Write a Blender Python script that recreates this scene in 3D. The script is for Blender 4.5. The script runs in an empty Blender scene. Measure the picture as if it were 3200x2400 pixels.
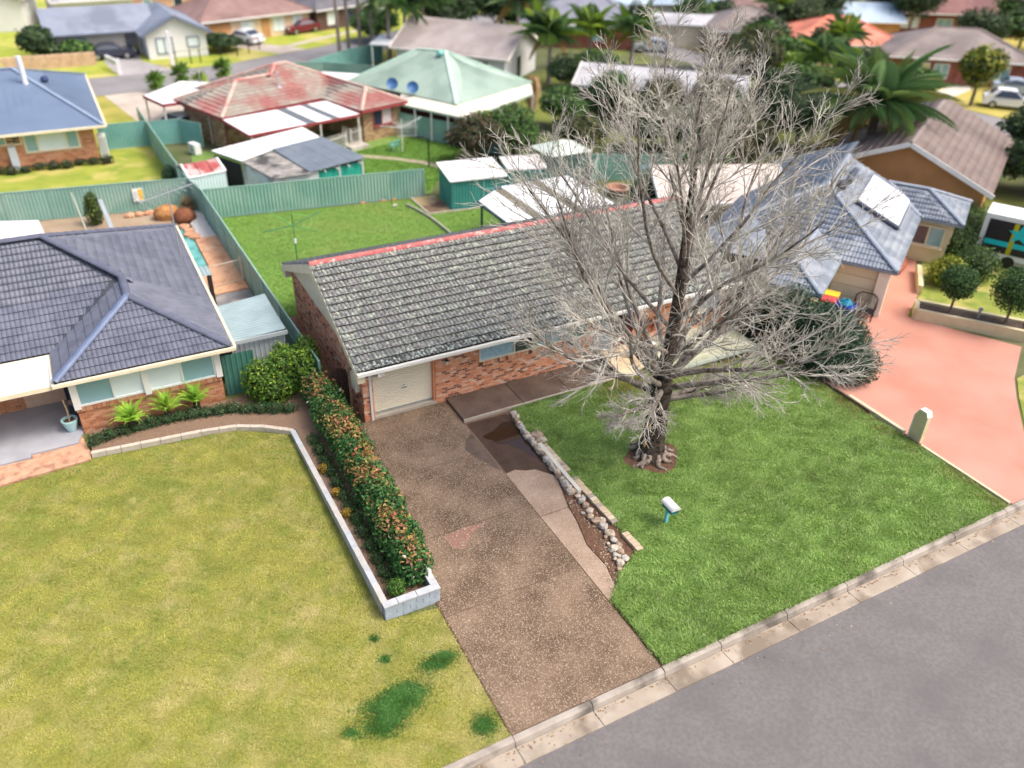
import bpy, bmesh, math, random
import numpy as np
from mathutils import Vector, Matrix, Euler
random.seed(7); np.random.seed(7)
S = bpy.context.scene
COL = S.collection
rad = math.radians
# ------------------------------------------------------------------ camera, sky, sun, exposure
CAMLOC = Vector((-7.401, -24.779, 18.219))
yaw, pitch, roll = 0.50316, 0.57343, 0.02915
fwd = Vector((math.sin(yaw)*math.cos(pitch), math.cos(yaw)*math.cos(pitch), -math.sin(pitch)))
rgt = Vector((math.cos(yaw), -math.sin(yaw), 0)); upv = rgt.cross(fwd)
r2 = rgt*math.cos(roll)+upv*math.sin(roll); u2 = upv*math.cos(roll)-rgt*math.sin(roll)
cd = bpy.data.cameras.new('camera'); cam = bpy.data.objects.new('camera', cd); COL.objects.link(cam)
M4 = Matrix((r2, u2, -fwd)).transposed().to_4x4(); M4.translation = CAMLOC
cam.matrix_world = M4
cd.sensor_width = 36.0; cd.lens = 36.0*2586.66/3200.0; cd.clip_start = 0.1; cd.clip_end = 3000
cd.dof.use_dof = True; cd.dof.focus_distance = 25.5; cd.dof.aperture_fstop = 0.18
S.camera = cam
w = bpy.data.worlds.new('World'); S.world = w; w.use_nodes = True
wn = w.node_tree.nodes; wl = w.node_tree.links
sky = wn.new('ShaderNodeTexSky'); sky.sky_type = 'NISHITA'; sky.sun_disc = False
SUN_EL, SUN_AZ = rad(56), rad(128)           # azimuth clockwise from +Y
sky.sun_elevation = SUN_EL; sky.sun_rotation = SUN_AZ
sky.air_density = 1.0; sky.dust_density = 7.0; sky.ozone_density = 1.0
wl.new(sky.outputs[0], wn['Background'].inputs[0]); wn['Background'].inputs[1].default_value = 0.15
sd = bpy.data.lights.new('sun', 'SUN'); sd.energy = 1.15; sd.angle = rad(22); sd.color = (1, .965, .91)
so = bpy.data.objects.new('sun', sd); COL.objects.link(so)
sdir = Vector((math.sin(SUN_AZ)*math.cos(SUN_EL), math.cos(SUN_AZ)*math.cos(SUN_EL), math.sin(SUN_EL)))
so.rotation_euler = sdir.to_track_quat('Z', 'Y').to_euler(); so.location = (0, 0, 60)
S.view_settings.view_transform = 'Standard'; S.view_settings.look = 'None'
S.view_settings.exposure = 0.78; S.view_settings.gamma = 1.0; S.view_settings.use_curve_mapping = False
S.cycles.max_bounces = 6; S.cycles.transparent_max_bounces = 6
# ------------------------------------------------------------------ materials
MATS = {}
def mat(name, c1, c2=None, scale=3.0, rough=.8, c3=None, scale3=.6, bump=0, bscale=None, detail=4, metal=0, spec=.3,
        lo=.35, hi=.65, lo3=.5, hi3=.62, stripes=None, rnd=0):
    """Principled with two-colour noise (world position), optional patchy third colour, bump, stripes."""
    if name in MATS: return MATS[name]
    m = bpy.data.materials.new(name); m.use_nodes = True; n = m.node_tree.nodes; L = m.node_tree.links
    b = n['Principled BSDF']; b.inputs['Roughness'].default_value = rough; b.inputs['Metallic'].default_value = metal
    b.inputs['Specular IOR Level'].default_value = spec
    geo = n.new('ShaderNodeNewGeometry')
    def noise(sc, det=detail):
        t = n.new('ShaderNodeTexNoise'); t.inputs['Scale'].default_value = sc; t.inputs['Detail'].default_value = det
        L.new(geo.outputs['Position'], t.inputs['Vector']); return t.outputs['Fac']
    def ramp(f, a, z):
        r = n.new('ShaderNodeMapRange'); r.inputs[1].default_value = a; r.inputs[2].default_value = z
        L.new(f, r.inputs[0]); return r.outputs[0]
    def mix(f, a, c):
        x = n.new('ShaderNodeMix'); x.data_type = 'RGBA'
        L.new(f, x.inputs[0])
        for s, v in ((6, a), (7, c)):
            if isinstance(v, tuple): x.inputs[s].default_value = (*v, 1)
            else: L.new(v, x.inputs[s])
        return x.outputs[2]
    col = c1
    if c2: col = mix(ramp(noise(scale), lo, hi), c1, c2)
    if c3: col = mix(ramp(noise(scale3, 5), lo3, hi3), col, c3)
    if rnd:
        oi = n.new('ShaderNodeObjectInfo'); h = n.new('ShaderNodeHueSaturation')
        v = n.new('ShaderNodeMapRange'); v.inputs[3].default_value = 1-rnd; v.inputs[4].default_value = 1+rnd
        L.new(oi.outputs['Random'], v.inputs[0]); L.new(v.outputs[0], h.inputs['Value'])
        if isinstance(col, tuple): h.inputs['Color'].default_value = (*col, 1)
        else: L.new(col, h.inputs['Color'])
        col = h.outputs[0]
    if isinstance(col, tuple): b.inputs['Base Color'].default_value = (*col, 1)
    else: L.new(col, b.inputs['Base Color'])
    if bump:
        bp = n.new('ShaderNodeBump'); bp.inputs['Strength'].default_value = bump; bp.inputs['Distance'].default_value = .02
        L.new(noise(bscale or scale*4), bp.inputs['Height']); L.new(bp.outputs[0], b.inputs['Normal'])
    MATS[name] = m; return m
def leafmat(name, rough=.55, trans=.25):
    """colour of each leaf comes from the mesh attribute Col; a little light passes through"""
    if name in MATS: return MATS[name]
    m = bpy.data.materials.new(name); m.use_nodes = True; n = m.node_tree.nodes; L = m.node_tree.links
    b = n['Principled BSDF']; b.inputs['Roughness'].default_value = rough; b.inputs['Specular IOR Level'].default_value = .3
    a = n.new('ShaderNodeAttribute'); a.attribute_name = 'Col'
    L.new(a.outputs['Color'], b.inputs['Base Color'])
    t = n.new('ShaderNodeBsdfTranslucent'); L.new(a.outputs['Color'], t.inputs['Color'])
    mx = n.new('ShaderNodeMixShader'); mx.inputs[0].default_value = trans
    L.new(b.outputs[0], mx.inputs[1]); L.new(t.outputs[0], mx.inputs[2])
    L.new(mx.outputs[0], n['Material Output'].inputs['Surface'])
    MATS[name] = m; return m
def glassmat(name, c, rough=.08):
    if name in MATS: return MATS[name]
    m = bpy.data.materials.new(name); m.use_nodes = True; b = m.node_tree.nodes['Principled BSDF']
    b.inputs['Base Color'].default_value = (*c, 1); b.inputs['Roughness'].default_value = rough
    b.inputs['Specular IOR Level'].default_value = .8; MATS[name] = m; return m
# ------------------------------------------------------------------ mesh builder
class MB:
    def __init__(s): s.v = []; s.f = []; s.m = []
    def add(s, vs, fs, m=0):
        o = len(s.v); s.v += [tuple(x) for x in vs]
        for f in fs: s.f.append(tuple(i+o for i in f)); s.m.append(m)
        return s
    def box(s, x0, y0, z0, x1, y1, z1, m=0):
        return s.add([(x0,y0,z0),(x1,y0,z0),(x1,y1,z0),(x0,y1,z0),(x0,y0,z1),(x1,y0,z1),(x1,y1,z1),(x0,y1,z1)],
              [(3,2,1,0),(4,5,6,7),(0,1,5,4),(1,2,6,5),(2,3,7,6),(3,0,4,7)], m)
    def beam(s, a, b, w, h, m=0, up=(0,0,1)):
        a = Vector(a); b = Vector(b); d = (b-a).normalized(); u = Vector(up)
        if abs(d.dot(u)) > .98: u = Vector((0,1,0))
        x = d.cross(u).normalized()*w/2; y = x.cross(d).normalized()*h/2
        return s.add([a-x-y,a+x-y,a+x+y,a-x+y,b-x-y,b+x-y,b+x+y,b-x+y],
              [(0,1,2,3),(7,6,5,4),(4,5,1,0),(5,6,2,1),(6,7,3,2),(7,4,0,3)], m)
    def tube(s, pts, r, n=8, m=0, cap=True):
        pts = [Vector(p) for p in pts]; k = len(pts)
        if not hasattr(r, '__len__'): r = [r]*k
        vs = []; ref = None
        for i, p in enumerate(pts):
            d = (pts[min(i+1,k-1)]-pts[max(i-1,0)]).normalized()
            if ref is None: ref = Vector((1,0,0)) if abs(d.x) < .8 else Vector((0,1,0))
            x = (ref - d*ref.dot(d)).normalized(); y = d.cross(x); ref = x
            for j in range(n):
                a = 2*math.pi*j/n; vs.append(p + (x*math.cos(a)+y*math.sin(a))*r[i])
        fs = [(i*n+j, i*n+(j+1)%n, (i+1)*n+(j+1)%n, (i+1)*n+j) for i in range(k-1) for j in range(n)]
        if cap: fs += [tuple(range(n-1,-1,-1)), tuple(range((k-1)*n, k*n))]
        return s.add(vs, fs, m)
    def prism(s, poly, z0, z1, m=0):
        n = len(poly); a = sum(poly[i][0]*poly[(i+1)%n][1]-poly[(i+1)%n][0]*poly[i][1] for i in range(n))
        if a < 0: poly = poly[::-1]
        vs = [(x,y,z0) for x,y in poly]+[(x,y,z1) for x,y in poly]
        return s.add(vs, [tuple(range(n-1,-1,-1)), tuple(range(n,2*n))]+[(i,(i+1)%n,n+(i+1)%n,n+i) for i in range(n)], m)
    def slab(s, poly3, th, m=0):
        """polygon in 3-D given thickness downwards"""
        n = len(poly3); q = [Vector(p) for p in poly3]; nn = sum(((q[i]-q[0]).cross(q[i+1]-q[0]) for i in range(1,n-1)), Vector())
        if nn.z < 0: q = q[::-1]
        vs = q+[p-Vector((0,0,th)) for p in q]
        return s.add(vs, [tuple(range(n)), tuple(range(2*n-1,n-1,-1))]+[(n+i,n+(i+1)%n,(i+1)%n,i) for i in range(n)], m)
    def lathe(s, prof, n=16, c=(0,0,0), m=0):
        vs = [(c[0]+r*math.cos(2*math.pi*j/n), c[1]+r*math.sin(2*math.pi*j/n), c[2]+z) for r,z in prof for j in range(n)]
        k = len(prof)
        fs = [(i*n+j, i*n+(j+1)%n, (i+1)*n+(j+1)%n, (i+1)*n+j) for i in range(k-1) for j in range(n)]
        fs += [tuple(range(n-1,-1,-1)), tuple(range((k-1)*n,k*n))]
        return s.add(vs, fs, m)
    def blob(s, c, r, seed=0, rough=.18, n=8, k=6, m=0, flat=None):
        rs = random.Random(seed); vs = []
        for i in range(k+1):
            t = math.pi*i/k
            for j in range(n):
                a = 2*math.pi*j/n; q = 1+rs.uniform(-rough, rough)
                z = r[2]*math.cos(t)*q
                if flat is not None: z = min(z, r[2]*flat)
                vs.append((c[0]+r[0]*math.sin(t)*math.cos(a)*q, c[1]+r[1]*math.sin(t)*math.sin(a)*q, c[2]+z))
        fs = [((i+1)*n+j, (i+1)*n+(j+1)%n, i*n+(j+1)%n, i*n+j) for i in range(k) for j in range(n)]
        return s.add(vs, fs, m)
    def mesh(s, name, mats, off=(0,0,0), smooth=False):
        me = bpy.data.meshes.new(name)
        o = Vector(off); me.from_pydata([(x-o.x,y-o.y,z-o.z) for x,y,z in s.v], [], s.f)
        if not isinstance(mats, (list, tuple)): mats = [mats]
        for q in mats: me.materials.append(q)
        if any(s.m): me.polygons.foreach_set('material_index', s.m)
        if smooth: me.polygons.foreach_set('use_smooth', [True]*len(s.f))
        me.update(); return me
ROOT = {}
def tag(o, label=None, cat=None, group=None, kind=None):
    if label: o['label'] = label
    if cat: o['category'] = cat
    if group: o['group'] = group
    if kind: o['kind'] = kind
    return o
def thing(name, label, cat, loc=(0,0,0), rz=0, group=None):
    o = bpy.data.objects.new(name, None); COL.objects.link(o); o.location = loc; o.rotation_euler = (0,0,rz)
    o.empty_display_size = .2
    ROOT[o.name] = Vector(loc); return tag(o, label, cat, group)
def link(name, me, parent=None, loc=(0,0,0), rot=(0,0,0), label=None):
    o = bpy.data.objects.new(name, me); COL.objects.link(o)
    o.location = loc; o.rotation_euler = rot
    if parent is not None:
        o.parent = parent; ROOT[o.name] = ROOT.get(parent.name, Vector())
    if label: o['label'] = label
    return o
def ob(name, mb, mats, parent=None, world=True, smooth=False, label=None):
    """one mesh object; world=True: the vertices were given in world metres"""
    off = ROOT.get(parent.name, Vector()) if (parent is not None and world) else (0,0,0)
    return link(name, mb.mesh(name, mats, off, smooth), parent, label=label)
def solo(name, mb, mats, label, cat, group=None, kind=None, smooth=False, base=None):
    o = bpy.data.objects.new(name, None); 
    me = mb.mesh(name, mats, base or (0,0,0), smooth); bpy.data.objects.remove(o)
    o = bpy.data.objects.new(name, me); COL.objects.link(o)
    if base: o.location = base
    ROOT[o.name] = Vector(base or (0,0,0)); return tag(o, label, cat, group, kind)
def struct(name, mb, mats, label=None, parent=None):
    o = solo(name, mb, mats, label, None, kind='structure'); return o
def dup(root, loc, rz=0, label=None, group=None, scale=1):
    r = root.copy(); COL.objects.link(r); r.location = loc; r.rotation_euler = (0,0,rz); r.scale = (scale,)*3
    if label: r['label'] = label
    if group: r['group'] = group
    for ch in list(root.children):
        c = ch.copy(); COL.objects.link(c); c.parent = r
        for g in list(ch.children):
            d = g.copy(); COL.objects.link(d); d.parent = c
    return r
def npmesh(name, V, F, mats, cols=None, mi=None):
    """V (n,3); F (m,3|4) ints; cols per vertex (n,3)"""
    me = bpy.data.meshes.new(name); n, k = F.shape
    me.vertices.add(len(V)); me.vertices.foreach_set('co', np.asarray(V, np.float32).ravel())
    me.loops.add(n*k); me.loops.foreach_set('vertex_index', F.astype(np.int32).ravel())
    me.polygons.add(n); me.polygons.foreach_set('loop_start', (np.arange(n)*k).astype(np.int32))
    if not isinstance(mats, (list, tuple)): mats = [mats]
    for q in mats: me.materials.append(q)
    if mi is not None: me.polygons.foreach_set('material_index', np.asarray(mi, np.int32))
    if cols is not None:
        a = me.attributes.new('Col', 'FLOAT_COLOR', 'POINT')
        a.data.foreach_set('color', np.c_[cols, np.ones(len(cols))].astype(np.float32).ravel())
    me.update(calc_edges=True); return me
# ------------------------------------------------------------------ leaves and grass
def leaves(name, P, size, cols, m, N=None, spread=1.0, aspect=.45, rs=None):
    """one folded leaf (two triangles) at every point; N = preferred facing"""
    rs = rs or np.random; n = len(P)
    d = rs.normal(size=(n,3)); d /= np.linalg.norm(d,axis=1)[:,None]
    if N is not None:
        d = d*spread+N; d /= np.linalg.norm(d,axis=1)[:,None]
    a = rs.normal(size=(n,3)); a -= d*(a*d).sum(1)[:,None]; a /= np.linalg.norm(a,axis=1)[:,None]
    b = np.cross(d,a); s = size*rs.uniform(.6,1.35,(n,1))
    V = np.stack([P-a*s*.5, P+b*s*aspect*.5+d*s*.08, P+a*s*.5, P-b*s*aspect*.5+d*s*.08],1).reshape(-1,3)
    F = np.arange(n*4).reshape(n,4)
    return npmesh(name, V, F, m, np.repeat(cols,4,0))
def pick(cols, wts, n, rs=None, jit=.18):
    rs = rs or np.random; c = np.array(cols, float); w_ = np.array(wts, float)/sum(wts)
    i = rs.choice(len(c), n, p=w_); return np.clip(c[i]*(1+rs.uniform(-jit,jit,(n,1))), 0, 1)
def blobpts(blobs, n, rs, depth=.35):
    """points in the outer layer of a union of ellipsoids; returns points and outward normals"""
    B = np.array([list(c)+list(r) for c,r in blobs], float); wv = (B[:,3]*B[:,4]+B[:,4]*B[:,5]); wv /= wv.sum()
    i = rs.choice(len(B), int(n*1.7), p=wv); d = rs.normal(size=(len(i),3)); d /= np.linalg.norm(d,axis=1)[:,None]
    q = 1-depth*rs.uniform(0,1,(len(i),1))**1.6+rs.normal(0,.05,(len(i),1))+.16*rs.uniform(0,1,(len(i),1))**9
    P = B[i,:3]+d*B[i,3:]*q
    keep = np.ones(len(P), bool)
    for k,bb in enumerate(B):
        ins = (((P-bb[:3])/(bb[3:]*.72))**2).sum(1) < 1; keep &= ~(ins & (i != k))
    P = P[keep][:n]; return P, d[keep][:n]
def in_poly(x, y, poly):
    c = np.zeros(len(x), bool); j = len(poly)-1
    for i in range(len(poly)):
        xi,yi = poly[i]; xj,yj = poly[j]
        hit = ((yi > y) != (yj > y)) & (x < (xj-xi)*(y-yi)/((yj-yi) or 1e-9)+xi); c ^= hit; j = i
    return c
def grass(name, poly, n, h, wd, cols, wts, m, zf=None, label=None, seed=1, holes=(), lean=.6, patch=None, gauss=None, hf=None, edge=.0):
    rs = np.random.RandomState(seed); p = np.array(poly); lo, hi = p.min(0), p.max(0)
    A = 0.5*abs(np.dot(p[:,0],np.roll(p[:,1],1))-np.dot(p[:,1],np.roll(p[:,0],1))); f = np.prod(hi-lo)/A
    k = int(n*f); x = rs.uniform(lo[0],hi[0],k); y = rs.uniform(lo[1],hi[1],k); ok = in_poly(x,y,poly)
    if gauss:
        x = np.concatenate([rs.normal(c_[0],c_[2]*.55,int(n*c_[2]*c_[3])+60) for c_ in gauss]); y = np.concatenate([rs.normal(c_[1],c_[3]*.55,int(n*c_[2]*c_[3])+60) for c_ in gauss]); ok = in_poly(x,y,poly)
    if edge:
        q = np.roll(p,-1,0); ll = np.linalg.norm(q-p,axis=1); ii = rs.choice(len(p),int(n*edge),p=ll/ll.sum()); tt = rs.uniform(0,1,(len(ii),1)); e_ = p[ii]*(1-tt)+q[ii]*tt+rs.normal(0,.045,(len(ii),2))
        x = np.concatenate([x,e_[:,0]]); y = np.concatenate([y,e_[:,1]]); ok = np.concatenate([ok,np.ones(len(e_),bool)])
    for hl in holes: ok &= ~in_poly(x,y,hl)
    x, y = x[ok], y[ok]; n = len(x); z = zf(x,y) if zf else np.zeros(n)
    P = np.c_[x,y,z-.005]; ang = rs.uniform(0,2*math.pi,n); L = h*rs.uniform(.5,1.3,n)*(hf(x,y) if hf else 1)
    # clumps: blades in a neighbourhood lean the same way
    ph = np.sin(x*3.1+np.sin(y*2.3)*1.7)+np.sin(y*3.7+x*1.3); ang2 = ph*2+rs.normal(0,.9,n)
    ln = lean*rs.uniform(.3,1.2,n); dx = np.cos(ang2)*ln; dy = np.sin(ang2)*ln
    up = np.c_[dx,dy,np.ones(n)]; up /= np.linalg.norm(up,axis=1)[:,None]
    sd_ = np.c_[np.cos(ang),np.sin(ang),np.zeros(n)]*wd*.5*rs.uniform(.7,1.4,(n,1))
    mid = P+up*(L*.55)[:,None]; tip = P+np.c_[dx*1.5,dy*1.5,np.ones(n)*.8]*L[:,None]*.8
    V = np.stack([P-sd_, P+sd_, mid+sd_*.8, mid-sd_*.8, tip],1).reshape(-1,3)
    b = np.arange(n)*5; F = np.concatenate([np.c_[b,b+1,b+2],np.c_[b,b+2,b+3],np.c_[b+3,b+2,b+4]])
    C = pick(cols, wts, n, rs, .22)
    if patch is not None: C = patch(x,y,C)
    o = link(name, npmesh(name, V, F, m, np.repeat(C,5,0))); return tag(o, label, 'grass', None, 'stuff')
# ------------------------------------------------------------------ roof tiles
def clip_poly(pts, a, b):
    """keep the part of a 3-D polygon left of the 2-D line a->b (first two coordinates)"""
    ex, ey = b[0]-a[0], b[1]-a[1]
    f = [ex*(p[1]-a[1])-ey*(p[0]-a[0]) for p in pts]; out = []
    for i in range(len(pts)):
        j = (i+1) % len(pts)
        if f[i] >= 0: out.append(pts[i])
        if (f[i] >= 0) != (f[j] >= 0):
            t = f[i]/(f[i]-f[j]); out.append(tuple(pts[i][k]+(pts[j][k]-pts[i][k])*t for k in range(3)))
    return out
class TileSet:
    def __init__(s, mats, W=.32, G=.35, amp=.034, rolls=2, wts=None, lift=.055):
        s.mats = mats if isinstance(mats, list) else [mats]; s.W, s.G = W, G; s.full = []; s.cut = MB(); s.rs = random.Random(3); s.wts = wts
        n = 4*rolls
        xs = [W*i/n for i in range(n+1)]; prof = [amp*abs(math.sin(math.pi*i/4))**.7 for i in range(n+1)]
        k = len(xs); B = lift
        s.tv = [(x, G+.04, h) for x,h in zip(xs,prof)]+[(x, 0, h+B) for x,h in zip(xs,prof)]+[(x, .0, h+B-.018) for x,h in zip(xs,prof)]+[(x, .14, h+B-.034) for x,h in zip(xs,prof)]
        s.tf = [(i+1,i,k+i,k+i+1) for i in range(k-1)]+[(k+i+1,k+i,2*k+i,2*k+i+1) for i in range(k-1)]+[(2*k+i+1,2*k+i,3*k+i,3*k+i+1) for i in range(k-1)]
    def face(s, p0, p1, ze, t, poly=None, depth=None, under=None, inset=.0):
        """eave p0->p1 at height ze, rising at slope t towards the left of p0->p1; poly in (along, horizontal depth)"""
        p0 = Vector(p0).to_2d(); p1 = Vector(p1).to_2d(); L = (p1-p0).length; U = (p1-p0)/L; V = Vector((-U.y, U.x)); sl = math.sqrt(1+t*t)
        if poly is None: poly = [(0,0),(L,0),(L,depth),(0,depth)]
        X = Vector((U.x,U.y,0)); Y = Vector((V.x,V.y,t)).normalized(); Z = X.cross(Y)
        O = Vector((p0.x,p0.y,ze)); mtx = Matrix((X,Y,Z)).transposed().to_4x4(); mtx.translation = O
        P = [(a, d*sl) for a,d in poly]; P = P if sum(P[i][0]*P[(i+1)%len(P)][1]-P[(i+1)%len(P)][0]*P[i][1] for i in range(len(P))) > 0 else P[::-1]
        a0 = min(a for a,_ in P); a1 = max(a for a,_ in P); d1 = max(d for _,d in P); d0 = min(d for _,d in P)
        nx = int(math.ceil((a1-a0)/s.W)); ny = int(math.ceil((d1-d0)/s.G)); W, G = (a1-a0)/nx, s.G
        e = 1e-4
        for j in range(ny):
            for i in range(nx):
                x, y = a0+i*W, d0+j*G
                cs = [(x+e,y+e),(x+W-e,y+e),(x+W-e,y+G-e),(x+e,y+G-e)]
                q = in_poly(np.array([c[0] for c in cs]), np.array([c[1] for c in cs]), P)
                mi = s.rs.choices(range(len(s.wts)), s.wts)[0] if s.wts else 0
                if j == 0 and s.wts and len(s.mats) > len(s.wts): mi = len(s.wts)
                jit = s.rs.uniform(-.004,.004)
                if q.all(): s.full.append((mtx @ Matrix.Translation((x,y+jit,s.rs.uniform(0,.004))), mi))
                else:
                    mid = in_poly(np.array([x+W/2]), np.array([y+G/2]), P)[0]
                    if not (q.any() or mid): continue
                    for f in s.tf:
                        pts = [(s.tv[k][0]+x, s.tv[k][1]+y, s.tv[k][2]) for k in f]
                        for k in range(len(P)):
                            a, b = P[k], P[(k+1)%len(P)]
                            if len(pts) > 2:
                                dx, dy = b[0]-a[0], b[1]-a[1]; ll = math.hypot(dx,dy) or 1
                                dist = abs(dx*(y+G/2-a[1])-dy*(x+W/2-a[0]))/ll; pr = (dx*(x+W/2-a[0])+dy*(y+G/2-a[1]))/ll
                                if dist < .36 and -.4 < pr < ll+.4: pts = clip_poly(pts, a, b)
                        if len(pts) > 2: s.cut.add([mtx @ Vector(p) for p in pts], [tuple(range(len(pts)))], mi)
        if under is not None:
            under.slab([mtx @ Vector((a,d,-.012)) for a,d in P], .06)
        return lambda a, d: tuple(mtx @ Vector((a, d*sl, .03)))
    def finish(s, parent, nmax=300, name='roof_tile'):
        off = ROOT[parent.name]; s.full.sort(key=lambda q: (q[0].translation-CAMLOC).length)
        mes = []
        for q in s.mats:
            b = MB(); b.v = list(s.tv); b.f = list(s.tf); b.m = [0]*len(s.tf); mes.append(b.mesh(name, q))
        for mt, mi in s.full[:nmax]:
            o = bpy.data.objects.new(name, mes[mi]); COL.objects.link(o); m2 = mt.copy(); m2.translation = mt.translation-off
            o.parent = parent; o.matrix_local = m2; ROOT[o.name] = off
        rest = s.full[nmax:]; tv = np.c_[np.array(s.tv), np.ones(len(s.tv))]; tf = np.array(s.tf)
        if rest:
            V = np.concatenate([(tv @ np.array(mt).T)[:,:3] for mt,_ in rest])-np.array(off)
            F = np.concatenate([tf+i*len(tv) for i in range(len(rest))]); mi = np.repeat([q[1] for q in rest], len(tf))
            tag(link('roof_tile_field', npmesh('roof_tile_field', V, F, s.mats, mi=mi), parent), kind='stuff')
        if s.cut.f: tag(ob('cut_roof_tile', s.cut, s.mats, parent), kind='stuff')
def hipcap(parent, a, b, m, r=.11, name='hip_cap', step=.42):
    """ridge or hip tiles along a line, each its own piece"""
    a = Vector(a); b = Vector(b); d = b-a; n = max(1, round(d.length/step)); off = ROOT[parent.name]
    X = d.normalized(); Yv = Vector((0,0,1)).cross(X).normalized(); Z = X.cross(Yv); l = d.length/n
    mb = MB(); k = 6; vs = []
    for x, rr in ((0,r),(l+.03,r*1.12)):
        for j in range(k+1):
            t = math.pi*j/k; vs.append((x, math.cos(t)*rr*1.15, math.sin(t)*rr*.8))
    for x, rr in ((l+.03, r*.95),):
        for j in range(k+1):
            t = math.pi*j/k; vs.append((x, math.cos(t)*rr*1.15, math.sin(t)*rr*.8))
    mb.add(vs, [(j,j+1,k+2+j,k+1+j) for j in range(k)]+[(k+1+j,k+2+j,2*k+3+j,2*k+2+j) for j in range(k)])
    me = mb.mesh(name, m)
    for i in range(n):
        o = link(name, me, parent); q = Matrix((X,Yv,Z)).transposed().to_4x4(); q.translation = a+X*l*i-off; o.matrix_local = q
# ------------------------------------------------------------------ bricks
class BrickSet:
    def __init__(s, mats, wts, L=.23, H=.076, J=.011, proud=.014):
        s.mats, s.wts, s.L, s.H, s.J, s.pr = mats, wts, L, H, J, proud; s.b = []; s.rs = random.Random(11)
    def wall(s, o, U, length, height, holes=(), top=None, sill=()):
        """o = corner at the foot, U = 2-D direction; the outside is to the right of U"""
        o = Vector(o); U = Vector(U).normalized(); N = Vector((U.y,-U.x)); z = .0; row = 0
        while z+s.H <= height+.001:
            iv = [(0,length)]
            for (a0,a1,z0,z1) in holes:
                if z+s.H > z0+.01 and z < z1-.01:
                    iv = [q for a,b in iv for q in ((a,min(b,a0)),(max(a,a1),b)) if q[1]-q[0] > .03]
            if top: iv = [(max(a,top(z)[0]), min(b,top(z)[1])) for a,b in iv]
            for a,b in iv:
                x = a-(row%2)*(s.L+s.J)/2 if True else a
                x = math.floor((a+(row%2)*(s.L+s.J)/2)/(s.L+s.J))*(s.L+s.J)-(row%2)*(s.L+s.J)/2
                while x < b:
                    c, d = max(a,x), min(b,x+s.L)
                    if d-c > .04: s.b.append((o,U,N,c,d,z,z+s.H,s.rs.choices(range(len(s.mats)),s.wts)[0],s.rs.uniform(.6,1.2)))
                    x += s.L+s.J
            z += s.H+s.J; row += 1
    def soldier(s, o, U, length, z):
        o = Vector(o); U = Vector(U).normalized(); N = Vector((U.y,-U.x)); x = 0
        while x < length-.05:
            s.b.append((o,U,N,x,x+s.H,z,z+s.L*.7,s.rs.choices(range(len(s.mats)),s.wts)[0],2.2)); x += s.H+s.J
    def finish(s, parent, nmax=300):
        off = ROOT[parent.name]; vis = []
        for q in s.b:
            o,U,N,c,d,z0,z1,mi,pr = q; p = Vector((o.x+U.x*(c+d)/2, o.y+U.y*(c+d)/2, o.z+z0)); v = CAMLOC-p
            vis.append((v.length*(1 if v.to_2d().dot(N) > 0 else 3), q))
        vis.sort(key=lambda t: t[0]); me = []
        for q in s.mats:
            b = MB(); l,h = s.L, s.H; b.box(-l/2,-s.pr,-h/2,l/2,.004,h/2); b.f.pop(4); b.m.pop(); me.append(b.mesh('brick', q))
        for _,(o,U,N,c,d,z0,z1,mi,pr) in vis[:nmax]:
            X = Vector((U.x,U.y,0)); Yn = Vector((-N.x,-N.y,0)); p = Vector((o.x+U.x*(c+d)/2, o.y+U.y*(c+d)/2, o.z+(z0+z1)/2))
            dk = .70 if s.mats[mi].name == 'brick_brown' and z1-z0 < .1 else 1
            q = Matrix((X*((d-c)/s.L)*(.55+.45*dk), Yn*pr, Vector((0,0,(z1-z0)/s.H*dk)))).transposed().to_4x4(); q.translation = p-off
            ob_ = link('brick', me[mi], parent); ob_.matrix_local = q
        rest = vis[nmax:]
        if rest:
            mb = MB()
            for _,(o,U,N,c,d,z0,z1,mi,pr) in rest:
                e = s.pr*pr; sh_ = .012 if s.mats[mi].name == 'brick_brown' and z1-z0 < .1 else 0; z0, z1, c, d = z0+sh_, z1-sh_, c+sh_, d-sh_; P = lambda a,h,z: (o.x+U.x*a+N.x*h-off.x, o.y+U.y*a+N.y*h-off.y, o.z+z-off.z)
                mb.add([P(c,-.004,z0),P(d,-.004,z0),P(d,-.004,z1),P(c,-.004,z1),P(c,e,z0),P(d,e,z0),P(d,e,z1),P(c,e,z1)],
                       [(4,5,6,7),(0,1,5,4),(1,2,6,5),(2,3,7,6),(3,0,4,7)], mi)
            tag(ob('brickwork', mb, s.mats, parent, world=False), kind='stuff')
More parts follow.
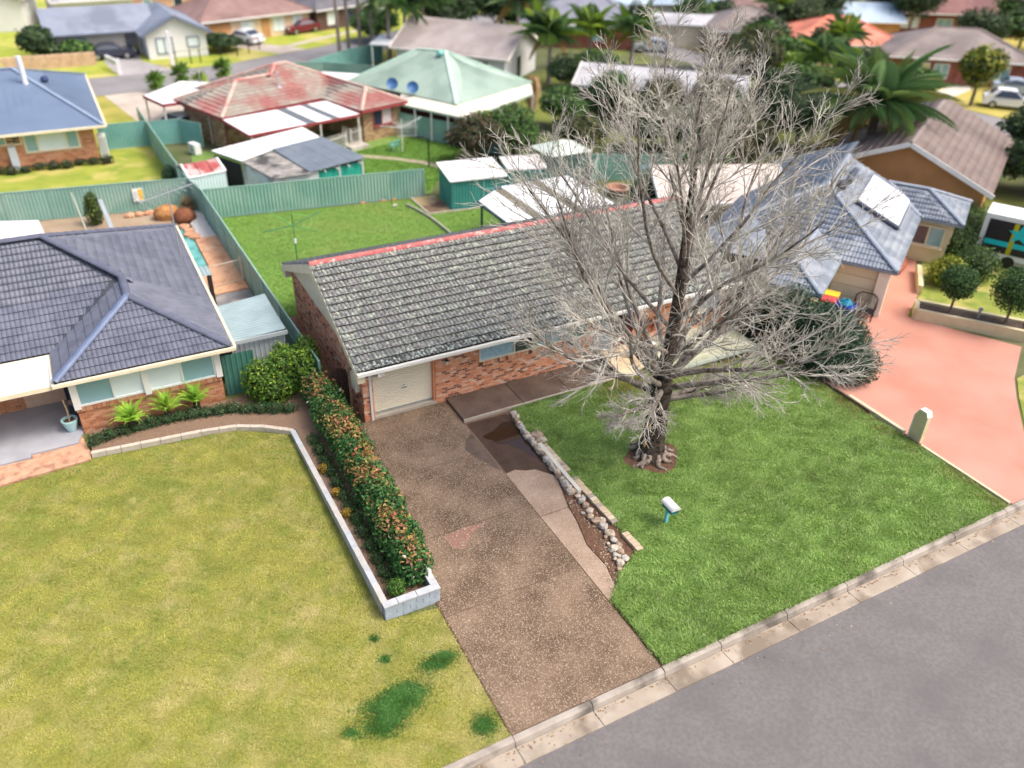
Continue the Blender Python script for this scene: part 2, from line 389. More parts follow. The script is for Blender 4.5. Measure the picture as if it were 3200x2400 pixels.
# ------------------------------------------------------------------ windows and doors
def window(parent, o, U, w, h, z, fm, gm, cols=(1,), fw=.06, proud=.05, sill=None, name='window', gms=None):
    """o = left foot on the wall face (2-D), U along the wall, outside to the right of U"""
    U = Vector(U).normalized(); N = Vector((U.y,-U.x)); o = Vector(o); mb = MB()
    P = lambda a,n,zz: Vector((o.x+U.x*a+N.x*n, o.y+U.y*a+N.y*n, zz))
    def bar(a0,a1,z0,z1,n0=-.01,n1=proud):
        v = [P(a0,n0,z0),P(a1,n0,z0),P(a1,n1,z0),P(a0,n1,z0),P(a0,n0,z1),P(a1,n0,z1),P(a1,n1,z1),P(a0,n1,z1)]
        mb.add(v, [(3,2,1,0),(4,5,6,7),(0,1,5,4),(1,2,6,5),(2,3,7,6),(3,0,4,7)])
    bar(0,w,z,z+fw); bar(0,w,z+h-fw,z+h); bar(0,fw,z+fw,z+h-fw); bar(w-fw,w,z+fw,z+h-fw)
    tot = sum(cols); a = 0; spans = []
    for i,c in enumerate(cols):
        b = a+w*c/tot; spans.append((a+(fw if i == 0 else fw/2), b-(fw if i == len(cols)-1 else fw/2)))
        if i < len(cols)-1: bar(b-fw/2,b+fw/2,z+fw,z+h-fw)
        a = b
    f = ob(name, mb, fm, parent)
    for i,(a,b) in enumerate(spans):
        q = MB(); q.add([P(a,.0,z+fw),P(b,.0,z+fw),P(b,.0,z+h-fw),P(a,.0,z+h-fw),P(a,.015,z+fw),P(b,.015,z+fw),P(b,.015,z+h-fw),P(a,.015,z+h-fw)],
                        [(4,5,6,7),(0,1,5,4),(1,2,6,5),(2,3,7,6),(3,0,4,7)])
        ob('pane', q, (gms[i] if gms else gm), f)
    if sill:
        mb2 = MB(); v = [P(-.05,-.01,z-.09),P(w+.05,-.01,z-.09),P(w+.05,.1,z-.09),P(-.05,.1,z-.09),P(-.05,-.01,z-.002),P(w+.05,-.01,z-.002),P(w+.05,.1,z-.03),P(-.05,.1,z-.03)]
        mb2.add(v, [(3,2,1,0),(4,5,6,7),(0,1,5,4),(1,2,6,5),(2,3,7,6),(3,0,4,7)]); ob('sill', mb2, sill, f)
    return f
# ------------------------------------------------------------------ sheet-metal fences and sheds
def sheet(L, h, pitch=.19, rib=.03, th=.008):
    """upright ribbed steel sheet, length L along x, ribs towards -y"""
    n = max(2, round(L/pitch)); p = L/n; xs = []
    for i in range(n): xs += [(i*p,0),(i*p+p*.55,0),(i*p+p*.68,-rib),(i*p+p*.87,-rib)]
    xs.append((L,0)); mb = MB(); k = len(xs)
    vs = [(x,y,0) for x,y in xs]+[(x,y,h) for x,y in xs]+[(x,y+th,0) for x,y in xs]+[(x,y+th,h) for x,y in xs]
    fs = [(i,i+1,k+i+1,k+i) for i in range(k-1)]+[(3*k+i,3*k+i+1,2*k+i+1,2*k+i) for i in range(k-1)]+[(k+i,k+i+1,3*k+i+1,3*k+i) for i in range(k-1)]
    return mb.add(vs, fs)
def fence(name, label, pts, h, mp, mr, pan=2.35, z0=0, rib=.03, group=None, midrail=False, cat='fence', zs=None):
    t = thing(name, label, cat, (pts[0][0],pts[0][1],z0), group=group); o0 = Vector((pts[0][0],pts[0][1]))
    for si in range(len(pts)-1):
        a = Vector(pts[si]); b = Vector(pts[si+1]); L = (b-a).length; n = max(1, round(L/pan)); l = L/n; U = (b-a)/L
        rz = math.atan2(U.y,U.x); me = sheet(l-.05, h-.1, rib=rib).mesh('fence_panel', mp)
        rb = MB(); rb.box(0,-.03,0,l-.05,.03,.06); rm = rb.mesh('rail', mr)
        pb = MB(); pb.box(-.03,-.04,0,.03,.04,h+.0); pm = pb.mesh('post', mr)
        for i in range(n+(1 if si == len(pts)-2 else 0)):
            p = a+U*l*i-o0; dz = 0 if zs is None else zs(i/n)
            link('post', pm, t, (p.x,p.y,dz), (0,0,rz))
            if i == n: break
            q = p+U*.025
            link('fence_panel', me, t, (q.x,q.y,.05+dz), (0,0,rz)); link('rail', rm, t, (q.x,q.y,h-.06+dz), (0,0,rz))
            link('rail', rm, t, (q.x,q.y,.0+dz), (0,0,rz))
            if midrail: link('rail', rm, t, (q.x,q.y,h*.5+dz), (0,0,rz))
    return t
def roofsheet(corners, m_, name, parent, pitch=.2, amp=.025, th=.02):
    """corrugated sheet over the quad a,b,c,d (a->b is the low edge; ribs run a->d)"""
    a,b,c,d = [Vector(p) for p in corners]; n = max(2, round((b-a).length/pitch)); nn = (b-a).cross(d-a).normalized()
    if nn.z < 0: nn = -nn
    mb = MB(); vs = []
    for i in range(n*4+1):
        t = i/(n*4); e = nn*(amp*(1+math.sin(2*math.pi*i/4))*.5)
        p = a.lerp(b,t); q = d.lerp(c,t); vs += [p+e, q+e, p+e-nn*th, q+e-nn*th]
    k = n*4
    fs = []
    for i in range(k):
        o = i*4; fs += [(o,o+4,o+5,o+1),(o+3,o+7,o+6,o+2),(o+2,o+6,o+4,o),(o+1,o+5,o+7,o+3)]
    mb.add(vs, fs); mb.add([vs[0],vs[1],vs[3],vs[2]], [(0,1,2,3)]); mb.add([vs[-4],vs[-3],vs[-1],vs[-2]], [(3,2,1,0)])
    return ob(name, mb, m_, parent)
def wallsheet(a, b, z0, z1, m_, name, parent, z1b=None, pitch=.19, rib=.025):
    """ribbed wall from a to b (outside to the right); top may slope from z1 to z1b"""
    a = Vector(a); b = Vector(b); L = (b-a).length; U = (b-a)/L; N = Vector((U.y,-U.x)); z1b = z1 if z1b is None else z1b
    n = max(2, round(L/pitch)); p = L/n; xs = []
    for i in range(n): xs += [(i*p,0),(i*p+p*.55,0),(i*p+p*.68,rib),(i*p+p*.87,rib)]
    xs.append((L,0)); mb = MB(); k = len(xs)
    Q = lambda x,e,z: (a.x+U.x*x+N.x*e, a.y+U.y*x+N.y*e, z)
    vs = [Q(x,e,z0) for x,e in xs]+[Q(x,e,z1+(z1b-z1)*x/L) for x,e in xs]+[Q(x,e-.02,z0) for x,e in xs]+[Q(x,e-.02,z1+(z1b-z1)*x/L) for x,e in xs]
    mb.add(vs, [(i,i+1,k+i+1,k+i) for i in range(k-1)]+[(3*k+i,3*k+i+1,2*k+i+1,2*k+i) for i in range(k-1)])
    return ob(name, mb, m_, parent)
# ------------------------------------------------------------------ colours
cream = mat('cream_paint', (.72,.64,.47), (.80,.72,.55), 2, .5)
white = mat('white_paint', (.80,.80,.78), (.72,.72,.70), 1.5, .45)
offwhite = mat('offwhite_metal', (.80,.80,.80), (.70,.71,.72), .8, .4)
concrete = mat('concrete', (.36,.33,.29), (.52,.49,.44), 2.2, .9, c3=(.26,.22,.17), scale3=1.1, lo3=.52, hi3=.7, bump=.2)
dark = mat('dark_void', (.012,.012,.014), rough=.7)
soil = mat('soil', (.10,.055,.035), (.17,.095,.06), 9, .95, bump=.5)
mulch = mat('mulch', (.16,.10,.07), (.28,.19,.13), 30, .95, bump=.6)
gal = mat('galvanised', (.42,.44,.46), (.5,.52,.54), 5, .4, metal=.5)
blackm = mat('black_metal', (.02,.02,.022), rough=.4)
timber = mat('timber', (.46,.34,.20), (.58,.44,.27), 6, .7)
greengreen = mat('fence_green', (.20,.37,.315), (.25,.43,.37), .8, .5, c3=(.30,.46,.395), scale3=.5)
greenrail = mat('fence_rail', (.27,.44,.38), (.22,.38,.33), 2, .45)
teal = mat('shed_teal', (.05,.24,.22), (.07,.29,.26), 1.0, .45)
stone_m = [mat('stone_pale', (.42,.36,.285), (.55,.48,.39), 8, .9, c3=(.30,.24,.18), scale3=5, bump=.5),
           mat('stone_brown', (.30,.22,.16), (.42,.32,.24), 8, .9, c3=(.18,.14,.11), scale3=5, bump=.5),
           mat('stone_grey', (.38,.35,.315), (.50,.465,.43), 8, .9, c3=(.3,.27,.24), scale3=6, bump=.5)]
# ------------------------------------------------------------------ the ground, roads, lawns
HB = [(-600,-900),(1500,-900),(1500,1500),(-600,1500)]
struct('ground', MB().prism([(-900,-900),(1500,-900),(1500,1500),(-900,1500)], -1.0, -.3), mat('ground_far', (.11,.12,.05), (.16,.15,.07), .05, 1), 'plain ground running out to the horizon under the suburb')
land_m = mat('yard_ground', (.075,.10,.035), (.13,.13,.065), .5, .95, c3=(.16,.19,.04), scale3=.12)
struct('land', MB().prism([(-300,-14.08),(400,-14.08),(400,500),(-300,500)], -.3, -.03), land_m, 'level ground of the house blocks')
asph = mat('asphalt', (.142,.133,.133), (.172,.161,.160), 9, .9, c3=(.118,.111,.112), scale3=.7, lo3=.45, hi3=.85, bump=.35, bscale=90)
struct('road', MB().prism([(-300,-24),(400,-24),(400,-14.8),(-300,-14.8)], -.3, -.14), asph, 'grey asphalt street in front of the brick house')
# kerb and gutter, cast in lengths
kerb_m = mat('kerb_concrete', (.30,.265,.225), (.40,.36,.315), 1.5, .9, c3=(.12,.105,.09), scale3=.9, lo3=.48, hi3=.64, bump=.25, bscale=60)
gut_m = mat('gutter_concrete', (.32,.265,.21), (.42,.365,.30), 1.2, .9, c3=(.21,.17,.13), scale3=.7, bump=.2, bscale=60)
kerb = thing('kerb', 'long concrete kerb and gutter between the street and the lawns', None, (0,-14.1,0)); kerb['kind'] = 'structure'
xs = [-60,-40,-24,-14,-9,-5.2,-1.24,1.0,3.26,5.18,7.6,10,12.4,14.8,17.4,20,24,30,40,60,90]
for a,b in zip(xs[:-1],xs[1:]):
    lay = a >= -1.3 and b <= 3.3
    t_ = .03 if lay else .055
    def prof(xx): return [(xx,-14.09,-.25),(xx,-14.09,t_-.02),(xx,-14.11,t_),(xx,-14.22,t_),(xx,-14.27,t_-.03),(xx,-14.31,-.135),(xx,-14.31,-.25)]
    mb = MB().add(prof(a+.012)+prof(b-.012), [(i,i+1,8+i,7+i) for i in range(6)]+[tuple(range(6,-1,-1)),tuple(range(7,14))])
    ob('kerb_segment', mb, kerb_m, kerb)
    def pg(xx): return [(xx,-14.315,-.25),(xx,-14.315,-.15),(xx,-14.82,-.115),(xx,-14.82,-.25)]
    mb = MB().add(pg(a+.01)+pg(b-.01), [(i,i+1,5+i,4+i) for i in range(3)]+[(3,2,1,0),(4,5,6,7)])
    ob('gutter_segment', mb, gut_m, kerb)
# exposed aggregate driveway
agg = mat('aggregate', (.098,.062,.036), (.20,.136,.09), .8, .85, c3=(.48,.39,.31), scale3=38, lo3=.53, hi3=.68, bump=.5, bscale=60)
agg2 = mat('aggregate_pale', (.28,.195,.135), (.37,.27,.20), 1.3, .85, c3=(.58,.49,.41), scale3=40, lo3=.53, hi3=.70, bump=.4, bscale=60)
agg3 = mat('aggregate_dark', (.085,.058,.045), (.135,.095,.075), 1.2, .7, c3=(.26,.19,.15), scale3=40, lo3=.57, hi3=.70, bump=.4, bscale=60)
wet = mat('wet_concrete', (.055,.032,.021), (.085,.052,.036), 1.6, .6, spec=.25, c3=(.11,.075,.06), scale3=14, lo3=.6, hi3=.7)
struct('driveway_base', MB().prism([(-1.25,-14.08),(3.34,-14.08),(3.34,-11.6),(5.3,-10.6),(5.3,-.02),(-.9,-.02),(-1.2,-9.5)], -.28, -.004), soil, 'dirt bed under the driveway slabs')
dw = thing('driveway', 'brown exposed aggregate driveway running from the garage to the street', None, (1,-7,0)); dw['kind'] = 'structure'
def edge(y): return -.45 + (y+.1)*.085 if y > -8.8 else (-1.17 if y > -12.5 else -1.22)
for y0,y1,m_ in ((-14.07,-9.98,agg),(-9.96,-6.85,agg),(-6.83,-3.56,agg),(-3.54,-.03,agg)):
    ob('slab', MB().prism([(edge(y0),y0),(3.28,y0),(3.28,y1),(edge(y1),y1)], -.2, .012), m_, dw)
ob('slab', MB().prism([(3.31,-7.49),(4.35,-7.49),(4.75,-6.2),(4.95,-4.4),(5.05,-1.75),(3.31,-1.75)], -.2, .010), agg2, dw)
ob('slab', MB().prism([(3.31,-11.5),(3.75,-11.3),(4.0,-10.3),(3.95,-9.3),(4.25,-8.2),(4.35,-7.52),(3.31,-7.52)], -.2, .010), agg2, dw)
st = thing('wet_stain', 'dark damp patch on the driveway slab beside the front path', None, (4,-3,.01)); st['kind'] = 'structure'
ob('damp_film', MB().prism([(3.33,-1.78),(5.03,-1.78),(4.95,-4.6),(4.80,-5.9),(4.35,-5.3),(4.0,-5.2),(3.7,-5.0),(3.33,-5.05)], .008, .0145), wet, st)
ob('damp_film', MB().prism([(3.25,-2.4),(3.25,-4.8),(3.05,-4.5),(2.92,-4.0),(2.75,-3.7),(2.62,-3.2),(2.88,-2.7)], .008, .0145), mat('damp_edge', (.105,.075,.055), (.15,.11,.085), 2, .5), st)
pud = mat('puddle_water', (.045,.022,.013), rough=.05, spec=.5)
solo('puddle', MB().prism([(3.55,-2.75),(4.1,-2.6),(4.6,-2.28),(5.0,-2.35),(4.93,-3.6),(4.9,-4.3),(4.78,-5.1),(4.62,-4.6),(4.45,-4.0),(4.15,-3.6),(3.9,-3.45),(3.75,-3.1),(3.6,-2.95)], .012, .019), pud, 'dark puddle of rain water lying along the stone edging', 'puddle')
struct('dirt_strip', MB().prism([(3.75,-11.35),(4.1,-10.75),(4.95,-10.3),(5.05,-6.2),(4.8,-6.2),(4.4,-7.5),(4.28,-8.2),(3.98,-9.3),(4.03,-10.3)], -.1, .022), soil, 'strip of red brown dirt beside the broken stone edging')
solo('rust_stain', MB().prism([(.1,-6.95),(.9,-6.87),(1.6,-7.0),(1.0,-7.2),(.5,-7.75),(.15,-7.6)], .008, .0165), mat('rust_stain', (.26,.12,.085), (.24,.16,.12), 3, .9, c3=(.5,.4,.34), scale3=22, lo3=.57, hi3=.66), 'reddish stain on the driveway beside the hedge', 'stain')
pth = thing('front_path', 'raised dark concrete path along the front wall of the brick house', None, (6,-.8,.1)); pth['kind'] = 'structure'
pe = mat('path_edge', (.42,.37,.30), (.52,.46,.38), 6, .9)
for a,b in ((3.31,5.87),(5.90,7.95),(7.98,10.35)):
    ob('slab', MB().prism([(a,-1.62),(b,-1.62),(b,-.03),(a,-.03)], -.2, .13), agg3, pth)
    ob('slab_nosing', MB().box(a,-1.68,-.05,b,-1.625,.132), pe, pth)
# lawns
lawn_soil = mat('lawn_soil', (.14,.235,.055), (.18,.28,.07), 2.5, 1)
FL = [(3.38,-14.06),(17.55,-14.06),(17.72,-9.8),(17.62,-4.4),(17.3,-2.9),(12,-2.3),(10.35,-1.72),(5.35,-1.72),(5.02,-3.4),(5.15,-5.2),(5.25,-6.1),(5.3,-10.2),(4.1,-10.9),(3.38,-11.6)]
struct('front_lawn', MB().prism(FL, -.2, .05), lawn_soil, 'lush green front lawn of the brick house')
dry_soil = mat('dry_lawn_soil', (.20,.215,.045), (.28,.265,.07), 1.1, 1, c3=(.36,.31,.12), scale3=.7, lo3=.5, hi3=.75)
NL = [(-60,-14.07),(-1.27,-14.07),(-1.22,-9.55),(-2.72,-9.3),(-2.72,.42),(-4.5,1.62),(-9.2,1.95),(-13,1.65),(-60,1.4)]
struct('neighbour_lawn', MB().prism(NL, -.2, .0), dry_soil, 'yellowish front lawn of the house on the left')
BL = [(-1.05,9.4),(17.6,9.4),(17.6,18.0),(12.4,20.9),(-1.05,22.75)]
struct('back_lawn', MB().prism(BL, -.2, .0), lawn_soil, 'green back lawn behind the brick house')
struct('side_strip', MB().prism([(-1.0,.8),(-.02,.8),(-.02,9.35),(-1.0,9.35)], -.2, .004), mat('side_paving', (.30,.14,.09), (.22,.11,.075), 4, .9), 'narrow brick paved strip between side fence and house')
gm = leafmat('grass_blade', .6, .3)
z05 = lambda x,y: np.full(len(x), .05)
def nz(x, y, f):
    return np.sin(x*f+1.3*np.sin(y*f*.7+1))*np.sin(y*f*1.1+1.7*np.sin(x*f*.6+2))
def front_patch(x, y, C):
    C = C*(1+.10*nz(x,y,1.1)+.09*nz(x+5,y,3.6)+.08*nz(x,y+3,.5))[:,None]
    k = np.clip((y+4.6)/2.0,0,1)*np.clip((x-8.5)/1.5,0,1)*.7; k *= np.clip(.75+.5*nz(x,y,1.5),0,1)
    k = np.maximum(k, np.clip((x-16.9)/.7,0,1)*.55*np.clip(.5+nz(x,y,2.2),0,1))
    return C*(1-k[:,None])+np.array([.24,.20,.045])*k[:,None]
TREE = (8.45,-6.45)
hole = [(TREE[0]+1.05*math.cos(a)*(1+.15*math.sin(3*a)), TREE[1]-.15+.85*math.sin(a)*(1+.15*math.cos(4*a))) for a in [i*math.pi/9 for i in range(18)]]
struct('tree_dirt', MB().prism(hole, .02, .058), soil, 'bare red dirt round the foot of the big tree')
grass('front_grass', FL, 300000, .095, .017, [(.25,.40,.10),(.33,.48,.135),(.42,.55,.20),(.17,.30,.06),(.52,.56,.32)], [4,4,2.2,1.6,.5], gm, z05, 'long soft green grass of the front lawn', 2, [hole], edge=.05, patch=front_patch, hf=lambda x,y: 1+.25*nz(x,y,2.2)+.35*np.clip((-y-9)/4,0,1))
clump = [(-3.5,-11.95,.75,.5),(-1.95,-11.25,.5,.28),(-4.1,-12.3,.25,.2),(-3.7,-12.6,.4,.25),(-3.2,-9.75,.14,.14),(-3.2,-10.55,.14,.14),(-4.6,-12.4,.14,.14),(-1.6,-13.5,.35,.3)]
def dry_patch(x, y, C):
    g = np.clip(.45+.5*nz(x*.6,y*.6,1.7)+.55*nz(x+3,y,3.3)+.35*nz(x,y+2,8)+.40*np.clip((y+2.5)/4,-.6,1.2)+.25*np.clip((x+3.6)/1.2,0,1),0,1)[:,None]
    C = C*(1-.7*g)+np.array([.17,.26,.04])*(.7*g)
    s = np.clip(.55*nz(x+9,y-4,2.1)+.5*nz(x,y,4.9)+.3*nz(y,x,9)-.15-.25*(y+4)/6,0,1)[:,None]*.8; C = C*(1-s)+np.array([.62,.53,.26])*s
    e = np.clip((x+1.62)/.3,0,1)*(y < -9.7); C = C*(1-.5*e[:,None])+np.array([.62,.52,.28])*.5*e[:,None]
    for cx,cy,a,b in clump:
        d = ((x-cx)/a)**2+((y-cy)/b)**2+.5*nz(x,y,7); k = np.clip(1.5-d,0,1)[:,None]; C = C*(1-k)+np.array([.045,.17,.02])*k
    return C
NLg = [(-12.3,-14.07)]+NL[1:7]+[(-12.3,1.68)]
grass('dry_grass', NLg, 290000, .045, .018, [(.40,.40,.065),(.49,.45,.095),(.27,.32,.05),(.57,.50,.19)], [4,3,3,1], gm, None, 'short dry yellow green grass of the left lawn', 3, lean=.9, edge=.02, patch=dry_patch)
def back_patch(x, y, C):
    k = np.clip(.45+.6*nz(x,y,.9)+.3*nz(x,y,2.6),0,1)*np.clip((x-.3)/2,0,1)*np.clip((10.6-x)/.8,0,1)*.8; return C*(1-k[:,None])+np.array([.30,.36,.09])*k[:,None]
grass('back_grass', BL, 120000, .06, .028, [(.17,.36,.045),(.23,.44,.065),(.13,.28,.035)], [4,3,3], gm, None, 'short green grass of the fenced back yard', 4, [[(10.5,18.4),(15.6,18.0),(15.2,21),(10.5,21.5)]], patch=back_patch)
grass('weed_patches', NLg, 16000, .06, .02, [(.07,.20,.04),(.10,.26,.05),(.05,.145,.03)], [4,3,2], gm, None, 'dark green weed patches in the dry left lawn', 20, lean=.9, gauss=[(-3.5,-11.95,.8,.45),(-3.9,-12.4,.5,.3),(-3.0,-11.8,.4,.3),(-1.95,-11.25,.5,.26),(-4.7,-12.2,.18,.15),(-3.2,-9.75,.13,.12),(-3.2,-10.55,.15,.13),(-1.75,-13.5,.3,.3)])
# right-hand neighbour: stencilled red driveway and garden
redp = mat('red_paving', (.43,.195,.142), (.48,.235,.178), .5, .85, c3=(.50,.275,.215), scale3=.3, lo3=.44, hi3=.8, bump=.2, bscale=30)
struct('red_driveway', MB().prism([(17.98,-14.06),(21.6,-14.06),(22.2,-11.6),(24.2,-9.9),(25.5,-8.9),(28.3,-7.3),(26.2,-3.6),(26.0,-3.0),(28.4,-1.6),(30.6,.4),(36,4.5),(36,6),(24,6),(18,6)], -.2, .006), redp, 'salmon red coated driveway of the house on the right')
lawn2 = mat('yard_grass', (.15,.21,.035), (.27,.29,.06), 1.2, 1, c3=(.36,.33,.10), scale3=.6)
lawn3 = mat('bright_verge', (.25,.32,.035), (.36,.38,.06), .5, 1, c3=(.46,.41,.13), scale3=.22, bump=.3, bscale=8)
struct('right_lawn', MB().prism([(26.1,-2.9),(28.7,-6.6),(30,-8.5),(25.6,-8.95),(24.3,-9.95),(22.3,-11.65),(21.7,-14.05),(60,-14.05),(60,2),(38,4.4),(30.7,.3),(28.5,-1.65)], -.2, .0), lawn2, 'garden lawn right of the red driveway')
struct('blue_house_lawn', MB().prism([(-40,30.9),(-11.3,26.8),(-4.6,25.8),(-1.8,25.2),(-2.2,46),(-40,46)], -.2, .0), mat('blue_yard_grass', (.20,.26,.035), (.30,.33,.05), .7, 1, c3=(.40,.36,.10), scale3=.5, bump=.4, bscale=10), 'mown lawn beside the house with the blue metal roof')
RL = [(-1.5,24.5),(12.0,21.6),(15.3,28.0),(18.0,28.8),(15,34),(8,34),(0,36)]
struct('red_house_lawn', MB().prism(RL, -.2, .0), lawn_soil, 'green back yard of the red roofed house')
grass('yard_grass_tufts', [(8.6,23.9),(12.0,21.9),(15.3,26),(17.6,29.5),(15.6,33.2),(10.5,31.5),(8.3,27)], 32000, .06, .05, [(.10,.27,.025),(.15,.34,.04),(.20,.32,.05)], [4,3,2], gm, None, 'green grass behind the red roofed house', 5)
struct('garden_path', MB().prism([(9.6,30.9),(10.6,30.7),(12.4,29.2),(14.0,27.6),(15.0,25.7),(14.5,25.5),(13.5,27.3),(12.0,28.8),(10.3,30.1)], -.1, .02), mat('dirt_path', (.40,.33,.24), (.48,.40,.30), 3, 1), 'pale worn path across the green back yard')
# streets further back
road2 = mat('far_asphalt', (.21,.20,.205), (.25,.24,.245), .4, .9)
struct('back_street', MB().prism([(-90,52.5),(-4.4,54.4),(8,55.4),(15.7,57.4),(22,61.5),(28,66.5),(40,72.5),(75,88),(70,96),(40.6,78.5),(27,72),(18.8,67.5),(13.3,65.0),(8.6,62.8),(4,61.8),(-4.4,61),(-90,59.6)], -.2, .002), road2, 'street curving behind the row of back fences')
struct('back_verge', MB().prism([(-90,59.8),(-4.4,61.2),(4,62.0),(8.6,63.0),(13.3,65.2),(18.8,67.7),(27,72.2),(40.6,78.7),(70,96.3),(70,130),(-90,130)], -.2, -.004), lawn3, 'bright mown verge across the back street')
struct('near_verge', MB().prism([(-90,46),(-2.2,46),(3,50),(15,52),(26,60),(32,66),(28,66.3),(22,61.3),(15.7,57.2),(8,55.2),(-4.4,54.2),(-90,52.3)], -.2, -.004), mat('near_verge_grass', (.25,.25,.05), (.36,.32,.08), .5, 1), 'dry grass verge on the near side of the back street')
struct('house_driveway', MB().prism([(-1.8,61.1),(3.2,61.7),(.8,67),(1.2,73),(-2.6,73),(-2.4,66)], -.1, .004), mat('grey_drive', (.30,.28,.29), (.36,.34,.34), .5, .9), 'grey driveway leading to the white gabled house')
struct('carport_driveway', MB().prism([(-3.8,54.3),(1.2,54.8),(1.8,46),(2.0,40),(-1.6,40.5),(-2.6,47)], -.1, .004), mat('drive_pale', (.40,.34,.29), (.50,.44,.38), .5, .9), 'worn concrete driveway in front of the white carport')
struct('car_driveway', MB().prism([(13.9,65.5),(17.2,67.0),(13.8,71),(13.2,74),(9.8,74.5),(9.8,71.5)], -.1, .004), mat('drive_pale', (.4,.34,.29)), 'concrete driveway where the white car stands')
struct('side_footpath', MB().prism([(15.4,68.2),(24,73.8),(31,77),(31,77.8),(23.6,74.6),(15,69.2)], -.1, .005), mat('drive_pale', (.4,.34,.29)), 'narrow path through the far verge')
struct('right_street', MB().prism([(48,60),(53.5,62),(60,36),(62.8,22),(64.2,12),(66,-14),(58,-14),(58,10),(57.8,20),(55,34)], -.2, .002), road2, 'side street in front of the brown roofed houses')
struct('right_verge', MB().prism([(53.7,62),(60.2,36),(63,22),(64.4,12),(66.2,-14),(110,-14),(110,45),(90,60)], -.2, -.004), mat('dry_verge', (.38,.34,.07), (.46,.38,.12), .4, 1), 'dry yellow verge along the side street')
struct('right_car_drive', MB().prism([(62.0,26.2),(62.8,24.5),(72,27.2),(77,24),(78.5,25.5),(72.5,29.4)], -.1, .004), mat('drive_light', (.55,.50,.44), (.62,.57,.52), .5, .9), 'pale concrete driveway across the yellow verge')
struct('hill', MB().prism([(-200,330),(520,330),(700,480),(-300,480)], -.2, 9), mat('hill_green', (.10,.13,.05), (.14,.16,.06), .05, 1), 'low green hill far behind the suburb')
# ------------------------------------------------------------------ the brick house in the middle
brick_main = [mat('brick_salmon', (.69,.32,.185), (.76,.40,.25), 6, .9, bump=.3), mat('brick_orange', (.62,.24,.125), (.67,.29,.16), 6, .9, bump=.3),
              mat('brick_brown', (.16,.062,.042), (.23,.095,.065), 6, .9, bump=.3), mat('brick_cream', (.70,.46,.33), (.74,.52,.38), 6, .9, bump=.3)]
mortar = mat('mortar', (.60,.37,.255), (.66,.43,.31), 5, .95)
H = thing('brick_house', 'single storey brick house with weathered grey tile roof and red ridge', 'house', (8.5,4.6,0))
ob('wall', MB().prism([(0,0),(.4,0),(.4,.3),(2.9,.3),(2.9,0),(10,0),(10,1.5),(11.9,1.5),(11.9,0),(17.1,0),(17.1,9.2),(0,9.2)], -.25, 2.46), mortar, H)
for x0,x1 in ((-.03,.09),(17.01,17.13)):
    gb = MB().add([(x0,0,2.45),(x0,9.2,2.45),(x0,4.6,4.42),(x1,0,2.45),(x1,9.2,2.45),(x1,4.6,4.42)], [(0,1,2),(5,4,3),(0,3,4,1),(1,4,5,2),(2,5,3,0)]); ob('gable', gb, cream, H)
B = BrickSet(brick_main, [5,4,2.4,1.8], J=.016)
B.wall((0,0,.0), (1,0), .4, 2.4); B.wall((2.9,0,.0), (1,0), 7.1, 2.4, [(1.82,6.84,1.38,2.5)]); B.soldier((4.72,-.02,0), (1,0), 5.0, 1.21)
B.wall((11.9,0,.1), (1,0), 5.2, 2.35, [(3.12,4.88,1.08,2.5)])
B.wall((2.9,.3,0), (0,-1), .3, 2.4); B.wall((11.9,1.5,0), (0,-1), 1.5, 2.4); 
B.wall((0,9.2,-.05), (0,-1), 9.2, 2.42)
B.finish(H, 300)
# roof
tile_m = [mat('tile_lichen', (.115,.122,.122), (.205,.213,.208), 5, .85, c3=(.42,.45,.37), scale3=6, lo3=.48, hi3=.70, bump=.3),
          mat('tile_grey', (.135,.135,.136), (.222,.22,.218), 4, .85, c3=(.37,.385,.325), scale3=8, lo3=.52, hi3=.68, bump=.3),
          mat('tile_dark', (.10,.10,.10), (.195,.195,.19), 5, .85, c3=(.40,.43,.37), scale3=9, lo3=.50, hi3=.65, bump=.3)]
tile_m.append(mat('tile_mossy', (.05,.056,.056), (.15,.16,.155), 6, .85, c3=(.40,.44,.40), scale3=9, lo3=.50, hi3=.62, bump=.3))
T = TileSet(tile_m, W=.32, G=.36, wts=[5,3,1.6], amp=.045, lift=.085); und = MB(); tp = .424
T.face((-.3,-.43), (17.4,-.43), 2.46, tp, depth=5.03, under=und)
T.face((17.4,9.63), (-.3,9.63), 2.46, tp, depth=5.03, under=und)
ob('roof_deck', und, mat('roof_shadow', (.05,.048,.05)), H); T.finish(H, 300)
redcap = mat('ridge_red', (.44,.10,.10), (.52,.16,.15), 3, .7, c3=(.62,.45,.40), scale3=5, lo3=.56, hi3=.66)
hipcap(H, (-.32,4.6,4.60), (17.42,4.6,4.60), redcap, .125, 'ridge_tile', .42)
bed = MB(); rs = random.Random(5)
for i in range(150):
    x = rs.uniform(-.2,17.2); y = 4.6-rs.uniform(.14,.24); bed.blob((x,y,4.60-(4.6-y)*tp+.02), (rs.uniform(.04,.13),.05,.03), i, .3, 6, 4)
tag(ob('ridge_mortar', bed, mat('pale_mortar', (.50,.44,.38), (.62,.56,.50), 9, .95), H), kind='stuff')
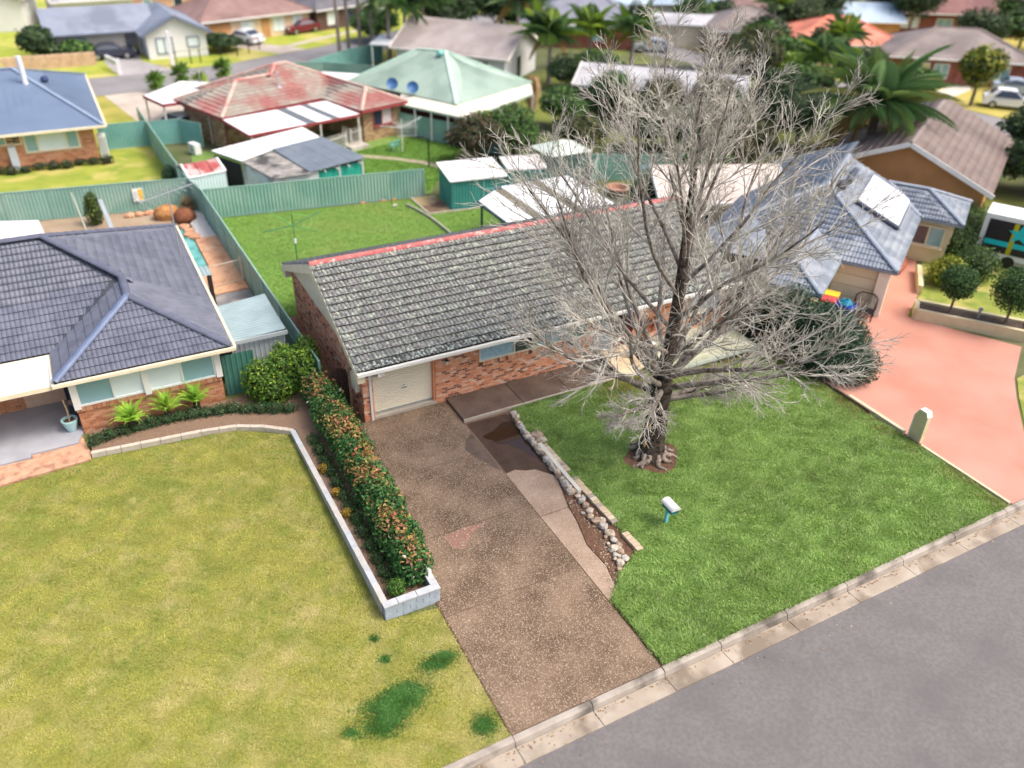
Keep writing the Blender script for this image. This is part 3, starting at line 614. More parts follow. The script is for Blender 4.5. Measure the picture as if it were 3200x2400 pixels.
# gutters, barges, eave ends
ob('front_gutter', MB().box(-.3,-.56,2.34,17.4,-.44,2.46), white, H); ob('rear_gutter', MB().box(-.3,9.64,2.34,17.4,9.76,2.46), white, H)
ob('soffit', MB().box(-.28,-.44,2.40,17.38,-.015,2.43), cream, H)
mb = MB().beam((.5,-.50,2.36),(.5,-.50,2.16),.075,.055).beam((.5,-.48,2.18),(.33,-.05,1.98),.07,.06).beam((.28,-.045,2.0),(.28,-.045,.02),.085,.06).beam((.2,-.05,1.9),(.36,-.05,1.9),.03,.075)
ob('downpipe', mb, white, H)
ob('eave_bracket', MB().box(.56,-.43,2.10,.72,-.02,2.36), white, H)
for x0,x1,s in ((-.32,-.29,0),(17.39,17.42,1)):
    for y0,y1 in ((-.45,4.6),(9.65,4.6)):
        q = MB(); z = lambda y: 2.46+(5.03-abs(y-4.6))*tp-.0
        q.add([(x,y,z(y)+d) for x in (x0,x1) for y,d in ((y0,.02),(y1,.02),(y1,-.42),(y0,-.24))], [(0,1,2,3),(7,6,5,4),(0,4,5,1),(1,5,6,2),(2,6,7,3),(3,7,4,0)])
        ob('barge_board', q, cream, H)
for y0,y1 in ((-.44,-.02),(9.22,9.64)): ob('eave_box', MB().box(-.29,y0,2.02,.0-.005,y1,2.47), cream, H)
ob('verge_soffit', MB().add([(-.29,-.4,2.44),(-.02,-.4,2.44),(-.02,4.6,4.5),(-.29,4.6,4.5),(-.29,9.6,2.44),(-.02,9.6,2.44)], [(0,1,2,3),(3,2,5,4)]), cream, H)
# roller door: ribs, handle, lock
rd = ob('roller_door', MB().box(.405,.20,.19,2.895,.24,2.40), mat('roller_cream', (.86,.80,.63), (.90,.84,.67), .8, .45), H)
for i in range(24):
    ob('slat', MB().box(.41,.175,.205+i*.0915,2.89,.203,.205+i*.0915+.078), MATS['roller_cream'], rd)
ob('handle', MB().box(1.56,.15,.98,1.78,.178,1.02), gal, rd); ob('lock', MB().box(1.6,.16,1.08,1.7,.178,1.11), gal, rd)
ob('bottom_rail', MB().box(.41,.16,.14,2.89,.22,.195), gal, rd)
ob('garage_step', MB().box(.405,-.02,-.05,2.895,.30,.12), mat('step_conc', (.42,.38,.31), (.52,.48,.41), 2, .9), H)
ob('door_reveal', MB().box(2.80,.02,.15,2.893,.29,2.4), brick_main[1], H)
# windows with blinds
blue = mat('lace_blue', (.30,.48,.62), (.44,.62,.74), 7, .3, spec=.6); grn = glassmat('fly_screen', (.06,.075,.07), .3); aqua = glassmat('pane_aqua', (.10,.24,.25), .2)
window(H, (4.73,0), (1,0), 2.42, .86, 1.40, cream, blue, (1.55,.87), .055, .05, None, gms=[blue, grn])
window(H, (7.27,0), (1,0), 2.45, .86, 1.40, cream, blue, (1.55,.87), .055, .05, None, gms=[blue, aqua])
ob('window_post', MB().box(7.10,-.07,1.36,7.30,-.005,2.40), cream, H); ob('window_head', MB().box(4.6,-.04,2.255,9.98,-.008,2.41), cream, H)
wp = mat('blind_pale', (.44,.50,.58), (.58,.63,.70), 14, .4)
window(H, (15.0,0), (1,0), 1.8, 1.18, 1.18, cream, wp, (.7,1.6), .06, .05, white)
# entry
ob('front_door', MB().box(10.05,1.44,.35,11.0,1.49,2.35), mat('door_brown', (.10,.045,.03), (.14,.06,.04), 3, .6), H)
ob('door_mat', MB().box(10.15,.4,.455,11.1,.95,.475), blackm, H)
ob('entry_floor', MB().box(10.0,.0,-.1,11.9,1.43,.45), mat('entry_floor', (.20,.10,.07), (.28,.15,.10), 3, .8), H)
sg = ob('security_screen', MB().beam((10.1,-.02,.62),(10.1,-.02,2.2),.04,.04).beam((10.72,-.42,.62),(10.72,-.42,2.2),.04,.04).beam((10.1,-.02,2.2),(10.72,-.42,2.2),.04,.04).beam((10.1,-.02,.64),(10.72,-.42,.64),.04,.04), white, H)
ob('mesh_panel', MB().beam((10.1,-.02,.66),(10.1,-.02,2.18),.012,.012).add([(10.12,-.03,.66),(10.70,-.41,.66),(10.70,-.41,2.18),(10.12,-.03,2.18),(10.11,-.045,.66),(10.69,-.425,.66),(10.69,-.425,2.18),(10.11,-.045,2.18)], [(0,1,2,3),(7,6,5,4),(3,2,6,7)]), mat('pale_mesh', (.50,.54,.62), (.60,.64,.72), 8, .5), sg)
# lamp, meter box
lp = ob('wall_lamp', MB().tube([(3.3,-.03,1.98),(3.3,-.16,2.04),(3.3,-.19,2.0)], .014, 6).lathe([(.02,.09),(.085,.01),(.02,0)], 8, (3.3,-.19,1.93)), blackm, H)
ob('lantern_glass', MB().lathe([(.06,.16),(.045,0),(.03,-.03)], 8, (3.3,-.19,1.77)), mat('lamp_glass', (.75,.68,.52), rough=.2), lp)
ob('meter_box', MB().box(-.16,.35,1.15,-.005,.85,1.85), cream, H)
# deck with boards
dk = ob('deck', MB().box(12.0,-2.42,.12,17.0,-.03,.37), mat('deck_frame', (.36,.40,.31), (.44,.47,.38), 4, .8), H)
deckm = mat('deck_board', (.30,.31,.225), (.39,.40,.29), 3, .8, c3=(.47,.46,.36), scale3=1.2, rnd=.12)
bm = MB().box(0,-.063,0,5.0,.063,.028).mesh('deck_board', deckm)
for i in range(17): link('deck_board', bm, dk, Vector((12.0,-2.36+i*.137,.372))-ROOT[H.name], (0,0,0))
fb = MB().box(-.1,-.02,0,5.1,.02,.17).mesh('fascia', mat('deck_fascia', (.47,.52,.44), (.53,.58,.50), 3, .7))
link('fascia', fb, dk, Vector((12.0,-2.47,.22))-ROOT[H.name], (0,0,0))
for x in (12.3,13.8,15.3,16.8): ob('deck_stump', MB().box(x-.06,-2.3,-.1,x+.06,-2.18,.13), timber, dk)
# ramp boards
ply = mat('plywood', (.56,.43,.27), (.64,.51,.34), 3, .7, c3=(.46,.33,.2), scale3=2)
R = thing('entry_ramp', 'tan plywood ramp leading up to the front door', 'ramp', (10.9,-.8,.2))
def board(pts, th): return MB().slab(pts, th)
ob('ramp_sheet', board([(10.15,-1.62,.16),(11.15,-1.72,.16),(11.75,-.02,.46),(10.45,-.02,.46)], .04), ply, R)
ob('ramp_sheet', board([(11.2,-1.6,.26),(12.0,-1.42,.30),(11.98,-.3,.44),(11.55,-.1,.47)], .05), ply, R)
ob('ramp_edge', MB().beam((10.15,-1.66,.10),(11.2,-1.75,.10),.04,.14).beam((11.2,-1.63,.2),(12.0,-1.45,.22),.04,.14), mat('ramp_edge', (.66,.56,.40), (.7,.6,.45), 3, .7), R)
for x,y in ((10.3,-1.2),(11.0,-1.2),(11.6,-1.2),(11.9,-.9)): ob('ramp_leg', MB().box(x-.04,y-.04,.0,x+.04,y+.04,.2), timber, R)
# potted plant on the deck
P = thing('pot_plant', 'small plant in a red terracotta pot on the deck', 'pot plant', (12.35,-.35,.40))
ob('pot', MB().lathe([(.11,0),(.15,.22),(.165,.22),(.165,.27),(.14,.27),(.12,.2)], 12), mat('terracotta', (.50,.10,.05), (.56,.14,.07), 4, .7), P, world=False)
ob('pot_soil', MB().lathe([(.13,.2),(.13,.23)], 10), soil, P, world=False)
solo('dog_bowl', MB().lathe([(.13,0),(.15,.05),(.13,.09),(.11,.09),(.1,.04)], 12, (12.85,-.42,.40)), offwhite, 'white bowl on the deck beside the red pot', 'bowl')
lm = leafmat('leaf')
rs0 = np.random.RandomState(9)
Pp,Nn = blobpts([((0,0,.5),(.2,.2,.22))], 180, rs0)
link('foliage', leaves('foliage', Pp, .1, pick([(.10,.12,.05),(.2,.16,.08),(.5,.03,.03)],[5,3,.4],len(Pp),rs0), lm, Nn), P)
# red creeper on the corner of the wall
Pv = np.c_[rs0.uniform(11.70,12.0,700), rs0.uniform(-.10,.02,700), rs0.uniform(.9,2.45,700)]
Pv2 = np.c_[rs0.uniform(11.86,11.92,900), rs0.uniform(0,1.3,900), rs0.uniform(.5,2.4,900)]; Pv2[:,0] -= .04
Pv3 = np.c_[rs0.uniform(12.3,13.3,260), rs0.uniform(-.1,-.03,260), rs0.uniform(.8,1.5,260)]
PV = np.concatenate([Pv,Pv2,Pv3])
V = thing('wall_creeper', 'red leafed creeper climbing the brick corner by the entry', 'creeper', (11.9,0,0))
link('foliage', leaves('foliage', PV-np.array(ROOT[V.name]), .11, pick([(.30,.05,.03),(.16,.045,.03),(.40,.09,.05)],[4,4,1],len(PV),rs0), lm), V)
vb = MB()
for i in range(7): vb.tube([(11.86,.1+.15*i,.45),(11.84,.05+.17*i,1.3),(11.86,.1+.12*i,2.3)], .015, 5)
ob('stems', vb, mat('vine_stem', (.10,.06,.045)), V)
# letterboxes
turq = mat('turquoise_paint', (.16,.52,.58), (.20,.58,.64), 4, .4); tealp = mat('teal_paint', (.02,.14,.15), (.03,.18,.19), 4, .35)
L = thing('letterbox', 'white topped letterbox on a turquoise post in the front lawn', 'letterbox', (6.80,-9.57,.05), rad(-2))
ob('post', MB().box(-.05,-.05,0,.05,.05,.62), turq, L, False); ob('bracket', MB().beam((0,-.02,.45),(.0,-.30,.60),.07,.06).box(-.05,-.34,.58,.05,.1,.63), turq, L, False)
ob('box', MB().box(-.14,-.36,.63,.14,.14,.80), tealp, L, False)
mb = MB(); k = 8
vs = [(math.cos(math.pi*j/k)*.175, y, .79+math.sin(math.pi*j/k)*.12) for y in (-.41,.19) for j in range(k+1)]
mb.add(vs, [(j+1,j,k+1+j,k+2+j) for j in range(k)]+[tuple(range(k+1)), tuple(range(2*k+1,k,-1))]); ob('lid', mb, offwhite, L, False)
Q = thing('pillar_letterbox', 'tall cream rendered letterbox pillar with a chamfered top', 'letterbox', (18.05,-10.0,0), 0); Q.scale = (1,.8,1.08)
rend = mat('cream_render', (.58,.50,.31), (.64,.56,.37), 2, .8)
prof = [(-.34,0),(.30,0),(.30,.95),(.12,1.22),(-.22,1.22),(-.34,1.05)]
mb = MB().add([(-.1,y,z) for y,z in prof]+[(.1,y,z) for y,z in prof], [tuple(range(5,-1,-1)),tuple(range(6,12))]+[(i,(i+1)%6,6+(i+1)%6,6+i) for i in range(6)])
ob('pillar', mb, rend, Q, False)
mb = MB(); rp = [(.30,.0),(.30,.95),(.12,1.22),(-.22,1.22),(-.34,1.05)]
for (y0,z0),(y1,z1) in zip(rp[:-1],rp[1:]): mb.beam((0,y0,z0),(0,y1,z1),.27,.05) if abs(z1-z0) < .6 else mb.beam((0,y0+.0,z0),(0,y1,z1),.27,.05)
ob('capping', mb, mat('cream_cap', (.78,.74,.62), (.82,.78,.66), 2, .6), Q, False)
ob('mail_slot', MB().box(.10,-.2,.75,.13,.1,.80), blackm, Q, False)
# ------------------------------------------------------------------ stone edging, planter wall, hedges, bare tree
sw = thing('stone_edging', 'broken rubble stone edging between the driveway and the front lawn', 'retaining wall', (4.9,-5.5,0))
rs = random.Random(21)
path = [(5.28,-1.95),(5.12,-2.4),(5.02,-2.9),(4.98,-3.4),(5.0,-3.75),(4.98,-4.2),(4.97,-4.7),(4.93,-5.2),(4.9,-5.7),(4.87,-6.2),(4.84,-6.65),(4.82,-7.05)]
for i,((ax,ay),(bx,by)) in enumerate(zip(path[:-1],path[1:])):
    for t in (.25,.75):
        x = ax+(bx-ax)*t+rs.uniform(-.03,.03); y = ay+(by-ay)*t
        ob('stone', MB().blob((x,y,.10), (rs.uniform(.10,.15),rs.uniform(.13,.19),.14), i*7+int(t*4), .26, 7, 5, flat=.8), stone_m[rs.choice((0,0,1,2))], sw)
ST = [(5.3,-3.65,.30,.26,.16,1),(5.32,-4.05,.28,.16,.17,0),(4.9,-7.25,.12,.11,.10,0),(4.86,-7.5,.12,.12,.09,2),(4.70,-8.30,.12,.12,.11,0),(4.80,-8.55,.17,.15,.12,1),(4.83,-8.88,.17,.22,.14,2),(4.86,-9.25,.17,.20,.13,0),(4.80,-9.55,.13,.13,.10,2),
 (4.58,-9.85,.16,.15,.12,0),(4.70,-10.05,.12,.11,.10,1),(4.48,-10.12,.10,.09,.08,2),(4.42,-10.45,.15,.13,.11,0),(4.64,-10.38,.15,.13,.11,2),(4.36,-10.25,.07,.06,.05,0),(4.55,-10.22,.06,.09,.05,0),(4.25,-10.65,.10,.09,.07,1),(4.6,-8.05,.07,.06,.05,2),(4.65,-9.3,.08,.07,.06,1),(4.55,-9.6,.06,.07,.05,0),(4.88,-7.75,.14,.16,.12,1),(4.86,-8.05,.13,.14,.11,0),(4.82,-9.8,.12,.12,.10,1),(4.72,-9.95,.10,.11,.09,2),(5.0,-7.4,.10,.13,.10,2),(4.98,-8.6,.10,.14,.10,0)]
for i,(x,y,a,b,h,m_) in enumerate(ST):
    ob('stone', MB().blob((x,y,.09), (a,b,h), 100+i, .26, 7, 5, flat=.62), stone_m[m_], sw)
# mortar haunch and brick pavers along the lawn side
ob('mortar_haunch', MB().prism([(5.05,-4.2),(5.22,-4.2),(5.12,-7.1),(4.98,-7.1)], 0, .16), mat('haunch', (.55,.53,.46), (.64,.62,.55), 5, .9, bump=.3), sw)
pm = [mat('paver_tan', (.46,.36,.25), (.54,.44,.32), 8, .9), mat('paver_grey', (.30,.25,.21), (.36,.31,.26), 8, .9), mat('paver_cream', (.54,.46,.34), (.60,.52,.40), 8, .9)]
pv = thing('paver_border', 'row of tan clay pavers bordering the lawn above the stone edging', 'paving border', (5.2,-7,0))
y = -4.35; i = 0
while y > -10.25:
    if not (-6.35 < y < -5.95 or -9.35 < y < -8.85):
        x = 5.27-(y+4.3)*.004+rs.uniform(-.008,.008)
        ob('paver', MB().box(x-.115,y-.085+rs.uniform(0,.005),.0,x+.115,y+.078,.115+rs.uniform(-.008,.008)), pm[rs.choices((0,1,2),(4,2,2))[0]], pv)
    y -= .172
gv = MB()
for i in range(170):
    y = -7.2-3.9*rs.random(); x = rs.gauss(4.62,.17)-(.35*max(0,-9-y))
    r_ = rs.uniform(.010,.026); gv.blob((x,y,.028), (r_*1.3,r_,r_*.8), i, .3, 5, 4)
solo('loose_gravel', gv, stone_m[0], 'small stone chips scattered over the dirt beside the edging', 'gravel', kind='stuff')
# block planter wall on the left of the driveway
pl = thing('block_planter', 'low planter of pale grey concrete blocks at the street end of the hedge', 'planter', (-1.9,-9.2,0))
blk = mat('block_grey', (.31,.37,.44), (.39,.45,.52), 4, .85, bump=.3); capm = [mat('cap_pale', (.40,.39,.375), (.49,.475,.455), 5, .8, c3=(.5,.46,.4), scale3=3), mat('cap_grey', (.38,.40,.42), (.46,.48,.50), 5, .8)]
for r_ in range(3):
    xs = [-2.70,-2.36,-1.96,-1.56,-1.20,-1.04] if r_%2 else [-2.70,-2.16,-1.76,-1.36,-1.04]
    for a,b in zip(xs[:-1],xs[1:]): ob('block', MB().box(a+.006,-9.32,r_*.17-.03,b-.006,-9.14,r_*.17+.13), blk, pl)
    for a,b in ((-9.1,-8.7),(-8.69,-8.3)): ob('block', MB().box(-1.22,a+(.02 if r_%2 else 0),r_*.17-.03,-1.03,b,r_*.17+.13), blk, pl)
for a,b in ((-2.72,-2.3),(-2.29,-1.72),(-1.71,-1.02)): ob('cap_stone', MB().box(a+.004,-9.34,.485,b-.004,-9.10,.53), capm[1], pl)
ob('cap_stone', MB().box(-1.24,-9.095,.485,-1.02,-8.7,.53), capm[1], pl)
solo('white_marker', MB().box(-1.16,-8.78,.53,-1.06,-8.62,.72), white, 'small white box standing on the planter corner', 'box')
ed = thing('sandstone_border', 'long grey sandstone border between the left lawn and the hedge bed', 'garden border', (-2.6,-4,0))
y = -9.08
while y < .3:
    l = rs.uniform(.42,.95); e_ = min(y+l,.42); h_ = .50-.30*(y+9.1)/9.5
    ob('border_stone', MB().box(-2.72,y+.004,-.02,-2.54,e_-.004,h_+rs.uniform(-.006,.006)), capm[rs.choice((0,0,1))], ed); y += l
pts = [(-2.62,.45),(-3.5,1.15),(-4.4,1.62),(-5.6,1.85),(-7,1.98),(-8.3,2.1),(-9.25,2.2)]
sbm = mat('border_sand', (.46,.40,.33), (.55,.49,.42), 6, .9)
for a,b in zip(pts[:-1],pts[1:]):
    n = 2
    for i in range(n):
        p = Vector((*a,.08)).lerp(Vector((*b,.08)), i/n); q = Vector((*a,.08)).lerp(Vector((*b,.08)), (i+.97)/n); ob('border_stone', MB().beam(p,q,.17,.2), sbm, ed)
struct('garden_bed', MB().prism([(-2.5,-9.12),(-1.24,-9.12),(-1.2,-8.5),(-.55,0),(-.9,3.6),(-4.2,3.5),(-9.2,3.6),(-9.2,2.2),(-4.4,1.7),(-2.5,.5)], -.1, .16), mulch, 'bark mulch bed under the hedge and ferns')
lawn_cols = [(.06,.15,.03),(.10,.21,.04),(.04,.10,.022)]
def shrub(name, label, cat, blobs, n, size, cols, wts, group=None, stem=None, seed=1, depth=.4, spread=.9, inner=(.025,.035,.015), aspect=.5, extra=None, m=None):
    """plant whose crown is a cloud of leaves round a rough twiggy core"""
    rs = np.random.RandomState(seed); c0 = blobs[0][0]
    base = (sum(b[0][0] for b in blobs)/len(blobs), sum(b[0][1] for b in blobs)/len(blobs), 0)
    t = thing(name, label, cat, base, group=group); bo = np.array(base)
    P,N = blobpts(blobs, n, rs, depth); C = pick(cols, wts, len(P), rs)
    if extra: C = extra(P,C,rs)
    link('crown', leaves('crown', P-bo, size, C, m or lm, N, spread, aspect, rs), t)
    q = MB()
    for i,(c,r) in enumerate(blobs): q.blob(c, tuple(x*.66 for x in r), i+seed, .2, 9, 7)
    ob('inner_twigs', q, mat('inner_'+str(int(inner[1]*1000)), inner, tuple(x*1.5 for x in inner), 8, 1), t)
    if stem:
        s = MB()
        for (x,y,z,r) in stem: s.tube([(x,y,-.02),(x+.03,y,z*.5),(x,y,z)], [r*1.2,r,r*.8], 7)
        ob('trunk', s, mat('stem_bark', (.14,.10,.07), (.22,.17,.13), 9, .9), t)
    return t
def hedge_tint(P, C, rs):
    top = np.clip((P[:,2]-.85)/.5,0,1); lump = nz(P[:,0]*1.3,P[:,1],2.2)+.6*nz(P[:,0],P[:,1]*1.1,5); k = (rs.uniform(0,1,len(P)) < top*np.clip(.50+.85*lump,.04,.95))
    b = pick([(.38,.25,.09),(.44,.20,.11),(.48,.33,.11),(.52,.13,.10),(.25,.28,.07)],[4,3,3,.7,3],len(P),rs); C[k] = b[k]
    w_ = rs.uniform(0,1,len(P)) < .003; C[w_] = (.75,.70,.62); return C
blobs = []
rs = random.Random(4)
for i in range(20):
    t = i/19; y = -8.35+t*10.0; x = -1.42+.25*t; h = 1.32+.18*t
    blobs.append(((x+rs.uniform(-.05,.05), y, h*.55), (.60+rs.uniform(-.05,.08)+.06*t, .52, h*.52+rs.uniform(-.06,.09))))
shrub('hedge', 'long clipped hedge with bronze new growth beside the driveway', 'hedge', blobs, 20000, .125, [(.06,.17,.045),(.09,.23,.06),(.04,.115,.035)], [4,3,3],
      stem=[(-1.4+.25*i/8,-8.2+9.6*i/8,.6,.04) for i in range(9)], seed=3, extra=hedge_tint, aspect=.5)
gb_ = [((-3.0,3.1,.9),(.75,.7,.9)),((-2.1,3.2,1.0),(.8,.7,.95)),((-1.4,2.8,1.1),(.65,.7,.95)),((-1.1,3.6,1.2),(.55,.6,.9)),((-2.6,2.6,.7),(.7,.5,.7)),((-2.0,3.7,1.25),(.5,.5,.75))]
shrub('round_shrub', 'rounded yellow green shrub filling the corner behind the hedge', 'shrub', gb_, 7500, .13, [(.10,.22,.03),(.17,.30,.035),(.26,.36,.04),(.05,.12,.025)], [4,3,2,3], stem=[(-2.8,3,.6,.04),(-2.0,3.1,.7,.04),(-1.4,3,.7,.04)], seed=5)
# low mounds in the bed by the left house
gm_ = []
for i in range(15): t = i/14; gm_.append(((-9.0+6.6*t, 2.75+.25*math.sin(t*5)-.9*max(0,t-.72)*3, .28), (.36,.30,.26+.07*math.sin(i*2.1))))
shrub('low_border_plants', 'low dark green border plants in front of the left house', 'border plants', gm_, 5200, .075, [(.03,.085,.03),(.045,.12,.04),(.07,.15,.06),(.16,.19,.13)], [5,4,2,.5], seed=8)
ge = [((-2.12,-.6-i*.66,.26),(.27,.4,.23+.05*math.sin(i*1.9))) for i in range(13)]
shrub('edging_plants', 'low dark green plants along the foot of the hedge', 'border plants', ge, 4000, .07, [(.035,.09,.03),(.05,.13,.035),(.08,.17,.04)], [4,4,2], seed=9)
for i,(x,y,l) in enumerate([(-2.33,-2.35,'orange tuft in the hedge bed nearest the house'),(-2.3,-3.75,'small dull orange tuft in the middle of the hedge bed'),(-2.33,-4.85,'brightest orange tuft in the hedge bed nearest the street')]):
    shrub('orange_tuft', l, 'plant', [((x,y,.28),(.17,.17,.17))], 420, .07, [(.42,.25,.04),(.50,.32,.05),(.30,.24,.05)], [4,3,2], group='orange tufts in the hedge bed', seed=30+i)
shrub('planter_bush', 'small bright green bush at the street corner of the planter', 'shrub', [((-2.12,-8.72,.5),(.27,.25,.26))], 900, .07, [(.07,.19,.03),(.11,.25,.04),(.20,.24,.05)], [4,3,1], seed=33)
dkc = [(.035,.075,.042),(.05,.105,.058),(.085,.155,.09),(.028,.05,.03)]
bs = [((18.6,-4.2,1.3),(1.25,1.3,1.4)),((18.7,-5.4,1.0),(1.15,1.0,1.1)),((18.5,-2.7,1.5),(1.1,1.2,1.5)),((19.4,-3.6,1.3),(.9,1.0,1.2)),((17.9,-4.9,1.0),(.8,1.0,1.0)),((19.3,-5.2,1.0),(.9,.9,1.0)),((19.7,-4.5,1.1),(1.1,1.2,1.2)),((19.1,-6.1,.75),(.95,.75,.85))]
shrub('dark_shrub', 'large dark glossy shrub beside the red driveway', 'shrub', bs, 15000, .13, dkc, [4,4,2,2], stem=[(18.6,-4.2,1,.07),(18.7,-5.3,.8,.06),(18.5,-2.8,1.1,.07)], seed=11, depth=.45, inner=(.012,.018,.01))
bs = [((17.75,.6,1.5),(.5,1.0,1.5)),((17.7,2.0,1.6),(.5,1.0,1.6)),((17.8,-.8,1.4),(.55,.9,1.5)),((18.0,-1.9,1.3),(.6,.8,1.4)),((17.8,3.4,1.5),(.5,1.0,1.5))]
shrub('hedge_shrub', 'dark mixed shrubs between the brick house and the grey roof', 'shrub', bs, 11000, .13, dkc+[(.10,.13,.035)], [4,4,2,2,1.2], stem=[(17.8,-1,1,.06),(17.75,.5,1,.06),(17.7,1.8,1,.06)], seed=12, inner=(.012,.018,.01))
# low retaining timber along the right boundary
bd = thing('boundary_kerb', 'low brown timber edging on the right boundary of the lawn', 'garden border', (17.8,-6,0))
sl = mat('sleeper', (.11,.075,.055), (.17,.12,.09), 5, .9); rk = mat('render_kerb', (.50,.44,.30), (.56,.5,.36), 3, .9)
for a,b in ((-1.6,-3.8),(-3.82,-6.0),(-6.02,-8.1)): ob('sleeper', MB().box(17.72,b,-.05,17.80,a,.20), sl, bd)
for a,b in ((-6.9,-8.2),(-8.22,-9.6),): ob('kerb_block', MB().box(17.84,b,-.05,18.0,a,.17), rk, bd)
for a,b in ((-10.4,-12.2),(-12.22,-14.0)): ob('kerb_block', MB().box(17.86,b,-.05,17.97,a,.055), rk, bd)
# ------------------------------------------------------------------ the bare tree
bark_d = mat('bark_dark', (.045,.034,.028), (.12,.09,.07), 14, .95, c3=(.02,.016,.014), scale3=6, bump=1, bscale=30)
bark_m = mat('bark_mid', (.19,.16,.135), (.31,.275,.245), 7, .9, c3=(.085,.07,.06), scale3=4, bump=.5, bscale=30)
bark_l = mat('bark_pale', (.46,.43,.38), (.63,.60,.54), 5, .9, c3=(.30,.275,.24), scale3=1.5)
tree = thing('bare_tree', 'large leafless tree with pale spreading twigs on the front lawn', 'tree', (TREE[0],TREE[1],.05)); TB = np.array([TREE[0],TREE[1],.05])
rt = np.random.RandomState(17)
class Limbs:
    """many tapering tubes gathered as arrays"""
    def __init__(s): s.V = []; s.F = []; s.n = 0
    def tube(s, P, R, k):
        P = np.asarray(P); n = len(P); T = np.gradient(P, axis=0); T /= np.linalg.norm(T,axis=1)[:,None]+1e-9
        ref = np.array([.37,.53,.76]); X = np.cross(T,ref); X /= np.linalg.norm(X,axis=1)[:,None]+1e-9; Y = np.cross(T,X)
        a = np.arange(k)*2*math.pi/k
        V = P[:,None]+ (X[:,None]*np.cos(a)[None,:,None]+Y[:,None]*np.sin(a)[None,:,None])*np.asarray(R)[:,None,None]
        i = np.arange(n-1)[:,None]*k; j = np.arange(k)[None]; j2 = (j+1)%k
        F = np.stack([i+j,i+j2,i+k+j2,i+k+j],-1).reshape(-1,4)+s.n
        s.V.append(V.reshape(-1,3)); s.F.append(F); s.n += n*k
    def obj(s, name, m, parent, smooth=True):
        me = npmesh(name, np.concatenate(s.V), np.concatenate(s.F), m)
        me.polygons.foreach_set('use_smooth', [True]*len(me.polygons)); return link(name, me, parent)
def curve(p, d, L, n, up, wob):
    """points of a branch starting at p along d, bending upwards by up and wandering by wob"""
    P = [np.array(p,float)]; d = d/np.linalg.norm(d); st = L/n
    for i in range(n):
        d = d+np.array([0,0,up])*st+rt.normal(0,wob,3)*st**.5; d /= np.linalg.norm(d); P.append(P[-1]+d*st)
    return np.array(P)
def side(d, ang, az):
    a = np.cross(d,[.1,.2,.97]); a /= np.linalg.norm(a)+1e-9; b = np.cross(d,a); return d*math.cos(ang)+(a*math.cos(az)+b*math.sin(az))*math.sin(ang)
twig = Limbs(); twig2 = Limbs()
def kids(P, R, lev, Lp):
    """side shoots along a branch, at narrow angles"""
    cnt = {1:9, 2:8, 3:6}[lev]; n = len(P)-1; az = rt.uniform(0,6.3)
    for i in range(cnt):
        t = {1:.30,2:.15,3:.15}[lev]; t = t+(1-t)*(i+rt.uniform(.1,.9))/cnt; f = min(t*n, n-.001); k = int(f); p = P[k]+(P[k+1]-P[k])*(f-k); d = P[k+1]-P[k]; d /= np.linalg.norm(d)
        az += 2.4+rt.normal(0,.5); ang = rt.uniform(.30,.72) if lev < 3 else rt.uniform(.35,.85)
        L = Lp*{1:.46,2:.48,3:.5}[lev]*(1.15-.6*t)*rt.uniform(.7,1.3); dd = side(d,ang,az); r0 = np.interp(f, range(n+1), R)
        if lev == 1:
            r = min(r0*.6,.038); Q = curve(p,dd,L,8,.07,.15); Rr = np.linspace(r,.0125,9); twig2.tube(Q,Rr,5); kids(Q,Rr,2,L)
        elif lev == 2:
            r = min(r0*.7,.016); Q = curve(p,dd,L,5,.18,.22); Rr = np.linspace(r,.008,6); twig.tube(Q,Rr,4); kids(Q,Rr,3,L)
        else: Q = curve(p,dd,max(L,.25),3,.25,.30); twig.tube(Q,np.linspace(.0085,.0045,4),3)
CC, CR = np.array([-.15,.1,7.5]), np.array([5.75,5.9,6.25])
def reach(p, d):
    q = (p-CC)/CR; e = d/CR; A_, B_, C_ = e@e, 2*q@e, q@q-1; return (-B_+math.sqrt(max(0,B_*B_-4*A_*C_)))/(2*A_)
def limb(z, az, el, r, up=.05, m=None, lead=None, k=1.0, lev=1):
    p = np.array([lead(z)[0],lead(z)[1],z]); d = np.array([math.cos(az)*math.cos(el),math.sin(az)*math.cos(el),math.sin(el)]); L = min(8.6,reach(p,d)*k*rt.uniform(.84,1.04))
    P = curve(p,d,L,13,up,.075); R = r*(1-np.linspace(0,1,14))**.8+.017; lb = Limbs(); lb.tube(P,R,8); lb.obj('branch', m or bark_m, tree); kids(P,R,lev,L*.82)
# trunk with buttress roots
lead = lambda z: (.05*math.sin(z*.8)+.02*z*.0, .06*math.sin(z*.6+1)-.05)
tl = Limbs(); zs = np.array([-.1,.0,.12,.3,.6,1.1,1.7,2.3,2.9,3.4]); tr_ = np.array([.66,.62,.53,.46,.42,.39,.37,.36,.37,.33])
V = []; k = 26
for z,r in zip(zs,tr_):
    a = np.arange(k)*2*math.pi/k; q = r*(1+.05*np.sin(a*7+z)+.035*np.sin(a*12+2*z)+(.16*np.exp(-max(z,0)*5))*np.sin(a*6+.5)); x,y = lead(z); V.append(np.c_[x+q*np.cos(a),y+q*np.sin(a),np.full(k,z)])
F = np.array([(i*k+j,i*k+(j+1)%k,(i+1)*k+(j+1)%k,(i+1)*k+j) for i in range(len(zs)-1) for j in range(k)])
link('trunk', npmesh('trunk', np.concatenate(V), F, bark_d), tree)
rl = Limbs(); rb_ = mat('root_bark', (.24,.19,.15), (.42,.35,.29), 12, .95, c3=(.1,.07,.055), scale3=7, bump=.8, bscale=40)
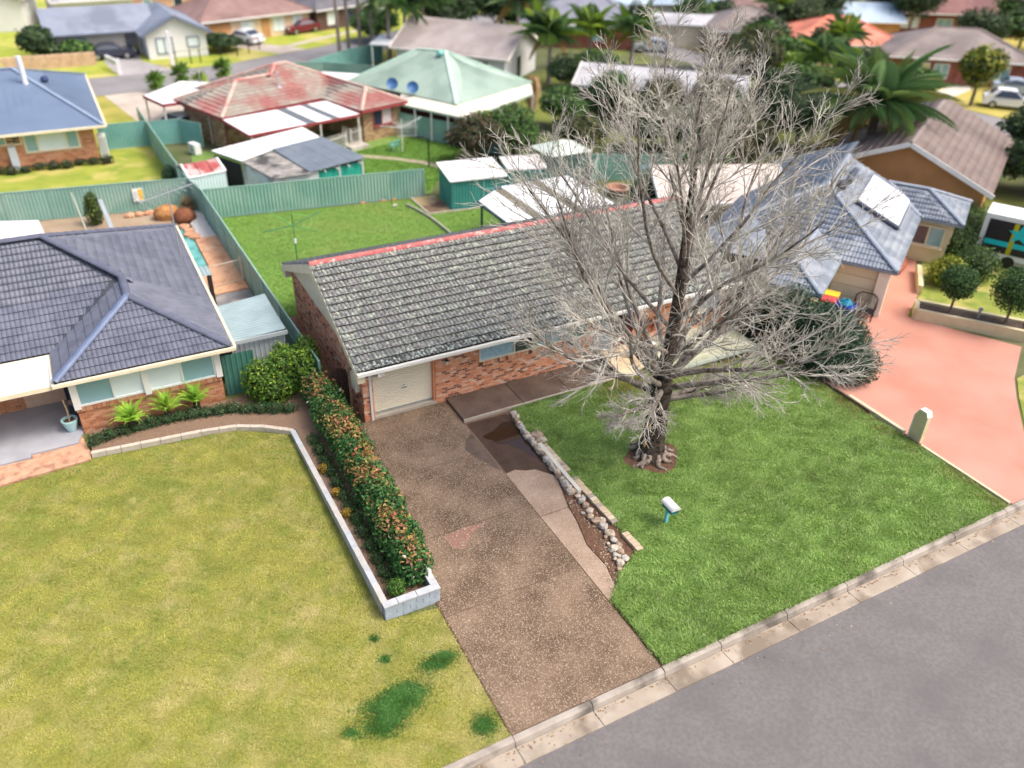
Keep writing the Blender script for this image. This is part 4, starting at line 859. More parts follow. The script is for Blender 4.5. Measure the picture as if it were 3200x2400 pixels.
for i in range(11):
    a = i*2*math.pi/11+rt.uniform(-.2,.2); L = rt.uniform(.75,1.15); rr = np.linspace(.42,L,7)
    P = np.array([[q*math.cos(a+.12*math.sin(j+i)), q*math.sin(a+.12*math.sin(j+i)), .24*(1-j/6)**1.6-.0] for j,q in enumerate(rr)]); rl.tube(P,np.linspace(.13,.035,7),7)
rl.obj('surface_roots', rb_, tree)
def leader(p0, top, z0, z1, r0, r1, m, n=10):
    P = np.array([[p0[0]+(top[0]-p0[0])*t**1.2+.10*math.sin(t*6+p0[0]*9), p0[1]+(top[1]-p0[1])*t**1.2+.08*math.sin(t*5+2), z0+(z1-z0)*t] for t in np.linspace(0,1,n+1)]); R = np.linspace(r0,r1,n+1)
    lb = Limbs(); lb.tube(P,R,10); lb.obj('leader', m, tree); return lambda z: (np.interp(z,P[:,2],P[:,0]), np.interp(z,P[:,2],P[:,1])), P, R
g = 2.3999
L1,P1,R1 = leader(lead(3.1),(.45,.25),3.1,12.4,.26,.03,bark_d,14)
kids(P1[5:],R1[5:],1,4.0)
# lowest boughs, nearly level, then a fan of long limbs up to the crown
for i,(z,az,el,k) in enumerate([(2.45,3.6,-.06,.62),(2.2,.15,.06,.85),(2.3,3.45,.14,.62),(2.4,-.55,.22,.70),(2.5,5.9,.16,1.0),(2.6,2.45,.2,.95),(2.7,.75,.24,1.0),(2.8,4.05,.40,.76)]):
    limb(z, az, el, .10 if i else .055, .035 if i > 1 else (.0 if i else -.10), m=bark_l if i in (0,1) else bark_m, lead=lead, k=k, lev=1 if i else 2)
for i in range(15):
    z = 2.7+.08*i; limb(min(z,3.4), .4+i*g, .38+.042*i, .112-.003*i, .035, lead=lead)
for i,z in enumerate(np.linspace(3.8,9.6,15)): limb(z, 1.3+i*g, .55+.055*i, .074-.003*i, .045, lead=L1)
tag(twig2.obj('boughs', bark_l, tree), kind='stuff'); tag(twig.obj('twigs', bark_l, tree), kind='stuff')
for x,y,z in ((-.42,-.1,.7),(-.36,-.14,1.5),(-.40,-.2,2.2)):
    ob('torn_bark', MB().blob((x,y,z),(.04,.05,.14),3,.2,6,5), mat('torn_wood', (.55,.33,.16)), tree, world=False)
# fallen leaves under the tree and along the deck
rl_ = np.random.RandomState(5); n = 900
P = np.c_[rl_.uniform(9.0,17.0,n), -1.95-np.abs(rl_.normal(0,.8,n)), rl_.uniform(.07,.10,n)]
P2 = np.c_[rl_.uniform(17.0,17.75,380), rl_.uniform(-9.5,-2.5,380), rl_.uniform(.06,.09,380)]; P3 = np.c_[rl_.uniform(12.1,16.8,60), rl_.uniform(-2.3,-.1,60), np.full(60,.415)]
P4_ = np.c_[rl_.uniform(11.0,12.0,40), rl_.uniform(-1.5,-.6,40), np.full(40,.47)]
PP = np.concatenate([P,P2,P3,P4_]); o = link('fallen_leaves', leaves('fallen_leaves', PP, .075, pick([(.30,.12,.05),(.40,.20,.08),(.20,.07,.04),(.45,.33,.16)],[3,3,3,2],len(PP),rl_), lm, np.tile([0,0,1.],(len(PP),1)), .35, .6))
tag(o, 'dry brown leaves fallen on the lawn beside the deck', 'leaves', None, 'stuff')

n = 520; xg = rl_.uniform(-9,18,n); yg = np.where(rl_.uniform(0,1,n) < .7, -14.36-np.abs(rl_.normal(0,.07,n)), rl_.uniform(-15.6,-14.3,n)); zg = np.where(yg > -14.82, -.14+(-14.31-yg)*.07+.004, -.128)
PG = np.c_[xg,yg,zg]; o = link('gutter_leaves', leaves('gutter_leaves', PG, .055, pick([(.30,.16,.08),(.42,.30,.16),(.20,.10,.05),(.5,.44,.3)],[3,3,3,1],n,rl_), lm, np.tile([0,0,1.],(n,1)), .3, .6))
tag(o, 'dry leaf scraps and grit lying along the gutter', 'leaves', None, 'stuff')
# ------------------------------------------------------------------ house on the left (blue tiles, orange brick)
brick_l = [mat('brick_orange_l', (.47,.20,.10), (.54,.25,.13), 6, .9), mat('brick_tan_l', (.52,.26,.15), (.58,.31,.19), 6, .9), mat('brick_deep_l', (.38,.15,.08), (.44,.19,.1), 6, .9)]
mort_l = mat('mortar_l', (.60,.42,.30), (.64,.47,.35), 5, .95)
glz_t = glassmat('glass_teal', (.24,.42,.47), .15); glz_w = mat('blind_white', (.66,.75,.79), (.72,.80,.83), 1, .3); glz_d = glassmat('glass_dark', (.03,.045,.07), .08)
LH = thing('blue_tiled_house', 'orange brick house with dark blue grey tiled hip roof on the left', 'house', (-8,9,0))
ob('wall', MB().prism([(-9.35,3.75),(-4.35,3.75),(-4.25,15.7),(-24,15.7),(-24,6.2),(-9.35,6.2)], -.1, 2.42), mort_l, LH)
B = BrickSet(brick_l, [4,3,2])
B.wall((-9.35,3.75,0), (1,0), 5.0, 1.0); B.soldier((-9.38,3.70,0), (1,0), 5.06, .98)
B.wall((-4.35,3.75,0), (0,1), 2.5, 2.3); B.wall((-14,6.2,0), (1,0), 2.9, 2.2); B.wall((-9.35,6.2,0),(0,-1),2.45,2.3)
B.finish(LH, 260)
lt = mat('tile_blue', (.095,.105,.142), (.130,.14,.182), 2.5, .5, spec=.4, c3=(.14,.15,.195), scale3=1.1)
T = TileSet(lt, W=.33, G=.36, amp=.030, lift=.042); und = MB(); t_ = .45
rf = T.face((-3.85,3.35), (-3.78,16.15), 2.5, t_, [(0,0),(12.8,0),(7.4,5.4),(7.2,5.4),(4.7,2.95),(2.95,2.95)], under=und)
T.face((-9.75,3.35), (-3.85,3.35), 2.5, t_, [(0,0),(5.9,0),(2.95,2.95)], under=und)
T.face((-9.75,5.6), (-9.75,3.35), 2.5, t_, [(0,0),(2.25,0),(-.7,2.95),(-2.45,2.95)], under=und)
T.face((-24,5.6), (-9.75,5.6), 2.5, t_, [(0,0),(14.25,0),(17.2,2.75),(14.8,5.3),(0,5.3)], under=und)
T.face((-3.78,16.15), (-24,16.15), 2.5, t_, [(0,0),(20.2,0),(20.2,5.3),(5.4,5.3)], under=und)
ob('roof_deck', und, mat('blue_shadow', (.04,.045,.06)), LH); T.finish(LH, 300)
cap = mat('cap_blue', (.095,.105,.15), (.12,.13,.18), 3, .4)
hipcap(LH, (-3.85,3.35,2.55), (-6.8,6.3,3.88), cap, .12); hipcap(LH, (-6.8,6.3,3.88), (-6.8,8.05,3.88), cap, .12)
hipcap(LH, (-6.8,8.1,3.90), (-9.2,10.75,4.97), cap, .12); hipcap(LH, (-9.2,10.75,4.97), (-24,10.9,4.97), cap, .12); hipcap(LH, (-3.8,16.1,2.55), (-9.2,10.75,4.97), cap, .12)
hipcap(LH, (-9.75,3.35,2.55), (-6.8,6.3,3.88), mat('cap_painted_sheen', (.11,.15,.25), (.15,.19,.30), 3, .45), .12)  # sheen along this hip is painted in as a lighter, bluer cap colour
ob('valley', MB().beam((-9.74,5.62,2.53),(-6.82,8.35,3.83),.30,.03), mat('valley_metal', (.05,.055,.07), (.07,.075,.09), 3, .4), LH)
gt = MB().box(-9.85,3.22,2.36,-3.70,3.34,2.48).box(-3.76,3.34,2.36,-3.66,16.2,2.48).box(-24,5.46,2.36,-9.86,5.58,2.48).box(-9.87,3.34,2.36,-9.77,5.58,2.48)
ob('gutter', gt, cream, LH); ob('fascia', MB().box(-9.74,3.36,2.30,-3.86,3.40,2.47).box(-3.90,3.4,2.30,-3.86,16,2.47), white, LH)
ob('soffit', MB().box(-9.7,3.4,2.38,-3.9,3.74,2.41).box(-4.24,3.76,2.38,-3.9,15.9,2.41), white, LH)
window(LH, (-9.25,3.74), (1,0), 4.75, 1.20, 1.17, white, glz_w, (1,1,1,1), .07, .06, None, gms=[glz_t, glz_w, glz_w, glz_t])
ob('window_post', MB().box(-7.05,3.6,1.1,-6.83,3.73,2.38), white, LH); ob('window_post', MB().box(-9.42,3.62,1.1,-9.2,3.735,2.4), white, LH); ob('window_post', MB().box(-4.5,3.62,1.15,-4.28,3.735,2.4), white, LH)
for x0,w_ in ((-10.95,1.2),(-13.6,1.9)): window(LH, (x0,6.19), (1,0), w_, 1.0, 1.2, mat('frame_blue', (.45,.58,.70), (.5,.62,.74), 2, .4), glz_d, (1,))
ob('front_door', MB().box(-9.75,6.10,.0,-9.40,6.19,2.1), glz_d, LH)
ob('porch_floor', MB().prism([(-24,6.19),(-9.37,6.19),(-9.37,3.80),(-9.6,3.1),(-11.1,3.1),(-11.1,2.9),(-24,2.9)], -.1, .12), mat('porch_grey', (.33,.34,.38), (.39,.40,.44), 1.5, .5), LH)
ob('porch_step', MB().prism([(-9.45,3.6),(-9.25,2.35),(-9.3,1.98),(-13,1.70),(-24,1.5),(-24,2.88),(-11.08,2.88),(-11.08,3.08),(-9.62,3.08)], -.1, .06), mat('brick_step', (.50,.27,.17), (.57,.34,.23), 4, .9, c3=(.35,.19,.13), scale3=3, bump=.3), LH)
pr = ob('porch_roof', MB().slab([(-9.86,5.5,2.46),(-24,5.5,2.46),(-24,3.5,2.36),(-9.86,3.5,2.36)], .03), offwhite, LH)
roofsheet([(-24,3.48,2.37),(-9.86,3.48,2.37),(-9.86,5.52,2.47),(-24,5.52,2.47)], mat('porch_sheet', (.66,.67,.67), (.72,.73,.73), .8, .4), 'porch_sheet', LH, .3, .03)
ob('porch_fascia', MB().box(-24,3.40,2.24,-9.84,3.47,2.40), cream, LH)
pt = thing('turquoise_pot', 'pale turquoise garden pot on the porch of the left house', 'pot', (-9.72,4.0,.12))
ob('pot', MB().lathe([(.14,0),(.24,.30),(.26,.42),(.28,.42),(.28,.48),(.22,.48),(.2,.38)], 16), mat('pot_turq', (.36,.60,.62), (.44,.66,.68), 3, .35), pt, False)
ob('pot_soil', MB().lathe([(.2,.37),(.21,.40)], 12), soil, pt, False); ob('stem', MB().tube([(0,0,.4),(.03,.0,.8),(.0,.04,1.3)], .03, 6), timber, pt, False)
ch = thing('porch_chair', 'dark folded chair behind the turquoise pot on the porch', 'chair', (-9.55,4.4,.12))
ob('seat', MB().box(-.1,-.25,.40,.1,.25,.45), glz_d, ch, False); ob('backrest', MB().beam((.09,0,.45),(.16,0,1.0),.45,.04), glz_d, ch, False)
for y in (-.22,.22):
    for x in (-.08,.08): ob('leg', MB().box(x-.02,y-.02,0,x+.02,y+.02,.4), blackm, ch, False)
# tv antenna on its mast
an = thing('tv_antenna', 'tall grey television antenna on a mast behind the blue tiled roof', 'antenna', (-4.25,11,2.3))
ob('mast', MB().tube([(0,0,-.1),(0,0,3.9)], .030, 8), gal, an, False)
ob('boom', MB().beam((-1.15,-.5,3.55),(1.2,.5,3.72),.04,.04), gal, an, False)
for i in range(9):
    t = -1+i*.25; l = .75-.05*i; c = Vector((1.15*t,.5*t,3.63+.085*t)); ob('element', MB().tube([c+Vector((-.36,.9,.1))*l, c-Vector((-.36,.9,.1))*l], .014, 5), gal, an, False)
# ferns in front of the left house
frs = []
def fern(name, label, x, y, z, R, n, cols, group=None, seed=1):
    t = thing(name, label, 'fern', (x,y,z), group=group); rs = np.random.RandomState(seed)
    st = MB().lathe([(.14,-.3),(.12,.0),(.06,.12)], 8); ob('stump', st, mat('fern_stump', (.05,.035,.025), rough=1), t, False)
    Vs = []; L = R
    k = 16; V = []; F = []
    for i in range(k):
        s = i/(k-1); px = L*(s*.95); pz = .9*L*math.sin(s*1.9)*.55; w_ = .17*L*math.sin(min(1,s*1.25+.12)*math.pi)**.7+.01
        for q in (-1,1):
            b = len(V); tw = .03*L; V += [(px-tw,0,pz),(px+tw,0,pz),(px+tw*1.6+.05*L,q*w_,pz-.02+.06*L*abs(q)*.5)]; F.append((b,b+1,b+2))
        b = len(V)
        if i < k-1: s2 = (i+1)/(k-1); V += [(px,-.012,pz),(px,.012,pz),(L*s2*.95,.0,.9*L*math.sin(s2*1.9)*.55)]; F.append((b,b+1,b+2))
    mes = [npmesh('frond', np.array(V), np.array(F), lm, np.tile(np.array(c)*(1+.0), (len(V),1))) for c in cols]
    for i in range(n):
        o = link('frond', mes[rs.randint(len(mes))], t, (0,0,.05), (rs.uniform(-.15,.15), -rs.uniform(-.15,.85), i*2*math.pi/n*1.0+rs.uniform(-.15,.15))); s = rs.uniform(.8,1.12); o.scale = (s,s,s)
    return t
fc = [(.28,.52,.05),(.38,.62,.07),(.19,.40,.045)]
for i,(x,y,l) in enumerate([(-7.75,3.05,'lime green fern nearest the porch of the left house'),(-6.5,3.15,'middle lime green fern of the three by the brick wall'),(-5.45,3.3,'lime green fern nearest the corner of the left house')]):
    fern('fern', l, x, y, .50, .78, 56, fc if i != 1 else fc+[(.38,.42,.08)], 'lime green ferns along the left house wall', 40+i)
# ------------------------------------------------------------------ fences round the middle block
fence('side_fence', 'long green steel fence between the left house and the brick house', [(-.95,2.2),(-1.15,10),(-1.42,22.9),(-1.75,25.2)], 1.75, greengreen, greenrail, 2.35, midrail=True, rib=.012)
fence('back_fence', 'ribbed green steel fence along the back of the lawn', [(-1.35,22.95),(3.0,22.35),(7.4,21.8),(11.35,21.25)], 1.75, greengreen, greenrail, 2.2, rib=.04)
fence('corner_fence', 'short green fence between the two teal garden sheds', [(15.2,20.4),(17.9,17.2),(18.0,13.0)], 1.75, greengreen, greenrail, 2.35)
fence('cross_fence', 'pale green fence between the pool garden and the yard behind', [(-16,27.4),(-11.3,26.75),(-4.6,25.75),(-1.78,25.2)], 1.75, greengreen, greenrail, 2.4, rib=.02)
fence('far_side_fence', 'green fence running back from the corner along the blue roofed house yard', [(-1.78,25.25),(-2.0,31),(-2.25,38.5),(-2.35,42.5)], 1.75, greengreen, greenrail, 2.35, rib=.012)
fence('blue_yard_fence', 'ribbed green fence panel closing the yard by the blue roofed house', [(-5.4,38.6),(-2.3,38.5)], 1.75, mat('fence_blue_green', (.14,.33,.32), (.19,.40,.37), .8, .5), greenrail, 2.3, rib=.03)
fence('driveway_gate_fence', 'short ribbed green fence beside the red roofed house', [(-2.0,38.45),(-.2,38.3),(1.0,36.6)], 1.7, MATS['fence_blue_green'], greenrail, 2.3, rib=.03)
# timber side gate
g_ = thing('side_gate', 'dark timber side gate with an arched top beside the garage', 'gate', (-.55,1.35,0))
gm2 = mat('dark_timber', (.035,.022,.018), (.07,.045,.035), 9, .8)
for i in range(8):
    x = -.42+i*.115; h = 1.45+.32*math.sin(math.pi*(i+.5)/8); ob('paling', MB().box(x,-.015,.05,x+.10,.015,h), gm2, g_, False)
ob('rail', MB().box(-.43,.016,.4,.5,.06,.5), gm2, g_, False); ob('rail', MB().box(-.43,.016,1.2,.5,.06,1.3), gm2, g_, False)
ob('post', MB().box(.42,-.06,0,.52,.06,1.75), timber, g_, False)
# grey shed beside the left house
gs = thing('narrow_shed', 'narrow grey steel shed between the left house and the fence', 'shed', (-2.6,6.2,0))
shg = mat('shed_grey', (.40,.45,.47), (.47,.52,.54), .8, .45)
roofsheet([(-3.72,7.75,1.98),(-3.72,4.6,1.98),(-1.55,4.5,2.12),(-1.55,7.85,2.12)][0:4], mat('shed_roof_grey', (.25,.34,.36), (.31,.40,.42), 1.5, .4), 'roof_sheet', gs, .19, .03)
wallsheet((-3.68,4.66),(-1.6,4.62),0,1.95,shg,'front_wall',gs,2.08); wallsheet((-1.6,4.62),(-1.6,7.75),0,2.08,shg,'side_wall',gs)
wallsheet((-1.6,7.75),(-3.68,7.7),0,2.08,shg,'rear_wall',gs,1.95); ob('roof_trim', MB().box(-3.74,4.44,1.90,-1.5,4.50,2.06), shg, gs)
wallsheet((-4.2,4.0),(-3.0,4.0),0,1.8,mat('screen_green', (.05,.16,.13), (.07,.2,.16), 2, .5),'side_screen',gs)
# pool corner of the left house
struct('pool_slab', MB().prism([(-4.2,7.8),(-1.2,7.9),(-1.3,13.0),(-4.2,12.9)], -.1, .010), mat('slab_dark', (.17,.17,.18), (.25,.25,.26), 1.2, .8, c3=(.36,.31,.28), scale3=.7), 'dark stained concrete slab behind the narrow shed')
struct('pool_paving', MB().prism([(-4.2,13.0),(-1.3,13.1),(-1.4,20.2),(-2.55,20.3),(-2.55,16.2),(-2.9,15.6),(-3.6,15.5),(-4.2,15.5)], -.1, .03), mat('pool_brick', (.62,.34,.20), (.68,.40,.25), 5, .8, c3=(.54,.27,.15), scale3=2), 'orange brick paving beside the pool')
struct('pool_water', MB().prism([(-4.2,15.55),(-3.5,15.55),(-2.95,15.7),(-2.62,16.3),(-2.62,20.2),(-3.0,22.3),(-4.2,22.4)], -.1, .018), mat('pool_water', (.06,.28,.25), (.20,.50,.46), .9, .06, spec=.7, c3=(.02,.12,.10), scale3=.35), 'green swimming pool beside the blue tiled house')
gvl = mat('white_gravel', (.62,.60,.58), (.78,.77,.75), 25, .9, bump=.8)
struct('gravel_bed', MB().prism([(-2.5,20.3),(-1.42,20.2),(-1.55,24.4),(-2.4,24.8),(-2.2,22.8)], -.1, .04), gvl, 'bed of white gravel along the fence')
rs = random.Random(77); gg = MB()
for i in range(260): r_ = rs.uniform(.05,.1); gg.blob((rs.uniform(-2.35,-1.5), rs.uniform(20.3,24.2), .06), (r_,r_,r_*.7), i, .25, 6, 4)
solo('white_stones', gg, gvl, 'white stones heaped along the fence by the pool', 'stones', kind='stuff')
for i,(x,y,a,b,h,l) in enumerate([(-3.35,24.0,.75,.6,.55,'large orange brown boulder at the end of the pool'),(-2.55,23.2,.6,.6,.5,'dark red boulder in front of the orange boulder')]):
    solo('boulder', MB().blob((x,y,.2),(a,b,h),50+i,.12,12,8), mat(('rock_orange','rock_red')[i], ((.33,.14,.045),(.17,.06,.03))[i], ((.48,.25,.10),(.26,.10,.05))[i], 5, .8, bump=.5), l, 'rock', 'boulders by the pool', base=(x,y,0), smooth=True)
for i,(x,y) in enumerate([(-2.75,22.1),(-2.62,21.4),(-2.72,20.85),(-2.5,20.45)]):
    solo('coping_rock', MB().blob((x,y,.08),(.30,.34,.13),60+i,.15,9,6,flat=.6), mat('rock_coping', (.52,.26,.15), (.60,.34,.22), 4, .85), ('pinkish coping rock beside the boulders','second pinkish coping rock from the boulders','third pinkish coping rock from the boulders','pinkish coping rock nearest the brick paving')[i], 'rock', 'coping rocks on the pool edge', base=(x,y,0))
gt_ = thing('grass_clump', 'dry straw coloured grass clump in the fence corner', 'plant', (-2.1,24.4,.1))
rsn = np.random.RandomState(3); n = 420; a = rsn.uniform(0,6.28,n); el = rsn.uniform(.1,1.3,n); L = rsn.uniform(.5,1.0,n)
tip = np.c_[np.cos(a)*np.cos(el)*L, np.sin(a)*np.cos(el)*L, np.sin(el)*L*.9+.35-.3*np.cos(el)]; bs_ = np.c_[np.cos(a)*.12,np.sin(a)*.12,np.full(n,.35)]; pr_ = np.c_[-np.sin(a),np.cos(a),np.zeros(n)]*.018
V = np.stack([bs_-pr_,bs_+pr_,tip],1).reshape(-1,3); link('blades', npmesh('blades', V, np.arange(n*3).reshape(-1,3), lm, np.repeat(pick([(.30,.23,.13),(.40,.32,.19),(.17,.13,.07)],[3,3,2],n,rsn),3,0)), gt_)
ob('crown_base', MB().blob((0,0,.2),(.22,.22,.25),3,.2,8,6), soil, gt_, False)
pf = thing('pool_fence', 'pale metal pool fence across the orange brick paving', 'fence', (-2.9,13.6,0)); pfm = mat('pool_fence_metal', (.55,.50,.40), (.60,.55,.45), 3, .4)
for z in (.1,1.15): ob('rail', MB().beam((-4.2,13.5,z),(-1.35,14.0,z),.035,.03), pfm, pf)
for i in range(25): t = i/24; ob('bar', MB().box(-4.2+2.85*t-.009,13.5+.5*t-.009,.1,-4.2+2.85*t+.009,13.5+.5*t+.009,1.15), pfm, pf)
ob('post', MB().box(-1.40,13.95,0,-1.33,14.05,1.25), pfm, pf)
bb = thing('pump_cover', 'small corrugated cover on dark legs against the blue tiled house', 'pump cover', (-3.5,12.5,0))
roofsheet([(-3.75,12.0,1.55),(-3.0,12.0,1.5),(-3.0,13.1,1.5),(-3.75,13.1,1.55)], mat('shed_roof_grey', (.25,.34,.36)), 'roof_sheet', bb, .19, .03)
for x,y in ((-3.7,12.05),(-3.08,12.05),(-3.08,13.0),(-3.7,13.0)): ob('leg', MB().box(x-.05,y-.05,0,x+.05,y+.05,1.5), blackm, bb)
sk = solo('skimmer_lid', MB().prism([(-2.35,18.2),(-1.75,18.3),(-1.8,18.9),(-2.35,18.8)], .03,.07), mat('lid_orange', (.66,.40,.26), (.7,.45,.3), 3, .7), 'square paver lid on the pool paving', 'lid')
ppost = mat('blue_grey_post', (.28,.33,.39), (.33,.38,.44), 3, .5)
solo('leaning_panel', MB().beam((-6.35,22.9,-.05),(-6.6,23.7,1.7),.22,.05), ppost, 'blue grey panel leaning beside the conifer', 'panel')
solo('tall_pole', MB().tube([(-7.6,22.9,-.05),(-7.9,24.8,1.9)], .04, 8), mat('pole_pale', (.33,.36,.30), (.38,.41,.35), 3, .6), 'pale pole leaning left of the small conifer', 'pole')
shrub('conifer', 'small dark conifer standing against the pale green fence', 'shrub', [((-7.05,24.6,.7),(.48,.45,.75)),((-7.05,24.6,1.35),(.38,.36,.55))], 1800, .12, [(.05,.10,.03),(.09,.15,.04),(.20,.24,.05)], [4,3,1.5], stem=[(-7.05,24.6,.5,.05)], seed=44)
sg_ = thing('fence_sign', 'white and yellow pool safety notice on the pale green fence', 'sign', (-4.55,25.68,1.0))
ob('board', MB().box(-.28,-.02,-.38,.28,.0,.38), white, sg_, False); ob('yellow_half', MB().box(.02,-.026,-.30,.26,-.021,.30), mat('sign_yellow', (.80,.52,.06), rough=.5), sg_, False)
ob('grey_figure', MB().box(-.24,-.026,-.2,-.04,-.021,.2), mat('sign_grey', (.55,.60,.64), rough=.5), sg_, False)
tk = thing('pale_shade_sail', 'pale grey canopy behind the blue tiled roof at the left edge', 'canopy', (-11,19.5,0))
ob('canopy', MB().add([(-14,18.0,2.2),(-9.4,18.6,2.0),(-9.6,20.4,2.2),(-14,21.2,2.5),(-12,19.6,2.55)], [(0,1,4),(1,2,4),(2,3,4),(3,0,4)]), mat('sail', (.62,.60,.62), (.66,.65,.67), 1, .7), tk)
for x,y in ((-9.5,18.7),(-9.7,20.2),(-13.9,18.1),(-13.9,21)): ob('post', MB().box(x-.04,y-.04,0,x+.04,y+.04,2.02), gal, tk)
struct('pool_garden', MB().prism([(-40,16),(-4.25,16),(-4.25,22.5),(-2.6,22.7),(-2.3,24.9),(-4.6,25.65),(-11.3,26.65),(-40,30.8)], -.2, .008), mat('pool_yard', (.30,.22,.15), (.36,.28,.20), 1, .95), 'paved yard behind the blue tiled house')
for i in range(3): solo('garden_stone', MB().blob((-4.2-.55*i,25.0,.1),(.3,.22,.16),70+i,.2,8,6), mat('rock_coping', (.5,.3,.2)), ('pale rock at the foot of the fence nearest the boulders','pale rock second from the boulders along the fence','pale rock third from the boulders along the fence')[i], 'rock', 'rocks along the pale green fence', base=(-4.2-.55*i,25.0,0))
# ------------------------------------------------------------------ back yard of the brick house
def shed(name, label, x0, y0, x1, y1, rz, h0, h1, wall, roof, skew=0, frame=None, doors=True, ov=.12):
    """steel shed, local x along the front; roof rises from the front (h0) to the back (h1)"""
    t = thing(name, label, 'shed', (x0,y0,0), rz); W, D = x1, y1
    s_ = t; ROOT[t.name] = Vector()
    wallsheet((0,0),(W,0),0,h0,wall,'front_wall',t); wallsheet((W,0),(W,D),0,h0,wall,'side_wall',t,h1); wallsheet((W,D),(0,D),0,h1,wall,'rear_wall',t); wallsheet((0,D),(0,0),0,h1,wall,'side_wall',t,h0)
    roofsheet([(-ov,-ov,h0),(W+ov,-ov,h0),(W+ov,D+ov,h1),(-ov,D+ov,h1)], roof, 'roof_sheet', t, .2, .02)
    fm = frame or roof
    ob('roof_trim', MB().beam((-ov,-ov-.01,h0-.03),(W+ov,-ov-.01,h0-.03),.03,.09).beam((-ov-.01,-ov,h0-.03),(-ov-.01,D+ov,h1-.03),.03,.09), fm, t)
    if doors:
        d = ob('door_frame', MB().box(W*.58,-.05,0,W*.58+.07,-.028,h0-.05).box(W*.83,-.05,0,W*.83+.07,-.028,h0-.05).box(W*.58+.07,-.05,1.05,W*.83,-.028,1.15), mat('door_trim', (.20,.42,.45), (.24,.47,.5), 2, .4), t)
        ob('handle', MB().box(W*.8,-.075,.95,W*.82,-.05,1.12), blackm, d)
    return t
white_roof = mat('white_roof', (.84,.85,.86), (.78,.80,.82), .7, .35)
rz = math.atan2(17.95-18.35, 15.3-11.95)
shed('garden_shed', 'teal steel garden shed with a white roof on the back lawn', 11.92, 18.38, 3.35, 2.55, rz, 1.85, 2.1, teal, white_roof)
shed('small_shed', 'smaller teal shed with a weathered pale roof behind the back fence', 16.0, 18.9, 2.3, 1.8, rz-.1, 1.8, 2.0, mat('teal_light', (.05,.28,.27), (.08,.34,.32), 1, .45), mat('roof_weathered', (.50,.48,.48), (.60,.58,.57), 2, .6), doors=False)
struct('shed_slab', MB().prism([(10.45,18.4),(15.6,17.8),(15.6,17.95),(12.0,18.4),(12.0,21.1),(10.5,21.3)], -.1, .03), mat('dirt_slab', (.13,.075,.05), (.20,.13,.085), 1.5, .9, c3=(.36,.27,.15), scale3=.6), 'brown dirt slab beside the teal garden shed')
sb_ = mat('slab_edge', (.36,.34,.26), (.46,.43,.35), 5, .9)
solo('slab_edging', MB().beam((10.42,21.2,.04),(10.42,18.36,.04),.09,.1).beam((10.42,18.36,.04),(15.6,17.78,.04),.09,.1), sb_, 'pale concrete edging round the dirt slab', 'edging')
eg = thing('lawn_edging', 'curved weathered timber edging across the back lawn', 'garden border', (10,17.5,0))
ps = [(9.75,20.2),(10.05,19.0),(10.22,17.9),(10.30,16.6),(10.32,15.2),(10.3,13.2)]
for a,b in zip(ps[:-1],ps[1:]): ob('sleeper', MB().beam((*a,.07),(*b,.07),.09,.16), mat('edging_timber', (.32,.29,.23), (.46,.43,.36), 5, .9), eg)
ct = mat('hoist_green', (.02,.12,.05), (.03,.16,.07), 4, .4); ct2 = mat('hoist_lime', (.14,.38,.09), (.2,.45,.12), 3, .4)
ho = thing('rotary_clothesline', 'green rotary clothes line on the back lawn', 'clothes line', (1.70,15.3,0), .42)
ob('mast', MB().tube([(0,0,-.1),(0,0,1.2)], .032, 8).tube([(0,0,1.2),(0,0,2.55)], .024, 8), ct, ho, False); ob('winder', MB().box(-.05,-.06,.95,.05,.06,1.2), offwhite, ho, False)
for i in range(4):
    a = i*math.pi/2; d = Vector((math.cos(a),math.sin(a),0)); ob('arm', MB().tube([Vector((0,0,1.9)), d*1.9+Vector((0,0,2.12))], .028, 6), ct2 if i%2 else ct, ho, False)
ob('stay', MB().tube([(0,0,2.53),(1.15,0,2.05)], .012, 4), ct2, ho, False)
for r_ in (.8,1.25,1.7):
    ob('wire', MB().tube([Vector((math.cos(i*math.pi/2)*r_,math.sin(i*math.pi/2)*r_,1.9+.115*r_)) for i in range(5)], .008, 3, cap=False), ct2, ho, False)
pg = thing('patio_roof', 'large white patio roof with dark slatted skylight strips behind the house', 'patio', (13.9,11.8,0))
stripm = mat('strip_olive', (.16,.145,.10), (.26,.235,.17), 7, .6)
xa = [(10.75,'w'),(12.35,'s'),(12.95,'w'),(14.75,'s'),(15.35,'w'),(17.25,'e')]
F0 = lambda x: 9.35; B0 = lambda x: (12.5 if x < 11 else 13.6)
e0 = [(10.75,9.35,2.62),(17.25,9.35,2.62),(17.25,14.0,2.68),(13.0,14.1,2.68),(10.75,12.5,2.66)]
ob('roof_panel', MB().slab([(10.9,9.4,2.70),(12.35,9.4,2.70),(12.35,13.70,2.72),(10.9,12.62,2.72)], .08), white_roof, pg)
for a,b,m_,nm in ((12.37,12.93,stripm,'slat_strip'),(12.95,14.75,white_roof,'roof_panel'),(14.77,15.33,stripm,'slat_strip'),(15.35,17.25,white_roof,'roof_panel')):
    if nm == 'roof_panel': ob(nm, MB().slab([(a,9.4,2.70),(b,9.4,2.70),(b,14.15,2.72),(a,14.15 if a > 12.95 else 14.10,2.72)], .08), m_, pg)
    else:
        for i in range(6): x = a+(b-a)*(i+.5)/6; ob('slat', MB().box(x-.033,9.4,2.67,x+.033,13.72 if a < 13 else 14.15,2.73), m_, pg)
        ob('strip_base', MB().box(a,9.4,2.60,b,13.7 if a < 13 else 14.1,2.63), mat('strip_shadow', (.05,.05,.05)), pg)
